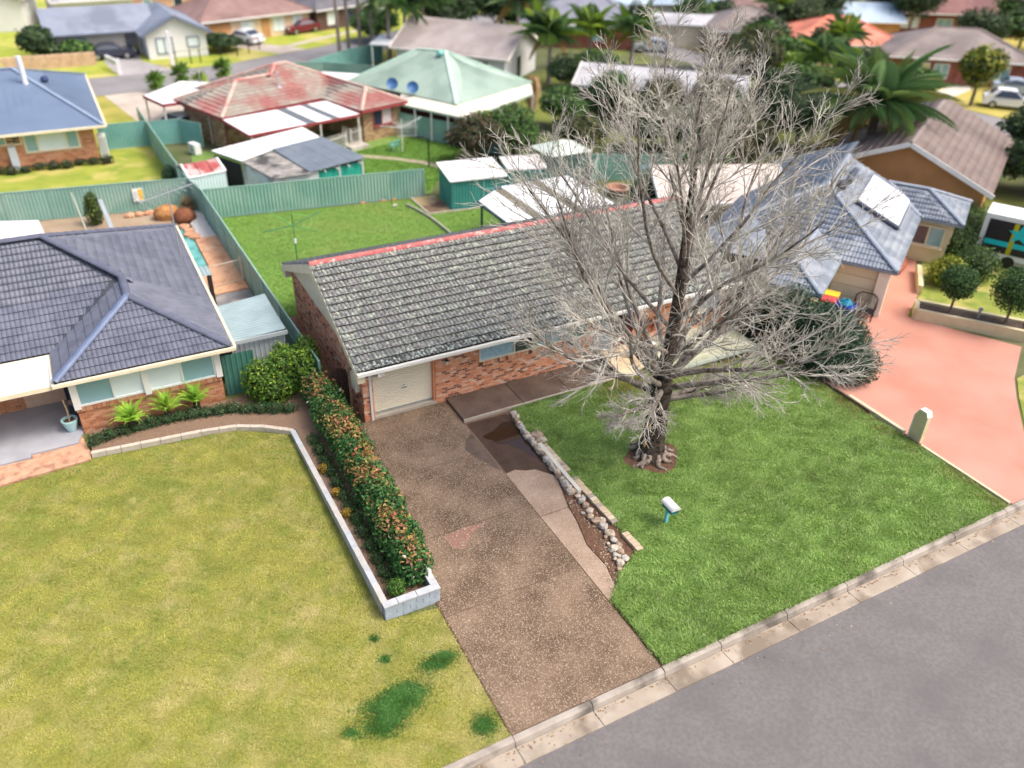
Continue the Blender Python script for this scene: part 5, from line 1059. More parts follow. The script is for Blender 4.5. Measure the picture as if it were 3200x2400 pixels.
ob('patio_fascia', MB().beam((10.84,9.4,2.62),(10.84,12.6,2.62),.06,.16).beam((10.84,12.63,2.62),(12.95,14.18,2.62),.06,.16).beam((12.95,14.2,2.62),(17.3,14.2,2.62),.06,.16), mat('fascia_slate', (.05,.09,.13), (.07,.12,.16), 3, .4), pg)
for x,y in ((10.95,9.7),(10.95,12.4),(13.0,13.95),(17.1,13.95)): ob('post', MB().box(x-.05,y-.05,0,x+.05,y+.05,2.6), MATS['fascia_slate'], pg)
for i,(x,y) in enumerate(((7.5,21.62),(8.75,21.45),(9.4,21.4))): solo('loose_brick', MB().box(x-.12,y-.06,0,x+.12,y+.06,.09), mat('loose_brick', (.55,.22,.10), (.6,.27,.14), 4, .9), ('orange brick lying at the fence nearest the clothes line','orange brick lying second along the back fence','orange brick lying at the fence nearest the garden shed')[i], 'brick', 'loose bricks along the back fence')
solo('drain_cover', MB().lathe([(.16,0),(.16,.03),(.12,.05)], 14, (9.15,20.55,0)), concrete, 'small round pale drain cover on the back lawn', 'drain cover')
solo('bent_pole', MB().tube([(13.85,26.4,0),(13.7,26.0,1.7),(13.6,25.9,2.05),(13.35,25.95,2.2),(12.95,26.2,2.18)], .05, 8).lathe([(.11,0),(.13,.04),(.05,.09)], 10, (12.9,26.22,2.1)), blackm, 'black bent pole in the yard behind the fence', 'lamp post')
# ------------------------------------------------------------------ red roofed house behind
def frame2(O, deg):
    a = rad(deg); U = Vector((math.cos(a),math.sin(a))); V = Vector((-U.y,U.x)); O = Vector(O)
    return lambda u,v: (O+U*u+V*v)
def P3(v, z): return (v[0], v[1], z)
RH_ = thing('red_roofed_house', 'brown brick house with faded red tile roof behind the back fence', 'house', (6,38,0))
fr = frame2((2.17,34.52), 18.5); tr = .43
brown_b = [mat('brick_tan_r', (.40,.27,.15), (.48,.34,.2), 6, .9), mat('brick_brown_r', (.27,.15,.085), (.33,.2,.12), 6, .9)]; mort_r = mat('mortar_r', (.30,.20,.13), (.36,.25,.17), 5, .95)
ob('wall', MB().prism([tuple(fr(*q)) for q in ((.5,.5),(8.7,.5),(8.7,-4.2),(12,-4.2),(12,8),(3,8),(3,6.2),(.5,6.2))], -.1, 2.35), mort_r, RH_)
B = BrickSet(brown_b, [3,3], L=.30, H=.10, J=.014)
def bw(a, b, h, holes=()):
    A, Bq = fr(*a), fr(*b); B.wall((A.x,A.y,0), (Bq-A), (Bq-A).length, h, holes)
bw((.5,6.2),(.5,.5),2.3); bw((.5,.5),(8.7,.5),2.3); bw((8.7,-4.2),(12,-4.2),2.3,[(.9,2.6,.9,2.3)]); bw((8.7,.5),(8.7,-4.2),2.3); bw((12,-4.2),(12,0),2.3)
B.finish(RH_, 300)
tm = [mat('tile_red', (.31,.115,.105), (.37,.165,.15), 2, .7, c3=(.33,.29,.245), scale3=.42, lo3=.42, hi3=.58), mat('tile_red_b', (.29,.125,.11), (.35,.175,.155), 3, .7, c3=(.36,.335,.285), scale3=.42, lo3=.41, hi3=.56)]
T = TileSet(tm, W=.34, G=.36, amp=.03, wts=[2,1]); und = MB(); Z0 = 2.4
def rf(a, b, poly): T.face(fr(*a), fr(*b), Z0, tr, poly, under=und)
# front plane with the raised middle, left hip ends, right hip, wing to the front
rf((0,0),(12.45,0), [(0,0),(8.2,0),(10.32,2.13),(10.3,2.2),(8.15,4.3),(7.2,4.3),(6.2,3.3),(3.3,3.3)])
rf((0,6.6),(0,0), [(0,0),(6.6,0),(3.3,3.3)])
rf((2.9,8.6),(2.9,0), [(2.9,1.2),(5.3,3.3),(4.3,4.3),(0,0)])
rf((12.45,8.6),(0,8.6), [(0,0),(9.55,0),(5.25,4.3),(4.3,4.3)]); rf((12.45,0),(12.45,8.6), [(-2.3,2.13),(0,0),(8.6,0),(4.3,4.3),(2.1,2.2)])
rf((8.2,0),(8.2,-4.7), [(0,0),(4.7,0),(2.57,2.13),(-2.1,2.13)]); rf((8.2,-4.7),(12.45,-4.7), [(0,0),(4.25,0),(2.125,2.125)]); rf((12.45,-4.7),(12.45,0), [(0,0),(4.7,0),(4.7,2.13),(2.13,2.13)])
ob('roof_deck', und, mat('red_shadow', (.12,.05,.045)), RH_); T.finish(RH_, 300)
rc = mat('cap_faded', (.50,.33,.28), (.56,.42,.35), 2, .7, c3=(.46,.16,.14), scale3=.5); zr = lambda d: Z0+.05+tr*d
for a,da,b,db in (((0,0),0,(3.3,3.3),3.3),((0,6.6),0,(3.3,3.3),3.3),((3.3,3.3),3.3,(6.2,3.3),3.3),((6.2,3.3),3.3,(7.2,4.3),4.3),((2.9,8.6),0,(7.2,4.3),4.3),((7.2,4.3),4.3,(8.15,4.3),4.3),((8.15,4.3),4.3,(10.3,2.13),2.13),((10.32,2.13),2.13,(10.32,-2.57),2.13),((10.32,-2.57),2.13,(12.45,-4.7),0),((10.32,-2.57),2.13,(8.2,-4.7),0)):
    hipcap(RH_, P3(fr(*a),zr(da)), P3(fr(*b),zr(db)), rc, .11, step=.6)
mar = mat('maroon_trim', (.26,.045,.05), (.32,.06,.065), 3, .5); gq = MB()
for a,b in (((0,0),(8.2,0)),((0,6.6),(0,0)),((8.2,0),(8.2,-4.7)),((8.2,-4.7),(12.45,-4.7)),((12.45,-4.7),(12.45,8.6))): gq.beam(P3(fr(*a),2.32),P3(fr(*b),2.32),.1,.18)
ob('gutter', gq, mar, RH_)
w0 = fr(9.55,-4.21); window(RH_, w0, fr(1,0)-fr(0,0), 1.75, 1.25, .98, mar, glz_d, (.8,1), .07, .06, mat('sill_maroon', (.26,.07,.06)), gms=[glz_d, mat('curtain_pink', (.60,.48,.49), (.66,.55,.56), 2, .6)])
ob('vent_pipe', MB().tube([P3(fr(5.9,2.0),3.15),P3(fr(5.9,2.0),4.25)], .07, 8).lathe([(.14,0),(.14,.06),(.05,.1)], 10, P3(fr(5.9,2.0),4.2)).lathe([(.32,0),(.1,.12)], 8, P3(fr(5.9,2.0),3.2)), gal, RH_)
ob('downpipe', MB().tube([P3(fr(.42,2.6),2.3),P3(fr(.42,2.6),0)], .05, 6), mat('pipe_pale', (.6,.56,.5), (.65,.6,.55), 3, .5), RH_); ob('corner_pipe', MB().tube([P3(fr(.42,.45),2.3),P3(fr(.42,.45),0)], .05, 6), mar, RH_)
xa_ = thing('rooftop_aerial', 'thin pale television aerial on the left end of the red roof', 'antenna', P3(fr(.9,3.9),2.9))
ob('mast', MB().tube([(0,0,-.2),(0,0,1.9)], .03, 6), gal, xa_, False)
for i in range(5): ob('element', MB().beam((-.5+.25*i,-.45,1.75),(-.5+.25*i,.45,1.75),.02,.02), gal, xa_, False)
ob('boom', MB().beam((-.6,0,1.75),(.7,0,1.75),.025,.025), gal, xa_, False)
# patio roof joined to the house and lean-to below
pr = thing('red_patio_roof', 'white sheet patio roof with dark strips along the red roofed house', 'patio', (6,34,0))
def ql(u0,u1,nm,m_):
    a0 = Vector((2.45,33.4,2.25)).lerp(Vector((11.5,32.95,2.2)),u0); a1 = Vector((2.45,33.4,2.25)).lerp(Vector((11.5,32.95,2.2)),u1)
    return None
e_low0, e_low1 = Vector((3.15,30.9,2.15)), Vector((11.35,32.75,2.22)); e_hi0, e_hi1 = Vector((2.25,34.45,2.34)), Vector((10.1,36.55,2.36))
for a,b,nm,m_ in ((0,.50,'roof_sheet',white_roof),(.505,.585,'skylight_strip',mat('strip_grey', (.10,.12,.14), (.18,.2,.22), 8, .5)),(.59,.73,'roof_sheet',white_roof),(.735,.80,'skylight_strip',mat('strip_grey', (.1,.12,.14))),(.805,1,'roof_sheet',white_roof)):
    roofsheet([e_low0.lerp(e_low1,a),e_low0.lerp(e_low1,b),e_hi0.lerp(e_hi1,b),e_hi0.lerp(e_hi1,a)], m_, nm, pr, .25, .03)
ob('patio_fascia', MB().beam(e_low0-Vector((0,.05,.08)),e_low1-Vector((0,.05,.08)),.06,.16).beam(e_low0-Vector((.05,0,.08)),e_hi0-Vector((.05,0,.08)),.06,.14), mar, pr)
for t in (.02,.35,.62,.98): q = e_low0.lerp(e_low1,t); ob('post', MB().box(q.x-.05,q.y-.05,0,q.x+.05,q.y+.05,2.1), mat('post_pale', (.62,.6,.55)), pr)
lt_ = thing('patched_leanto', 'patched lean-to with white, mossy and dark grey roof sheets', 'shed', (4.5,27,0))
A = Vector; c = dict(a=A((.35,28.9,2.05)), b=A((6.75,31.2,2.2)), c=A((7.3,28.5,2.15)), d=A((1.6,26.3,2.0)), e=A((3.75,27.3,2.1)), f=A((8.65,23.95,1.95)), g=A((4.85,22.95,1.85)), h=A((2.6,22.85,1.85)))
wl_ = mat('leanto_white', (.62,.63,.62), (.70,.71,.70), 1.5, .6, c3=(.45,.44,.40), scale3=1)
ob('roof_sheet', MB().slab([c['d'],c['e']+A((.2,.2,.02)),c['c']+A((-.1,.2,.02)),c['b'],c['a']], .05), white_roof, lt_, label='white roof sheet')
ob('mossy_sheet', MB().slab([c['h'],c['g']+A((.1,-.05,0)),c['e']+A((.1,-.1,-.03)),c['d']+A((.05,-.1,-.04))], .05), mat('mossy_roof', (.19,.18,.175), (.36,.34,.31), 2.5, .95, c3=(.07,.07,.07), scale3=.9, bump=.8, bscale=20), lt_, label='mossy grey brown roof sheet')
n = 4
dsh = mat('leanto_slate', (.125,.155,.19), (.165,.195,.23), 1.2, .5)
for i in range(n):
    a0 = c['g'].lerp(c['f'],i/n); a1 = c['g'].lerp(c['f'],(i+.985)/n); b0 = c['e'].lerp(c['c'],i/n); b1 = c['e'].lerp(c['c'],(i+.985)/n)
    ob('slate_sheet', MB().slab([a0+A((0,0,.06)),a1+A((0,0,.06)),b1+A((0,0,.08)),b0+A((0,0,.08))], .04), dsh, lt_)
grs = mat('corrugated_teal', (.02,.30,.23), (.04,.40,.30), 3, .45)
p_, q_ = A((5.35,23.35)), A((8.45,24.15))
for i in range(11):
    z = .35+i*.13; ob('corrugation', MB().beam((p_.x,p_.y,z),(q_.x,q_.y,z),.05,.11), grs, lt_)
for t in (0,.48,1.0): x,y = p_.lerp(q_,t); ob('stud', MB().box(x-.05,y-.1,0,x+.05,y-.02,1.85), wl_, lt_)
for t in (.12,.38,.64,.9): x,y = p_.lerp(q_,t); ob('rafter_end', MB().beam((x,y+.3,1.80),(x+.1,y-.35,1.72),.07,.09), wl_, lt_)
ob('front_wall', MB().beam((2.65,23.0,.9),(5.3,23.3,.9),.05,1.8), wl_, lt_); ob('side_wall', MB().beam((2.62,23.0,.9),(1.75,26.2,.95),.05,1.7), wl_, lt_)
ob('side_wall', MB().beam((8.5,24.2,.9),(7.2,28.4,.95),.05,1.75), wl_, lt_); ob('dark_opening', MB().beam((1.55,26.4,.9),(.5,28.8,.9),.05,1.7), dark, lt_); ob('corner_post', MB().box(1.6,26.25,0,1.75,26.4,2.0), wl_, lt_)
ac = thing('air_conditioner', 'white air conditioner unit beside the brown brick wall', 'air conditioner', (.2,35.3,0), rad(18))
ob('case', MB().box(-.2,-.45,.05,.25,.45,.75), offwhite, ac, False); ob('fan_grille', MB().lathe([(.24,0),(.24,.02)], 14), gal, ac, False).rotation_euler = (0,-math.pi/2,0)
ac.children[-1].location = (-.21,0,.4)
# white looped pool-style fences by the back door
lf = mat('white_fence', (.74,.72,.68), (.78,.76,.72), 3, .4)
def loopfence(name, label, pts):
    t = thing(name, label, 'fence', (*pts[0],0), group='white looped fences behind the red roofed house'); o = A((*pts[0],0)); ROOT[t.name] = o
    for a,b in zip(pts[:-1],pts[1:]):
        a = A((*a,0)); b = A((*b,0)); n = max(3, round((b-a).length/.13))
        for z in (.12,.95): ob('rail', MB().beam(a+A((0,0,z)),b+A((0,0,z)),.035,.035), lf, t)
        for i in range(0,n,1): q = a.lerp(b,i/n); ob('bar', MB().box(q.x-.012,q.y-.012,.1,q.x+.012,q.y+.012,1.15), lf, t)
        for i in range(0,n-1,2):
            q0, q1 = a.lerp(b,i/n), a.lerp(b,(i+1)/n); ob('loop', MB().tube([q0+A((0,0,1.14)),q0.lerp(q1,.5)+A((0,0,1.22)),q1+A((0,0,1.14))], .014, 4), lf, t)
        ob('post', MB().box(b.x-.03,b.y-.03,0,b.x+.03,b.y+.03,1.2), lf, t)
loopfence('looped_fence', 'white looped fence panel leaning beside the grey lean-to roof', [(7.8,31.2),(10.1,32.4)])
loopfence('looped_gate', 'white looped gate standing open at the patio corner', [(10.3,33.9),(10.6,32.9),(11.5,33.3)])
loopfence('looped_fence', 'white looped fence between the brick wing and the green fence', [(14.3,33.3),(16.1,33.0)])
ob('step', MB().prism([(10.2,31.6),(11.6,32.0),(11.4,33.2),(10.0,33.0)], -.1, .22), concrete, RH_)
gc = thing('garden_chair', 'pale green plastic garden chair on the back lawn', 'chair', (12.95,30.6,0), rad(200)); gp_ = mat('plastic_green', (.20,.52,.46), (.24,.56,.5), 3, .35)
ob('seat', MB().box(-.24,-.24,.40,.24,.24,.44), gp_, gc, False)
ob('backrest', MB().add([(-.24,.22,.44),(.24,.22,.44),(.25,.34,.85),(-.25,.34,.85),(-.24,.25,.44),(.24,.25,.44),(.25,.37,.85),(-.25,.37,.85)], [(3,2,1,0),(4,5,6,7),(0,1,5,4),(1,2,6,5),(2,3,7,6),(3,0,4,7)]), gp_, gc, False)
for x in (-.22,.22):
    ob('armrest', MB().tube([(x,.28,.66),(x*1.1,0,.64),(x*1.1,-.22,.62),(x,-.23,.42)], .025, 6), gp_, gc, False)
    for y in (-.21,.21): ob('leg', MB().tube([(x,y,.41),(x*1.15,y*1.15,0)], .024, 6), gp_, gc, False)
wm = mat('hoist_white', (.62,.64,.62), (.68,.7,.68), 3, .4)
h2 = thing('white_clothesline', 'pale rotary clothes line in front of the brown brick wing', 'clothes line', (13.4,30.1,0), .3)
ob('mast', MB().tube([(0,0,-.1),(0,0,2.3)], .035, 8), wm, h2, False)
for i in range(4): d = A((math.cos(i*math.pi/2),math.sin(i*math.pi/2),0)); ob('arm', MB().tube([A((0,0,1.7)), d*1.8+A((0,0,2.15))], .018, 5), wm, h2, False)
for r_ in (.9,1.3,1.7): ob('wire', MB().tube([A((math.cos(i*math.pi/2)*r_,math.sin(i*math.pi/2)*r_,1.7+.25*r_)) for i in range(5)], .006, 3, cap=False), wm, h2, False)
# carport in front with a parked car
cp = thing('white_carport', 'flat white carport roof beyond the red roofed house', 'carport', (0,42,0))
cz = 2.35; kk = [(-1.7,43.0),(-.8,39.9),(3.0,40.6),(5.0,44.4),(1.5,46.6)]
ob('roof_sheet', MB().slab([(x,y,cz) for x,y in kk], .1), white_roof, cp); ob('carport_fascia', MB().beam((-1.72,43.0,cz-.06),(-.82,39.86,cz-.06),.06,.2).beam((-.82,39.86,cz-.06),(3.0,40.5,cz-.06),.06,.2), mar, cp)
ob('skylight_strip', MB().slab([(1.9,43.9,cz+.03),(2.6,44.5,cz+.03),(3.4,43.6,cz+.03),(2.8,43.0,cz+.03)], .03), mat('strip_grey', (.1,.12,.14)), cp)
for x,y in ((-1.6,42.9),(-.75,40.1),(2.9,40.8),(4.8,44.2),(1.4,46.4)): ob('post', MB().box(x-.06,y-.06,0,x+.06,y+.06,2.3), mat('post_pale', (.6,.58,.53)), cp)
# ------------------------------------------------------------------ house with the blue metal roof, left back
BH = thing('blue_metal_house', 'orange brick house with a pale blue metal hip roof at the left', 'house', (-11,43,0))
ob('wall', MB().prism([(-5.75,36.6),(-5.5,50.8),(-22,50.8),(-22,36.6)], -.1, 2.4), mort_l, BH)
B = BrickSet(brick_l, [4,3,2], L=.32, H=.11, J=.014); B.wall((-16,36.6,0), (1,0), 10.25, 2.2, [(1.5,3.8,.9,2.3),(6.0,9.4,.9,2.3)]); B.wall((-5.75,36.6,0),(.0,1),6,2.2); B.finish(BH, 240)
mb1 = mat('blue_roof_front', (.12,.17,.26), (.145,.195,.285), .6, .4, spec=.4)
def hiproof(parent, corners, ze, zr, rid, m_, name='roof', th=.08, step=None):
    """hip roof from four eave corners (anticlockwise) and two ridge points (near the 0-3 and 1-2 ends)"""
    c = [P3(q,ze) for q in corners]; r = [P3(q,zr) for q in rid]
    mb = MB().slab([c[0],c[1],r[1],r[0]], th).slab([c[1],c[2],r[1]], th).slab([c[2],c[3],r[0],r[1]], th).slab([c[3],c[0],r[0]], th); return ob(name, mb, m_, parent)
cs = [(-22,36.05),(-5.05,35.85),(-4.95,51.4),(-22,51.5)]; rd_ = [(-22,43.6),(-9.6,43.6)]
hiproof(BH, cs, 2.42, 4.75, [(-15.5,43.6),(-9.6,43.6)], mb1)
sm = MB()
for i in range(36): x = -21.8+i*.46; t = max(0,(x+12.8))/7.75; y1 = 43.6-7.6*t; sm.beam((x,36.06,2.45),(x,max(36.2,y1),2.45+(max(36.2,y1)-36.05)*.309),.03,.03)
for i in range(33): y = 36.1+i*.46; d = min(y-35.9,51.4-y,4.6); sm.beam((-5.04,y,2.45),(-5.04-d*.6,y,2.45+d*.6*.51),.03,.03)
ob('roof_rib', sm, mb1, BH); ob('hip_cap', MB().beam((-5.05,35.85,2.47),(-9.6,43.6,4.8),.25,.06).beam((-4.95,51.4,2.47),(-9.6,43.6,4.8),.25,.06).beam((-9.6,43.6,4.8),(-15.5,43.6,4.8),.25,.06), mat('cap_palblue', (.20,.27,.38), (.24,.31,.42), 2, .4), BH)
ob('gutter', MB().box(-22,35.75,2.28,-4.95,35.88,2.42).box(-5.0,35.9,2.28,-4.87,51.5,2.42), cream, BH); ob('soffit', MB().box(-22,35.9,2.3,-5.1,36.58,2.34), white, BH)
window(BH, (-9.9,36.6), (1,0), 3.2, 1.25, .95, cream, glz_w, (.7,1.6,.7), .09, .07, None, gms=[glz_t, glz_w, glz_t]); window(BH, (-14.3,36.6), (1,0), 2.3, 1.25, .95, cream, glz_w, (1,.8), .09, .07, None, gms=[glz_w, glz_t])
window(BH, (-11.9,36.6), (1,0), 1.9, .65, 1.55, cream, glz_t, (1,.9), .08, .07, None, gms=[glz_t, glz_d])
ob('downpipe', MB().box(-10.9,36.3,0,-10.45,36.58,1.5), mat('panel_pale', (.52,.56,.62), (.58,.62,.68), 2, .4), BH, label='pale blue grey panel on the wall')
ob('flue', MB().tube([(-9.0,41.6,3.9),(-9.0,41.6,5.9)], .17, 10), mat('flue_white', (.72,.74,.80), (.78,.8,.85), 2, .4), BH); ob('roof_vent', MB().lathe([(.2,0),(.28,.15),(.2,.35)], 12, (-7.8,42.6,3.95)), mat('vent_navy', (.03,.05,.13), (.05,.07,.16), 2, .5), BH)
hw = thing('wall_unit', 'white hot water unit on the end wall of the blue roofed house', 'water heater', (-5.35,36.9,0)); ob('case', MB().box(-.25,-.2,0,.25,.5,1.5), offwhite, hw, False)
for i in range(7): ob('louvre', MB().box(-.2,-.22,.3+i*.16,.2,-.2,.38+i*.16), gal, hw, False)
gs_ = []
for i in range(13): gs_.append(((-15+i*.8, 35.7+.2*math.sin(i*2), .25),(.45,.35,.25+.1*math.sin(i*1.7))))
shrub('wall_garden', 'dark low garden plants along the wall of the blue roofed house', 'border plants', gs_, 3200, .14, [(.03,.06,.03),(.06,.10,.05),(.10,.14,.04),(.12,.07,.07)], [4,3,1,1.5], seed=60)
shrub('yard_bush', 'small dark round bush on the yellow lawn beside the red topped shed', 'shrub', [((-2.35,29.2,.75),(.42,.42,.65))], 1500, .1, dkc, [3,3,2,1], stem=[(-2.35,29.2,.6,.04)], seed=61)
rsd = thing('red_topped_shed', 'pale blue shed with a rusty red and white trimmed gable roof', 'shed', (-.6,26.9,0))
ps_ = mat('pale_blue_steel', (.52,.66,.68), (.58,.71,.73), 1, .45)
q0,q1,q2,q3 = A((-1.62,25.6)),A((.55,26.1)),A((.2,28.6)),A((-1.95,28.2))
# keep the shed behind the fence corner
wallsheet(q0,q1,0,1.55,ps_,'front_wall',rsd); wallsheet(q1,q2,0,1.55,ps_,'side_wall',rsd); wallsheet(q2,q3,0,1.55,ps_,'rear_wall',rsd); wallsheet(q3,q0,0,1.55,ps_,'side_wall',rsd)
rr = mat('red_rust', (.30,.06,.06), (.38,.11,.10), 1.5, .5, c3=(.52,.36,.34), scale3=1.2, lo3=.5, hi3=.6); m0, m1 = q0.lerp(q3,.5), q1.lerp(q2,.5)
for i in range(3):
    a,b = q0.lerp(q1,i/3+.02),q0.lerp(q1,(i+1)/3-.0); c_,d_ = m0.lerp(m1,i/3+.02),m0.lerp(m1,(i+1)/3); ob('roof_sheet', MB().slab([P3(a,1.6),P3(b,1.6),P3(d_,2.0),P3(c_,2.0)], .04), rr, rsd)
    a,b = q3.lerp(q2,i/3+.02),q3.lerp(q2,(i+1)/3); ob('roof_sheet', MB().slab([P3(a,1.6),P3(b,1.6),P3(d_,2.0),P3(c_,2.0)], .04), rr, rsd)
ob('roof_trim', MB().beam(P3(q0,1.6),P3(q1,1.6),.12,.08).beam(P3(q0,1.6),P3(m0,2.02),.12,.08).beam(P3(q1,1.6),P3(m1,2.02),.12,.08).beam(P3(m0,2.02),P3(q3,1.6),.12,.08).beam(P3(m1,2.02),P3(q2,1.6),.12,.08), offwhite, rsd)
# ------------------------------------------------------------------ green roofed house
GH = thing('green_roofed_house', 'house with a pale green metal hip roof and cream verandah', 'house', (20,36,0))
gw = mat('green_wall', (.42,.52,.42), (.48,.57,.47), 1, .7); gr = mat('green_roof', (.30,.40,.335), (.35,.45,.385), .5, .5, c3=(.26,.35,.30), scale3=.35); vr = mat('verandah_cream', (.70,.66,.54), (.75,.71,.6), 1, .5)
cg = [(13.0,40.6),(18.1,31.0),(26.4,34.8),(21.5,45.2)]
ob('wall', MB().prism([(13.9,40.5),(18.4,32.0),(25.4,35.2),(21.3,44)], -.1, 2.6), gw, GH)
apex = [(18.6,39.6),(20.2,37.6)]
c = [P3(q,2.65) for q in cg]; r0,r1 = P3(apex[0],4.85),P3(apex[1],4.95)
ob('roof', MB().slab([c[0],c[1],r1,r0],.08).slab([c[1],c[2],r1],.08).slab([c[2],c[3],r0,r1],.08).slab([c[3],c[0],r0],.08), gr, GH)
rbm = MB()
for i in range(1,26):
    t = i/26; lo_ = A(c[0]).lerp(A(c[1]),t); hi_ = A(r0).lerp(A(r1), t); k = min(1, t/.30, (1-t)/.42); rbm.beam(lo_+A((0,0,.02)), lo_.lerp(hi_,k)+A((0,0,.02)), .03,.03)
    lo_ = A(c[1]).lerp(A(c[2]),t); k = min(t,1-t)*2; rbm.beam(lo_+A((0,0,.02)), lo_.lerp(A(r1),k)+A((0,0,.02)), .03,.03)
ob('roof_rib', rbm, gr, GH); ob('hip_cap', MB().beam(c[1],r1,.3,.08).beam(c[2],r1,.26,.07).beam(c[0],r0,.26,.07).beam(r0,r1,.3,.08), mat('green_cap', (.42,.60,.49), (.46,.64,.53), 2, .5), GH)
vc = [(14.9,34.4),(17.75,28.9),(25.6,33.2)]
roofsheet([P3(vc[0],2.2),P3(vc[1],2.2),(18.15,31.05,2.55),(15.6,35.6,2.55)], vr, 'verandah_sheet', GH, .3, .03); roofsheet([P3(vc[1],2.2),P3(vc[2],2.2),(26.3,34.8,2.55),(18.15,31.05,2.55)], vr, 'verandah_sheet', GH, .3, .03)
for t in (0,.25,.5,.75,1): 
    q = A(vc[1]).lerp(A(vc[2]),t); ob('verandah_post', MB().box(q.x-.05,q.y-.05,0,q.x+.05,q.y+.05,2.15), lf, GH); q = A(vc[0]).lerp(A(vc[1]),t); ob('verandah_post', MB().box(q.x-.05,q.y-.05,0,q.x+.05,q.y+.05,2.15), lf, GH)
ob('verandah_beam', MB().beam(P3(vc[0],2.12),P3(vc[1],2.12),.08,.12).beam(P3(vc[1],2.12),P3(vc[2],2.12),.08,.12), mat('beam_green', (.32,.44,.36), (.36,.48,.4), 2, .5), GH)
bk = mat('brick_dull', (.20,.07,.045), (.27,.10,.07), 4, .9); ob('brick_front', MB().beam((18.55,31.85,1.0),(25.3,34.98,1.0),.08,2.0), bk, GH); ob('brick_side', MB().beam((18.3,32.0,1.0),(14.3,39.3,1.0),.08,2.0), bk, GH)
for i in range(2):
    x,y = (24.35,33.9) if i else (23.2,33.4); 
sl_ = thing('step_ladder', 'white step ladder leaning under the verandah', 'ladder', (24.3,33.4,0)); 
for x in (-.2,.2): ob('rail', MB().beam((x,0,0),(x*.8,.35,1.8),.04,.06), lf, sl_, False)
for i in range(6): z = .25+i*.27; ob('rung', MB().box(-.19,z*.19-.02,z,.19,z*.19+.03,z+.04), lf, sl_, False)
blu = mat('drum_blue', (.03,.10,.25), (.05,.14,.32), 2, .4)
for i,(u,v) in enumerate(((1229,276),(1297,277))):
    b = thing('satellite_dish', ('round dark blue dish above the eave nearest the red roof','round dark blue dish above the cream verandah corner')[i], 'satellite dish', ((15.2,36.35,2.6),(16.2,34.75,2.6))[i], group='dark dishes on the green roof')
    mb = MB(); k = 14; mb.lathe([(.02,.0),(.25,.05),(.42,.16),(.44,.17),(.25,.07),(.02,.02)], k); d = ob('dish', mb, blu, b, False); d.rotation_euler = (rad(60),0,rad(-20)); d.location = (0,0,.55); ob('mast', MB().tube([(0,0,-.1),(0,0,.55)], .03, 6), gal, b, False)
ob('roof_vent', MB().lathe([(.25,0),(.3,.2),(.15,.35)], 10, (19.6,37.3,4.7)), mat('vent_green', (.15,.42,.40), (.18,.46,.44), 2, .5), GH)
fence('verandah_fence', 'pale green fence in front of the cream verandah', [(14.9,34.3),(18.5,28.4),(19.6,26.6)], 1.6, greengreen, greenrail, 2.35, rib=.03)
fence('street_fence', 'green fence round the palm yard by the back street', [(12.2,52.8),(14.6,52.0),(17.6,49.6),(20.5,46.5)], 1.75, greengreen, greenrail, 2.35)
fence('palm_fence', 'teal fence behind the row of bare palm trunks', [(13.6,53.0),(18.5,56.8),(22.5,58.5)], 1.75, MATS['fence_blue_green'], greenrail, 2.35)
solo('white_awning', MB().slab([(11.4,43.2,2.3),(14.3,41.6,2.3),(15.6,43.6,2.35),(12.6,45.8,2.35)], .1).box(12.2,43.2,0,12.3,43.3,2.25).box(14.2,42.2,0,14.3,42.3,2.25).box(14.9,43.4,0,15,43.5,2.25), white_roof, 'white awning roof between the red and green roofs', 'awning')
# ------------------------------------------------------------------ cream house on the right with blue grey tiles
CH = thing('cream_house', 'cream rendered house with blue grey tiles beside the red driveway', 'house', (27,3,0))
fr2 = frame2((24.6,-2.75), 32.5); crm = mat('cream_wall', (.66,.56,.36), (.72,.62,.42), 1.5, .8)
ob('wall', MB().prism([tuple(fr2(*q)) for q in ((.45,.45),(8.3,.45),(8.3,-1.65),(13.0,-1.65),(13.0,8.6),(-1.6,8.6),(-1.6,6.0),(.45,6.0),(.45,5.2),(-3.9,5.2),(-3.9,2.9),(.45,2.9))], -.1, 2.38), crm, CH)
rt_ = mat('tile_slate', (.135,.165,.215), (.19,.22,.27), 2.2, .5, spec=.4, c3=(.26,.29,.33), scale3=.9)
T = TileSet(rt_, W=.34, G=.36, amp=.028, lift=.036); und = MB(); Z0 = 2.42; tr = .43
def cf(a, b, poly): T.face(fr2(*a), fr2(*b), Z0, tr, poly, under=und)
cf((0,0),(13.5,0), [(0,0),(8.0,0),(10.15,2.1),(10.2,4.5),(4.5,4.5)])
cf((0,9),(0,0), [(0,0),(9,0),(4.5,4.5)])
cf((8.0,0),(8.0,-2.1), [(0,0),(2.1,0),(0,2.1),(-2.1,2.1)]); cf((8.0,-2.1),(12.2,-2.1), [(0,0),(4.2,0),(2.1,2.1)]); cf((12.2,-2.1),(12.2,6), [(0,0),(8,0),(4,2.1),(2.1,2.1)])
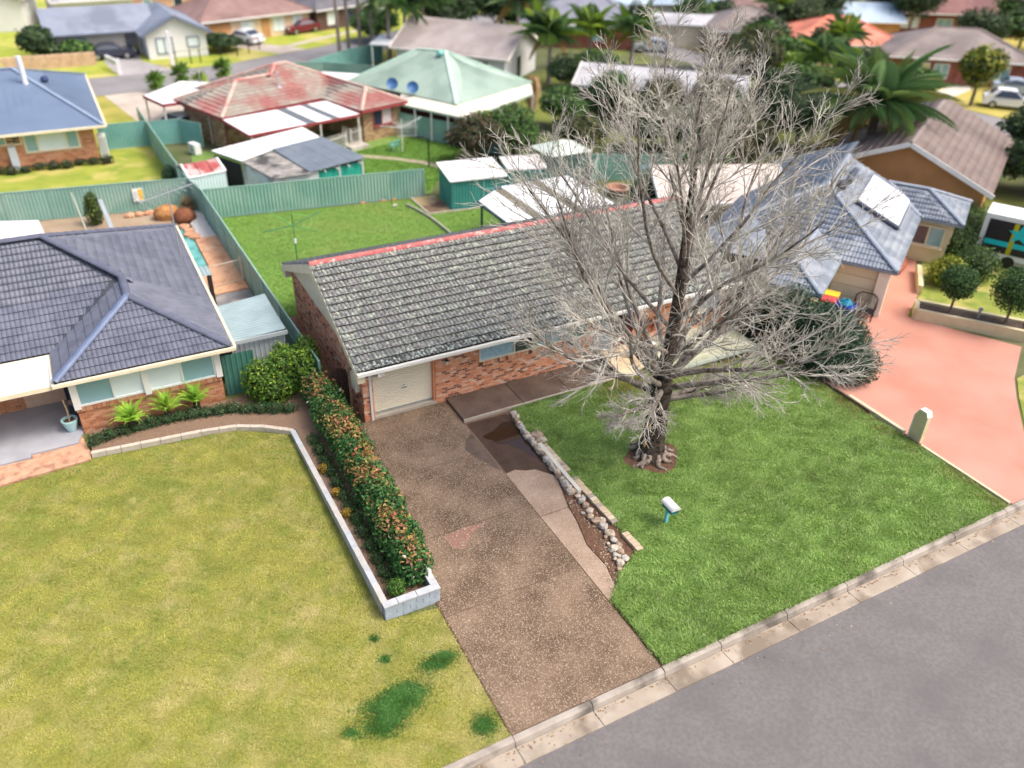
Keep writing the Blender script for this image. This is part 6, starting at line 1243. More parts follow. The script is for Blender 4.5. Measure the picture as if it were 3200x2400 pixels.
# lower left hip with steps to the left of the garage
cf((13.5,9),(0,9), [(0,0),(13.5,0),(9,4.5),(0,4.5)]); cf((-2,9),(-2,5.6), [(0,0),(3.4,0),(1.7,1.7)]); cf((3,9),(-2,9), [(0,0),(5,0),(3.3,1.7),(0,1.7)]); cf((-2,5.6),(3,5.6), [(0,0),(5,0),(5,1.7),(1.7,1.7)])
cf((-4.3,2.5),(2,2.5), [(0,0),(6.3,0),(6.3,1.55),(1.55,1.55)]); cf((2,5.6),(-4.3,5.6), [(0,0),(6.3,0),(4.75,1.55),(0,1.55)]); cf((-4.3,5.6),(-4.3,2.5), [(0,0),(3.1,0),(1.55,1.55)])
ob('roof_deck', und, mat('slate_shadow', (.05,.06,.075)), CH); T.finish(CH, 260)
rc2 = mat('cap_slate', (.23,.27,.33), (.28,.32,.38), 2, .5); zr = lambda d: Z0+.05+tr*d
for a,da,b,db in (((0,0),0,(4.5,4.5),4.5),((0,9),0,(4.5,4.5),4.5),((4.5,4.5),4.5,(10.2,4.5),4.5),((8.0,0),0,(10.1,2.1),2.1),((10.1,0),2.1,(10.1,2.1),2.1),((10.1,0),2.1,(12.2,-2.1),0),((10.1,0),2.1,(8.0,-2.1),0),((-4.3,2.5),0,(-2.75,4.05),1.55),((-4.3,5.6),0,(-2.75,4.05),1.55),((-2.75,4.05),1.55,(1.2,4.05),1.55)):
    hipcap(CH, P3(fr2(*a),zr(da)), P3(fr2(*b),zr(db)), rc2, .11, step=.5)
gq = MB()
for a,b in (((0,0),(8,0)),((0,2.5),(0,0)),((-4.3,2.5),(0,2.5)),((-4.3,5.6),(-4.3,2.5)),((8,0),(8,-2.1)),((8,-2.1),(12.2,-2.1)),((12.2,-2.1),(12.2,6))): gq.beam(P3(fr2(*a),2.36),P3(fr2(*b),2.36),.1,.13)
ob('gutter', gq, mat('gutter_slate', (.20,.24,.29), (.24,.28,.33), 2, .4), CH)
gd = ob('garage_panel', MB().beam(P3(fr2(.40,.8),1.15),P3(fr2(.42,2.7),1.15),.06,2.2), mat('garage_cream', (.74,.66,.48), (.78,.70,.52), 1.5, .6), CH)
for z in (.6,1.15,1.7): ob('panel_groove', MB().beam(P3(fr2(.36,.8),z),P3(fr2(.38,2.7),z),.02,.02), mat('groove', (.45,.38,.25)), gd)
ob('corner_pier', MB().prism([tuple(fr2(*q)) for q in ((.1,.25),(.7,.25),(.7,.75),(.1,.75))], -.1, 2.4), mat('pier_pale', (.76,.70,.58), (.8,.74,.62), 1.5, .7), CH)
w0 = fr2(9.0,-1.66); window(CH, w0, fr2(1,0)-fr2(0,0), 1.9, 1.15, .95, cream, glz_d, (1,1), .08, .07, None, gms=[glz_d, glz_t])
w0 = fr2(8.29,-.3); window(CH, fr2(8.29,.2), fr2(0,-1)-fr2(0,0), 1.6, 1.15, .9, cream, glz_d, (1,1), .08, .07, cream, gms=[glz_d, glz_t])
slab3 = [roof for roof in []]
sp = thing('solar_panels', 'pale solar hot water panel lying on the blue grey tiles', 'solar panel', P3(fr2(6.3,2),3.4))
def on(u,v,h=.0): q = fr2(u,v); return (q.x,q.y,Z0+tr*v+h)
for i in range(4):
    u0,u1 = 4.6+i*1.2, 5.78+i*1.2; ob('panel', MB().slab([on(u0,.75,.15),on(u1,.75,.15),on(u1,2.9,.15),on(u0,2.9,.15)], .05), mat('panel_white', (.66,.69,.74), (.70,.73,.78), 1, .25, spec=.6), sp)
ob('tank', MB().tube([on(4.45,.7,.16),on(4.45,2.95,.16)], .13, 10), mat('tank_navy', (.05,.06,.09), (.07,.08,.11), 2, .4), sp); ob('rack', MB().beam(on(4.6,.65,.1),on(9.4,.65,.1),.06,.12), gal, sp)
solo('roof_heater', MB().tube([on(6.2,3.7,.2),on(8.2,3.75,.2)], .16, 8), MATS['tank_navy'], 'dark cylinder lying near the ridge of the blue grey roof', 'water heater')
solo('ridge_vent', MB().lathe([(.22,0),(.28,.2),(.18,.4)], 10, on(5.2,3.9,.0)), MATS['tank_navy'], 'dark round vent near the top of the blue grey roof', 'roof vent')
# things against the garage
lidb = [mat('bin_yellow', (.72,.50,.04), (.76,.55,.06), 2, .5), mat('bin_red', (.45,.05,.06), (.5,.07,.08), 2, .5)]; bn = mat('bin_dark', (.03,.04,.035), rough=.5)
for i in range(2):
    q = fr2(-.75-.66*i,2.45); b = thing('wheelie_bin', ('dark wheelie bin with a yellow lid against the garage','dark wheelie bin with a red lid against the garage')[i], 'bin', P3(q,0), rad(32), 'wheelie bins beside the garage')
    ob('body', MB().add([(-.22,-.25,.08),(.22,-.25,.08),(.22,.2,.08),(-.22,.2,.08),(-.28,-.32,1.0),(.28,-.32,1.0),(.28,.3,1.0),(-.28,.3,1.0)], [(3,2,1,0),(4,5,6,7),(0,1,5,4),(1,2,6,5),(2,3,7,6),(3,0,4,7)]), bn, b, False); ob('lid', MB().box(-.30,-.36,1.0,.30,.32,1.07), lidb[i], b, False)
    for x in (-.25,.25): ob('wheel', MB().tube([(x-.03,.24,.11),(x+.03,.24,.11)], .11, 10), blackm, b, False)
q = fr2(-.6,1.75); tb = thing('blue_tub', 'blue storage tub with a coil of turquoise hose on top', 'tub', P3(q,0), rad(32))
ob('tub', MB().add([(-.3,-.42,0),(.3,-.42,0),(.3,.42,0),(-.3,.42,0),(-.36,-.48,.62),(.36,-.48,.62),(.36,.48,.62),(-.36,.48,.62)], [(3,2,1,0),(4,5,6,7),(0,1,5,4),(1,2,6,5),(2,3,7,6),(3,0,4,7)]), mat('tub_blue', (.015,.05,.36), (.02,.07,.42), 2, .4), tb, False)
hz_ = thing('hose_coil', 'coiled turquoise garden hose lying on the blue tub', 'hose', P3(fr2(-.6,1.75),.63), 0)
ob('coil', MB().tube([(math.cos(i*.5)*(.32-.004*i),math.sin(i*.5)*(.32-.004*i),.03+.004*i) for i in range(52)], .03, 6), mat('hose_turq', (.03,.34,.52), (.05,.4,.58), 3, .4), hz_, False)
q = fr2(-.35,.95); bs2 = thing('black_swing_seat', 'black two seater bench with a curved mesh back by the garage', 'bench', P3(q,0), rad(32+90))
ob('seat', MB().box(-.5,-.28,.40,.5,.25,.45), blackm, bs2, False); ob('backrest', MB().tube([(-.5,-.25,.45),(-.48,-.38,.95),(-.28,-.42,1.12),(.28,-.42,1.12),(.48,-.38,.95),(.5,-.25,.45)], .03, 6), blackm, bs2, False)
mb = MB(); k = 9
for i in range(k): x = -.42+.84*i/(k-1); mb.beam((x,-.27,.46),(x,-.41,1.08),.012,.012)
ob('back_mesh', mb, blackm, bs2, False)
for x in (-.46,.46):
    ob('armrest', MB().tube([(x,-.32,.72),(x,.22,.66),(x,.26,0)], .03, 6), blackm, bs2, False); ob('leg', MB().tube([(x,-.26,.42),(x,-.36,0)], .03, 6), blackm, bs2, False)
solo('pole_base', MB().tube([(*fr2(-1.4,.75),0),(*fr2(-1.35,.75),.9)], .02, 6).lathe([(.2,0),(.2,.06),(.04,.1)], 10, P3(fr2(-1.4,.75),0)), blackm, 'thin black stand beside the black bench', 'stand')
# raised planter with ball trees
pw = thing('rendered_planter', 'long cream rendered planter with dark soil beside the red driveway', 'planter', (27.5,-5,0))
u_ = A((26.05,-3.3)); v_ = A((28.9,-7.05)); d = (v_-u_).normalized(); nrm = A((d.y,-d.x)); nn = -nrm if nrm.x < 0 else nrm; W_ = 1.1
a,b = u_,v_; c_,d_ = v_+nn*W_,u_+nn*W_
for p,q in ((a,b),(b,c_),(c_,d_),(d_,a)): ob('planter_wall', MB().beam(P3(p,.24),P3(q,.24),.2,.56), rend, pw)
ob('soil', MB().prism([tuple(x) for x in (a,b,c_,d_)], .1, .42), mat('dark_mulch', (.05,.035,.03), (.10,.075,.06), 9, 1), pw)
for i,(t,rr_,l) in enumerate([(.30,.88,'smaller clipped ball tree nearest the cream garage'),(.80,1.15,'larger clipped ball tree at the street end of the planter')]):
    q = u_.lerp(v_,t)+nn*.55; shrub('ball_tree', l, 'tree', [((q.x,q.y,1.55+rr_*.5),(rr_*.9,rr_*.9,rr_*.88))], 4600, .12, [(.04,.10,.03),(.06,.14,.04),(.09,.18,.05),(.03,.06,.025)], [3,4,2,2], 'clipped ball trees in the cream planter', [(q.x,q.y,1.6,.06)], seed=80+i)
q = u_.lerp(v_,.56)+nn*.55; solo('garden_light', MB().tube([(q.x,q.y,.4),(q.x,q.y,.85)], .06, 8).lathe([(.10,0),(.12,.05),(.05,.12)], 10, (q.x,q.y,.85)), gal, 'small grey garden light between the two ball trees', 'garden light')
ob('side_wall', MB().beam((30.5,.2,.22),(28.45,-1.6,.22),.22,.5), rend, pw); 
sh = [(.05,.10,.03),(.08,.15,.045),(.12,.20,.05),(.03,.05,.02)]
for i,(x,y,r_,hh,cl,l) in enumerate([(30.6,-1.4,1.0,1.3,[(.12,.20,.03),(.25,.28,.03),(.35,.33,.04)],'yellow topped shrub beside the brick steps'),(32.6,-1.5,1.2,1.5,sh,'dark green shrub behind the yellow topped shrub'),(34.2,.8,1.3,1.6,sh,'tall dark shrub under the cream window'),(36.3,1.9,1.3,1.8,sh,'dark shrub at the far corner of the cream house'),(38.0,3.2,1.4,1.6,sh,'dark shrub between the cream house and the star panel')]):
    shrub('garden_shrub', l, 'shrub', [((x,y,hh*.55),(r_,r_*.9,hh*.6)),((x+.5,y+.4,hh*.5),(r_*.7,r_*.7,hh*.5))], 2600, .15, cl, [3,3,2]+([1] if len(cl) > 3 else []), 'garden shrubs beside the cream house', [(x,y,.5,.05)], seed=90+i)
solo('brick_steps', MB().prism([(29.4,.4),(30.5,.9),(31.3,1.6),(30.2,1.9),(28.9,1.0)], 0, .25).prism([(29.8,.8),(30.5,1.1),(30.9,1.5),(30.2,1.6)], .25, .42), mat('step_red', (.32,.10,.065), (.38,.14,.09), 4, .9), 'dark red brick steps by the cream wall', 'steps')
# dark panel with the star
tp_ = thing('star_panel_trailer', 'white framed dark panel with a turquoise star, band and yellow stripe', 'trailer', (35.6,-1.9,0), rad(-62))
blk_ = mat('panel_black', (.022,.018,.026), (.03,.026,.034), 2, .4); cy = mat('panel_cyan', (.01,.48,.55), (.02,.52,.6), 2, .4); yl = mat('panel_yellow', (.42,.38,.02), (.46,.42,.03), 2, .5)
ob('body', MB().box(-2.2,.0,.45,2.6,1.9,2.75), offwhite, tp_, False); ob('side_panel', MB().box(-1.95,-.03,.75,2.6,-.005,2.5), blk_, tp_, False)
ob('turquoise_band', MB().box(-1.9,-.045,1.15,2.55,-.032,1.42), cy, tp_, False); ob('yellow_stripe', MB().box(-.75,-.056,.76,-.52,-.047,2.48), yl, tp_, False)
stv = [(-.35+(.62 if i%2 == 0 else .25)*math.sin(i*math.pi/5), -.07, 1.92+(.55 if i%2 == 0 else .22)*math.cos(i*math.pi/5)) for i in range(10)]
ob('star', MB().add(stv+[(x,-.058,z) for x,y,z in stv], [tuple(range(9,-1,-1)), tuple(range(10,20))]+[(i,(i+1)%10,10+(i+1)%10,10+i) for i in range(10)]), cy, tp_, False)
ob('skirt', MB().box(-2.2,.1,.2,2.6,1.8,.45), mat('panel_base', (.55,.52,.45)), tp_, False)
for x in (-.5,.8): ob('wheel', MB().tube([(x,-.02,.33),(x,.25,.33)], .33, 14), blackm, tp_, False)
# ------------------------------------------------------------------ houses further away
def far_house(name, label, cx, cy, w, d, deg, ze, rise, kind, wallm, roofm, wins=(), trim=None, ov=.5, group=None, z0=0, extra_gable=None, ribs=False):
    """local x along the front (front faces -y); kind hip/gable; wins: (side, offset, z, w, h, glass)"""
    t = thing(name, label, 'house', (cx,cy,z0), rad(deg), group); ROOT[t.name] = Vector(); W, D = w/2, d/2
    if kind == 'gable':
        ob('wall', MB().prism([(-W,-D),(W,-D),(W,D),(-W,D)], -.3, ze).add([(-W,-D,ze),(-W,D,ze),(-W,0,ze+rise*D/(D+ov)),(W,-D,ze),(W,D,ze),(W,0,ze+rise*D/(D+ov))], [(0,2,1),(3,4,5),(0,3,5,2),(1,2,5,4)]), wallm, t)
        a = ze-.05; ob('roof', MB().slab([(-W-ov,-D-ov,a),(W+ov,-D-ov,a),(W+ov,0,a+rise),(-W-ov,0,a+rise)], .1).slab([(W+ov,D+ov,a),(-W-ov,D+ov,a),(-W-ov,0,a+rise),(W+ov,0,a+rise)], .1), roofm, t)
        for s in (-1,1): ob('barge_board', MB().beam((s*(W+ov+.02),-D-ov,a-.06),(s*(W+ov+.02),0,a+rise-.06),.06,.25).beam((s*(W+ov+.02),D+ov,a-.06),(s*(W+ov+.02),0,a+rise-.06),.06,.25), trim or white, t)
    else:
        ob('wall', MB().prism([(-W,-D),(W,-D),(W,D),(-W,D)], -.3, ze), wallm, t); R = max(.3, W-D)
        hiproof(t, [(-W-ov,-D-ov),(W+ov,-D-ov),(W+ov,D+ov),(-W-ov,D+ov)], ze, ze+rise, [(-R,0),(R,0)], roofm)
        cpm = mat('cap_'+roofm.name, tuple(min(1,x*1.25) for x in roofm['c1']) if 'c1' in roofm else (.3,.28,.28))
        ob('hip_cap', MB().beam((-W-ov,-D-ov,ze+.03),(-R,0,ze+rise+.03),.22,.07).beam((W+ov,-D-ov,ze+.03),(R,0,ze+rise+.03),.22,.07).beam((W+ov,D+ov,ze+.03),(R,0,ze+rise+.03),.22,.07).beam((-W-ov,D+ov,ze+.03),(-R,0,ze+rise+.03),.22,.07).beam((-R,0,ze+rise+.03),(R,0,ze+rise+.03),.22,.07), cpm, t)
    ob('gutter', MB().box(-W-ov,-D-ov-.1,ze-.14,W+ov,-D-ov,ze).box(-W-ov,D+ov,ze-.14,W+ov,D+ov+.1,ze), trim or white, t)
    for sd_, off, z, ww, hh, g in wins:
        o, U = {'f': ((off,-D),(1,0)), 'r': ((W,off),(0,1)), 'l': ((-W,off+ww),(0,-1)), 'b': ((off+ww,D),(-1,0))}[sd_]
        if hh > 1.7: ob('door', MB().box(o[0],o[1]-.06,z,o[0]+ww,o[1]-.005,z+hh) if sd_ == 'f' else MB().box(o[0],o[1],z,o[0]+.06,o[1]+ww,z+hh), g, t)
        else: window(t, o, U, ww, hh, z, trim or white, g, (1,1) if ww > 1.2 else (1,), .09, .08, None)
    return t
for k_,c_ in dict(roof_greyblue=((.20,.23,.30),(.25,.28,.35)), roof_brown=((.22,.135,.12),(.28,.18,.16)), roof_dark=((.12,.115,.13),(.17,.16,.175)), roof_pinkgrey=((.36,.31,.295),(.41,.36,.345)),
                  roof_lilac=((.19,.20,.25),(.24,.25,.30)), roof_palebl=((.36,.46,.56),(.42,.52,.62)), roof_salmon=((.62,.20,.13),(.68,.26,.18)), roof_maroon=((.17,.07,.065),(.22,.10,.09)),
                  roof_taupe=((.20,.165,.155),(.26,.22,.205)), roof_red=((.42,.06,.085),(.48,.09,.11)), roof_cocoa=((.155,.115,.105),(.20,.155,.14)), roof_zinc=((.36,.36,.38),(.48,.48,.50))).items():
    m_ = mat(k_, c_[0], c_[1], .8, .55, c3=tuple(x*.8 for x in c_[0]), scale3=.25, bump=.25, bscale=6); m_['c1'] = list(c_[0])
w_white = mat('wall_white', (.68,.68,.69), (.74,.74,.75), .6, .8); w_grey = mat('wall_taupe', (.42,.40,.37), (.48,.46,.43), .6, .8); w_cream = mat('wall_cream', (.66,.50,.34), (.72,.56,.4), .6, .8); w_or = mat('wall_orange', (.46,.24,.10), (.54,.29,.13), .8, .9)
w_dark = mat('wall_dark', (.10,.06,.05), (.15,.09,.075), .8, .9); w_brick = mat('wall_brick', (.22,.075,.055), (.28,.11,.08), 1.5, .9); w_beige = mat('wall_beige', (.66,.56,.42), (.72,.63,.5), .6, .8)
M_ = MATS; g1, g2, g3 = glz_t, glz_w, glz_d
trimd = mat('trim_slate', (.14,.17,.24), (.17,.2,.27), 2, .4)
far_house('grey_roofed_house', 'wide taupe house with a blue grey gable roof across the back street', -2.0, 73.6, 9.2, 7.0, 2, 2.3, 1.9, 'gable', w_grey, M_['roof_greyblue'], [('f',1.9,.0,1.1,2.1,g3),('f',-3.4,.7,1.8,1.2,g1),('f',3.3,.6,.8,1.3,g2)], trimd)
far_house('white_gabled_house', 'white gabled house front with tall windows beside the white post', 4.3, 71.2, 8.0, 5.6, 92, 2.3, 1.7, 'gable', w_white, M_['roof_greyblue'], [('l',.4,.45,1.6,1.5,g2),('l',-2.1,.9,1.2,1.0,g2)], trimd)
far_house('brown_roofed_house', 'cream and orange house with a faded brown hip roof across the back street', 13.0, 78.2, 13.0, 8.0, 17, 2.3, 2.0, 'hip', w_cream, M_['roof_brown'], [('f',-5.8,0,2.4,2.0,w_or),('f',-2.2,.5,1.6,1.4,g2),('f',.3,0,1.0,2.0,w_or),('f',1.7,.5,1.5,1.5,g2),('f',4.2,.6,1.4,1.4,g2)])
far_house('dark_brick_house', 'dark brick house with a grey brown roof behind the maroon car', 25.0, 82.0, 12.0, 8.0, 24, 2.3, 2.0, 'hip', w_dark, M_['roof_dark'], [('f',-4.5,.5,1.6,1.4,g2),('f',-1.6,0,1.2,2.0,g3),('f',.8,.6,1.6,1.3,g1),('f',3.4,.5,1.6,1.4,g2)])
far_house('red_gabled_house', 'white house with a bright red roof at the top left corner', -12.5, 92.0, 9, 10.0, 80, 3.4, 2.0, 'gable', w_white, M_['roof_red'], [('f',-2,1.2,1.2,1.2,g1)])
far_house('pale_shed_house', 'white house end with a low zinc roof behind the grey roofed house', -1.5, 90.0, 8.0, 8.0, 5, 3.0, 1.5, 'gable', w_white, M_['roof_zinc'], [('f',1,1.0,1.3,1.2,g1)])
far_house('brick_cottage', 'pale brick cottage with brown chimneys at the top edge', 6.5, 95.0, 10.0, 7.0, 8, 2.8, 1.8, 'hip', mat('wall_peach', (.55,.34,.24), (.6,.4,.3), 1, .9), M_['roof_brown'], [('f',-2.6,.9,1.1,1.2,g1),('f',1,.9,1.2,1.2,g3)])
far_house('taupe_roofed_house', 'long house with a pinkish grey tile roof behind the palms', 28.6, 51.4, 11.0, 8.0, -50, 2.4, 2.2, 'gable', w_white, M_['roof_pinkgrey'], [('f',-3.4,.8,1.5,1.2,g1),('f',2.5,.8,1.5,1.2,g3),('r',-1,0,.9,2.0,g3)], mat('gutter_cream', (.75,.72,.66)))
far_house('lilac_roofed_house', 'brick house with a dark grey lilac roof behind the palms', 47.5, 60.8, 13.0, 9.0, -32, 2.4, 2.3, 'hip', w_brick, M_['roof_lilac'], [('f',-4,.8,1.5,1.2,g3),('f',1,.8,1.5,1.2,g1)])
far_house('pale_blue_roofed_house', 'wide house with a pale blue roof at the top edge', 63.0, 69.0, 20.0, 9.0, -18, 2.6, 1.9, 'gable', w_white, M_['roof_palebl'], [('f',-5,.8,1.8,1.2,g3)], M_['roof_dark'])
far_house('cream_garage', 'cream double garage with a pale flat gable roof', 56.5, 55.8, 8.0, 5.2, -32, 2.5, .7, 'gable', w_beige, M_['roof_zinc'], [('f',-3.5,0,2.8,2.1,cream),('f',.2,0,2.8,2.1,cream)])
far_house('cocoa_roofed_house', 'low house with a brown hip roof right of the cream garage', 62.5, 50.5, 9.0, 8.0, -30, 2.4, 2.0, 'hip', w_brick, M_['roof_taupe'], [('f',-2,.8,1.5,1.2,g3)])
far_house('rosy_roofed_house', 'house with a rosy brown roof behind the brown hip roof', 69.5, 56.5, 11.0, 8.0, -30, 2.4, 2.0, 'hip', w_brick, M_['roof_brown'], [('f',-2,.8,1.5,1.2,g3)])
far_house('zinc_roofed_house', 'long low building with a weathered zinc roof behind the twigs', 38.0, 33.0, 13.0, 6.0, -44, 2.1, 1.1, 'gable', mat('wall_dim', (.24,.22,.20), (.3,.28,.26), .6, .8), M_['roof_zinc'], [('f',-4,.8,1.6,1.1,g3),('f',0,.8,1.6,1.1,g1),('f',4,0,.9,2.0,g3)])
far_house('steel_roofed_house', 'house with a pale steel roof and orange brick end at the upper right', 79.0, 50.5, 9.0, 7.0, -28, 2.5, 1.6, 'gable', w_or, M_['roof_palebl'], [('r',-1,.8,1.4,1.2,g3)])
far_house('salmon_roofed_house', 'house with a bright salmon orange tile roof', 67.2, 41.8, 11.0, 8.5, -28, 2.4, 2.0, 'hip', w_beige, M_['roof_salmon'], [('f',-3,.7,1.4,1.3,g2),('f',0,0,1.0,2.0,g3),('f',2,.7,1.6,1.3,g1)])
far_house('long_brick_house', 'long dark red brick house with a maroon roof at the top right', 95.0, 50.0, 17.0, 8.0, -30, 2.6, 2.0, 'gable', w_brick, M_['roof_maroon'], [('f',-7,.8,2.4,1.3,g2),('f',-2.5,.8,2.0,1.2,g1),('f',2,.8,1.0,1.2,g2),('f',4.2,.8,1.2,1.2,g2)])
far_house('taupe_hip_house', 'brick house with a broad taupe hip roof behind the white car', 73.0, 32.0, 13.0, 9.0, -38, 2.4, 2.1, 'hip', w_brick, M_['roof_taupe'], [('f',-4.5,.3,1.6,1.6,w_beige),('f',-2.5,.5,1.4,1.4,g1),('f',-.4,0,1.0,2.0,w_brick),('f',1.2,.3,1.2,1.6,w_beige),('f',2.8,.5,1.6,1.5,g1)])
far_house('terracotta_house', 'small orange brick house at the right edge behind the cars', 86.0, 24.0, 8.0, 8.0, -40, 2.5, 1.8, 'hip', w_or, M_['roof_taupe'], [('f',-2,.8,1.4,1.2,g3)])
far_house('pink_brick_wing', 'pale weatherboard wing with a pinkish roof behind the red ridge', 24.8, 10.6, 6.5, 5.0, -22, 2.3, 1.2, 'gable', mat('weatherboard', (.66,.58,.46), (.72,.64,.52), 1, .7), mat('pink_roof', (.50,.43,.39), (.56,.49,.45), .8, .7), [('f',-2,.8,1.3,1.1,g3)])
# brown roofed neighbour with white patio roof, orange gable
BN = thing('cocoa_gabled_house', 'brown tile roofed house with an orange gable and white trim on the right', 'house', (39,7,0)); fr3 = frame2((38.3,2.3), 30)
ob('wall', MB().prism([tuple(fr3(*q)) for q in ((.3,.4),(12,.4),(12,10),(.3,10))], -.1, 2.4).add([P3(fr3(.3,.4),2.4),P3(fr3(.3,9.4),2.4),P3(fr3(.3,4.9),4.2),P3(fr3(.6,.4),2.4),P3(fr3(.6,9.4),2.4),P3(fr3(.6,4.9),4.2)], [(0,2,1),(3,4,5),(0,3,5,2),(1,2,5,4)]), w_or, BN)
T = TileSet(M_['roof_cocoa'], W=.5, G=.5, amp=.03); und = MB(); T.face(fr3(-.3,0), fr3(13,0), 2.4, .43, depth=4.9, under=und); T.face(fr3(13,9.8), fr3(-.3,9.8), 2.4, .43, depth=4.9, under=und)
ob('roof_deck', und, MATS['slate_shadow'], BN); T.finish(BN, 0)
ob('barge_board', MB().beam(P3(fr3(-.33,-.1),2.33),P3(fr3(-.33,4.9),4.46),.06,.26).beam(P3(fr3(-.33,9.9),2.33),P3(fr3(-.33,4.9),4.46),.06,.26), white, BN); hipcap(BN, P3(fr3(-.3,4.9),4.55), P3(fr3(13,4.9),4.55), M_['roof_taupe'], .12)
wp_ = thing('white_patio_roof', 'pale aqua sheet patio roof beside the brown tiled gable', 'patio', (39,10,0))
roofsheet([(35.6,8.6,2.3),(36.8,7.2,2.3),(43.2,9.4,2.5),(43.0,11.6,2.5)], mat('patio_aqua', (.60,.70,.72), (.68,.77,.78), .6, .4), 'roof_sheet', wp_, .3, .03)
for x,y in ((35.8,8.5),(36.9,7.4),(42.9,9.5),(42.8,11.4)): ob('post', MB().box(x-.05,y-.05,0,x+.05,y+.05,2.3), gal, wp_)
solo('white_flat_roof', MB().slab([(72.5,36.5,2.7),(76.8,30.6,2.7),(79.5,33,2.8),(75,38.5,2.8)], .12).box(72.9,36.4,0,73.1,36.6,2.6).box(76.6,31,0,76.8,31.2,2.6).box(79,33,0,79.2,33.2,2.6), white_roof, 'white flat carport roof behind the taupe hip roof', 'carport')
solo('white_garage_roof', MB().slab([(62.5,47.2,2.5),(67.5,47.8,2.5),(68,51,2.6),(63,50.5,2.6)], .12).box(62.7,47.4,0,62.9,47.6,2.4).box(67.2,48,0,67.4,48.2,2.4).box(67.6,50.6,0,67.8,50.8,2.4), white_roof, 'white flat roof just behind the salmon roof', 'carport')
solo('pale_carport', MB().slab([(20.2,55.6,2.3),(23.4,53.4,2.3),(25.4,56.4,2.5),(22.4,58.6,2.5)], .12).box(20.4,55.5,0,20.5,55.6,2.25).box(23.2,53.6,0,23.3,53.7,2.25).box(25.1,56.3,0,25.2,56.4,2.4), white_roof, 'white curved carport roof beside the palm trunks', 'carport')
# sandstone wall, posts and small fences across the street
sw2 = thing('sandstone_wall', 'low sandstone block wall in front of the dark shrubs across the street', 'wall', (-7,66.8,0)); rs = random.Random(8); sst = mat('sandstone', (.50,.33,.21), (.60,.42,.29), 1.5, .9)
for r_ in range(3):
    x = -11.5+(r_%2)*.5
    while x < -3.2: l = rs.uniform(.8,1.3); ob('stone', MB().box(x,66.5+.03*rs.random(),r_*.42-.1,min(x+l-.03,-3.2),66.9,r_*.42+.31), sst, sw2); x += l
solo('white_post', MB().box(3.05,63.4,0,3.4,63.75,3.1), w_white, 'tall white post standing on the verge by the grey driveway', 'post')
solo('short_white_post', MB().box(-1.85,61.9,0,-1.5,62.2,1.3).beam((-1.7,62.2,.9),(-2.4,65.0,.9),.2,.5), w_white, 'short white gate post and rail beside the sandstone wall', 'post')
df = thing('dark_rail_fence', 'thin dark rail fence along the verge below the white gabled house', 'fence', (8,65,0))
pts = [(3.6,63.9),(5.0,64.1),(5.9,64.2),(8.0,64.9),(9.8,65.9),(11.2,67.0),(12.6,68.4)]
for a,b in zip(pts,pts[1:]+pts[-1:]):
    ob('post', MB().box(a[0]-.05,a[1]-.05,0,a[0]+.05,a[1]+.05,1.3), blackm, df)
    if a != b: ob('wire', MB().beam((*a,1.2),(*b,1.2),.025,.025).beam((*a,.65),(*b,.65),.02,.02), blackm, df)
fence('grey_paling_fence', 'grey paling fence behind the zinc roofed building', [(39.5,42.0),(44,39.5),(48.5,37.0)], 1.7, mat('paling_grey', (.24,.22,.24), (.30,.28,.30), 2, .8), mat('paling_rail', (.22,.2,.22)), 2.4)
fence('teal_yard_fence', 'teal fence across the yard behind the patio roof', [(18.2,21.0),(23.0,19.5),(28.5,17.0)], 1.7, greengreen, greenrail, 2.4)
fence('yard_divider_fence', 'green fence between the patio and the pinkish roof', [(18.0,13.2),(20.5,16.5),(22.8,19.4)], 1.7, greengreen, greenrail, 2.4)
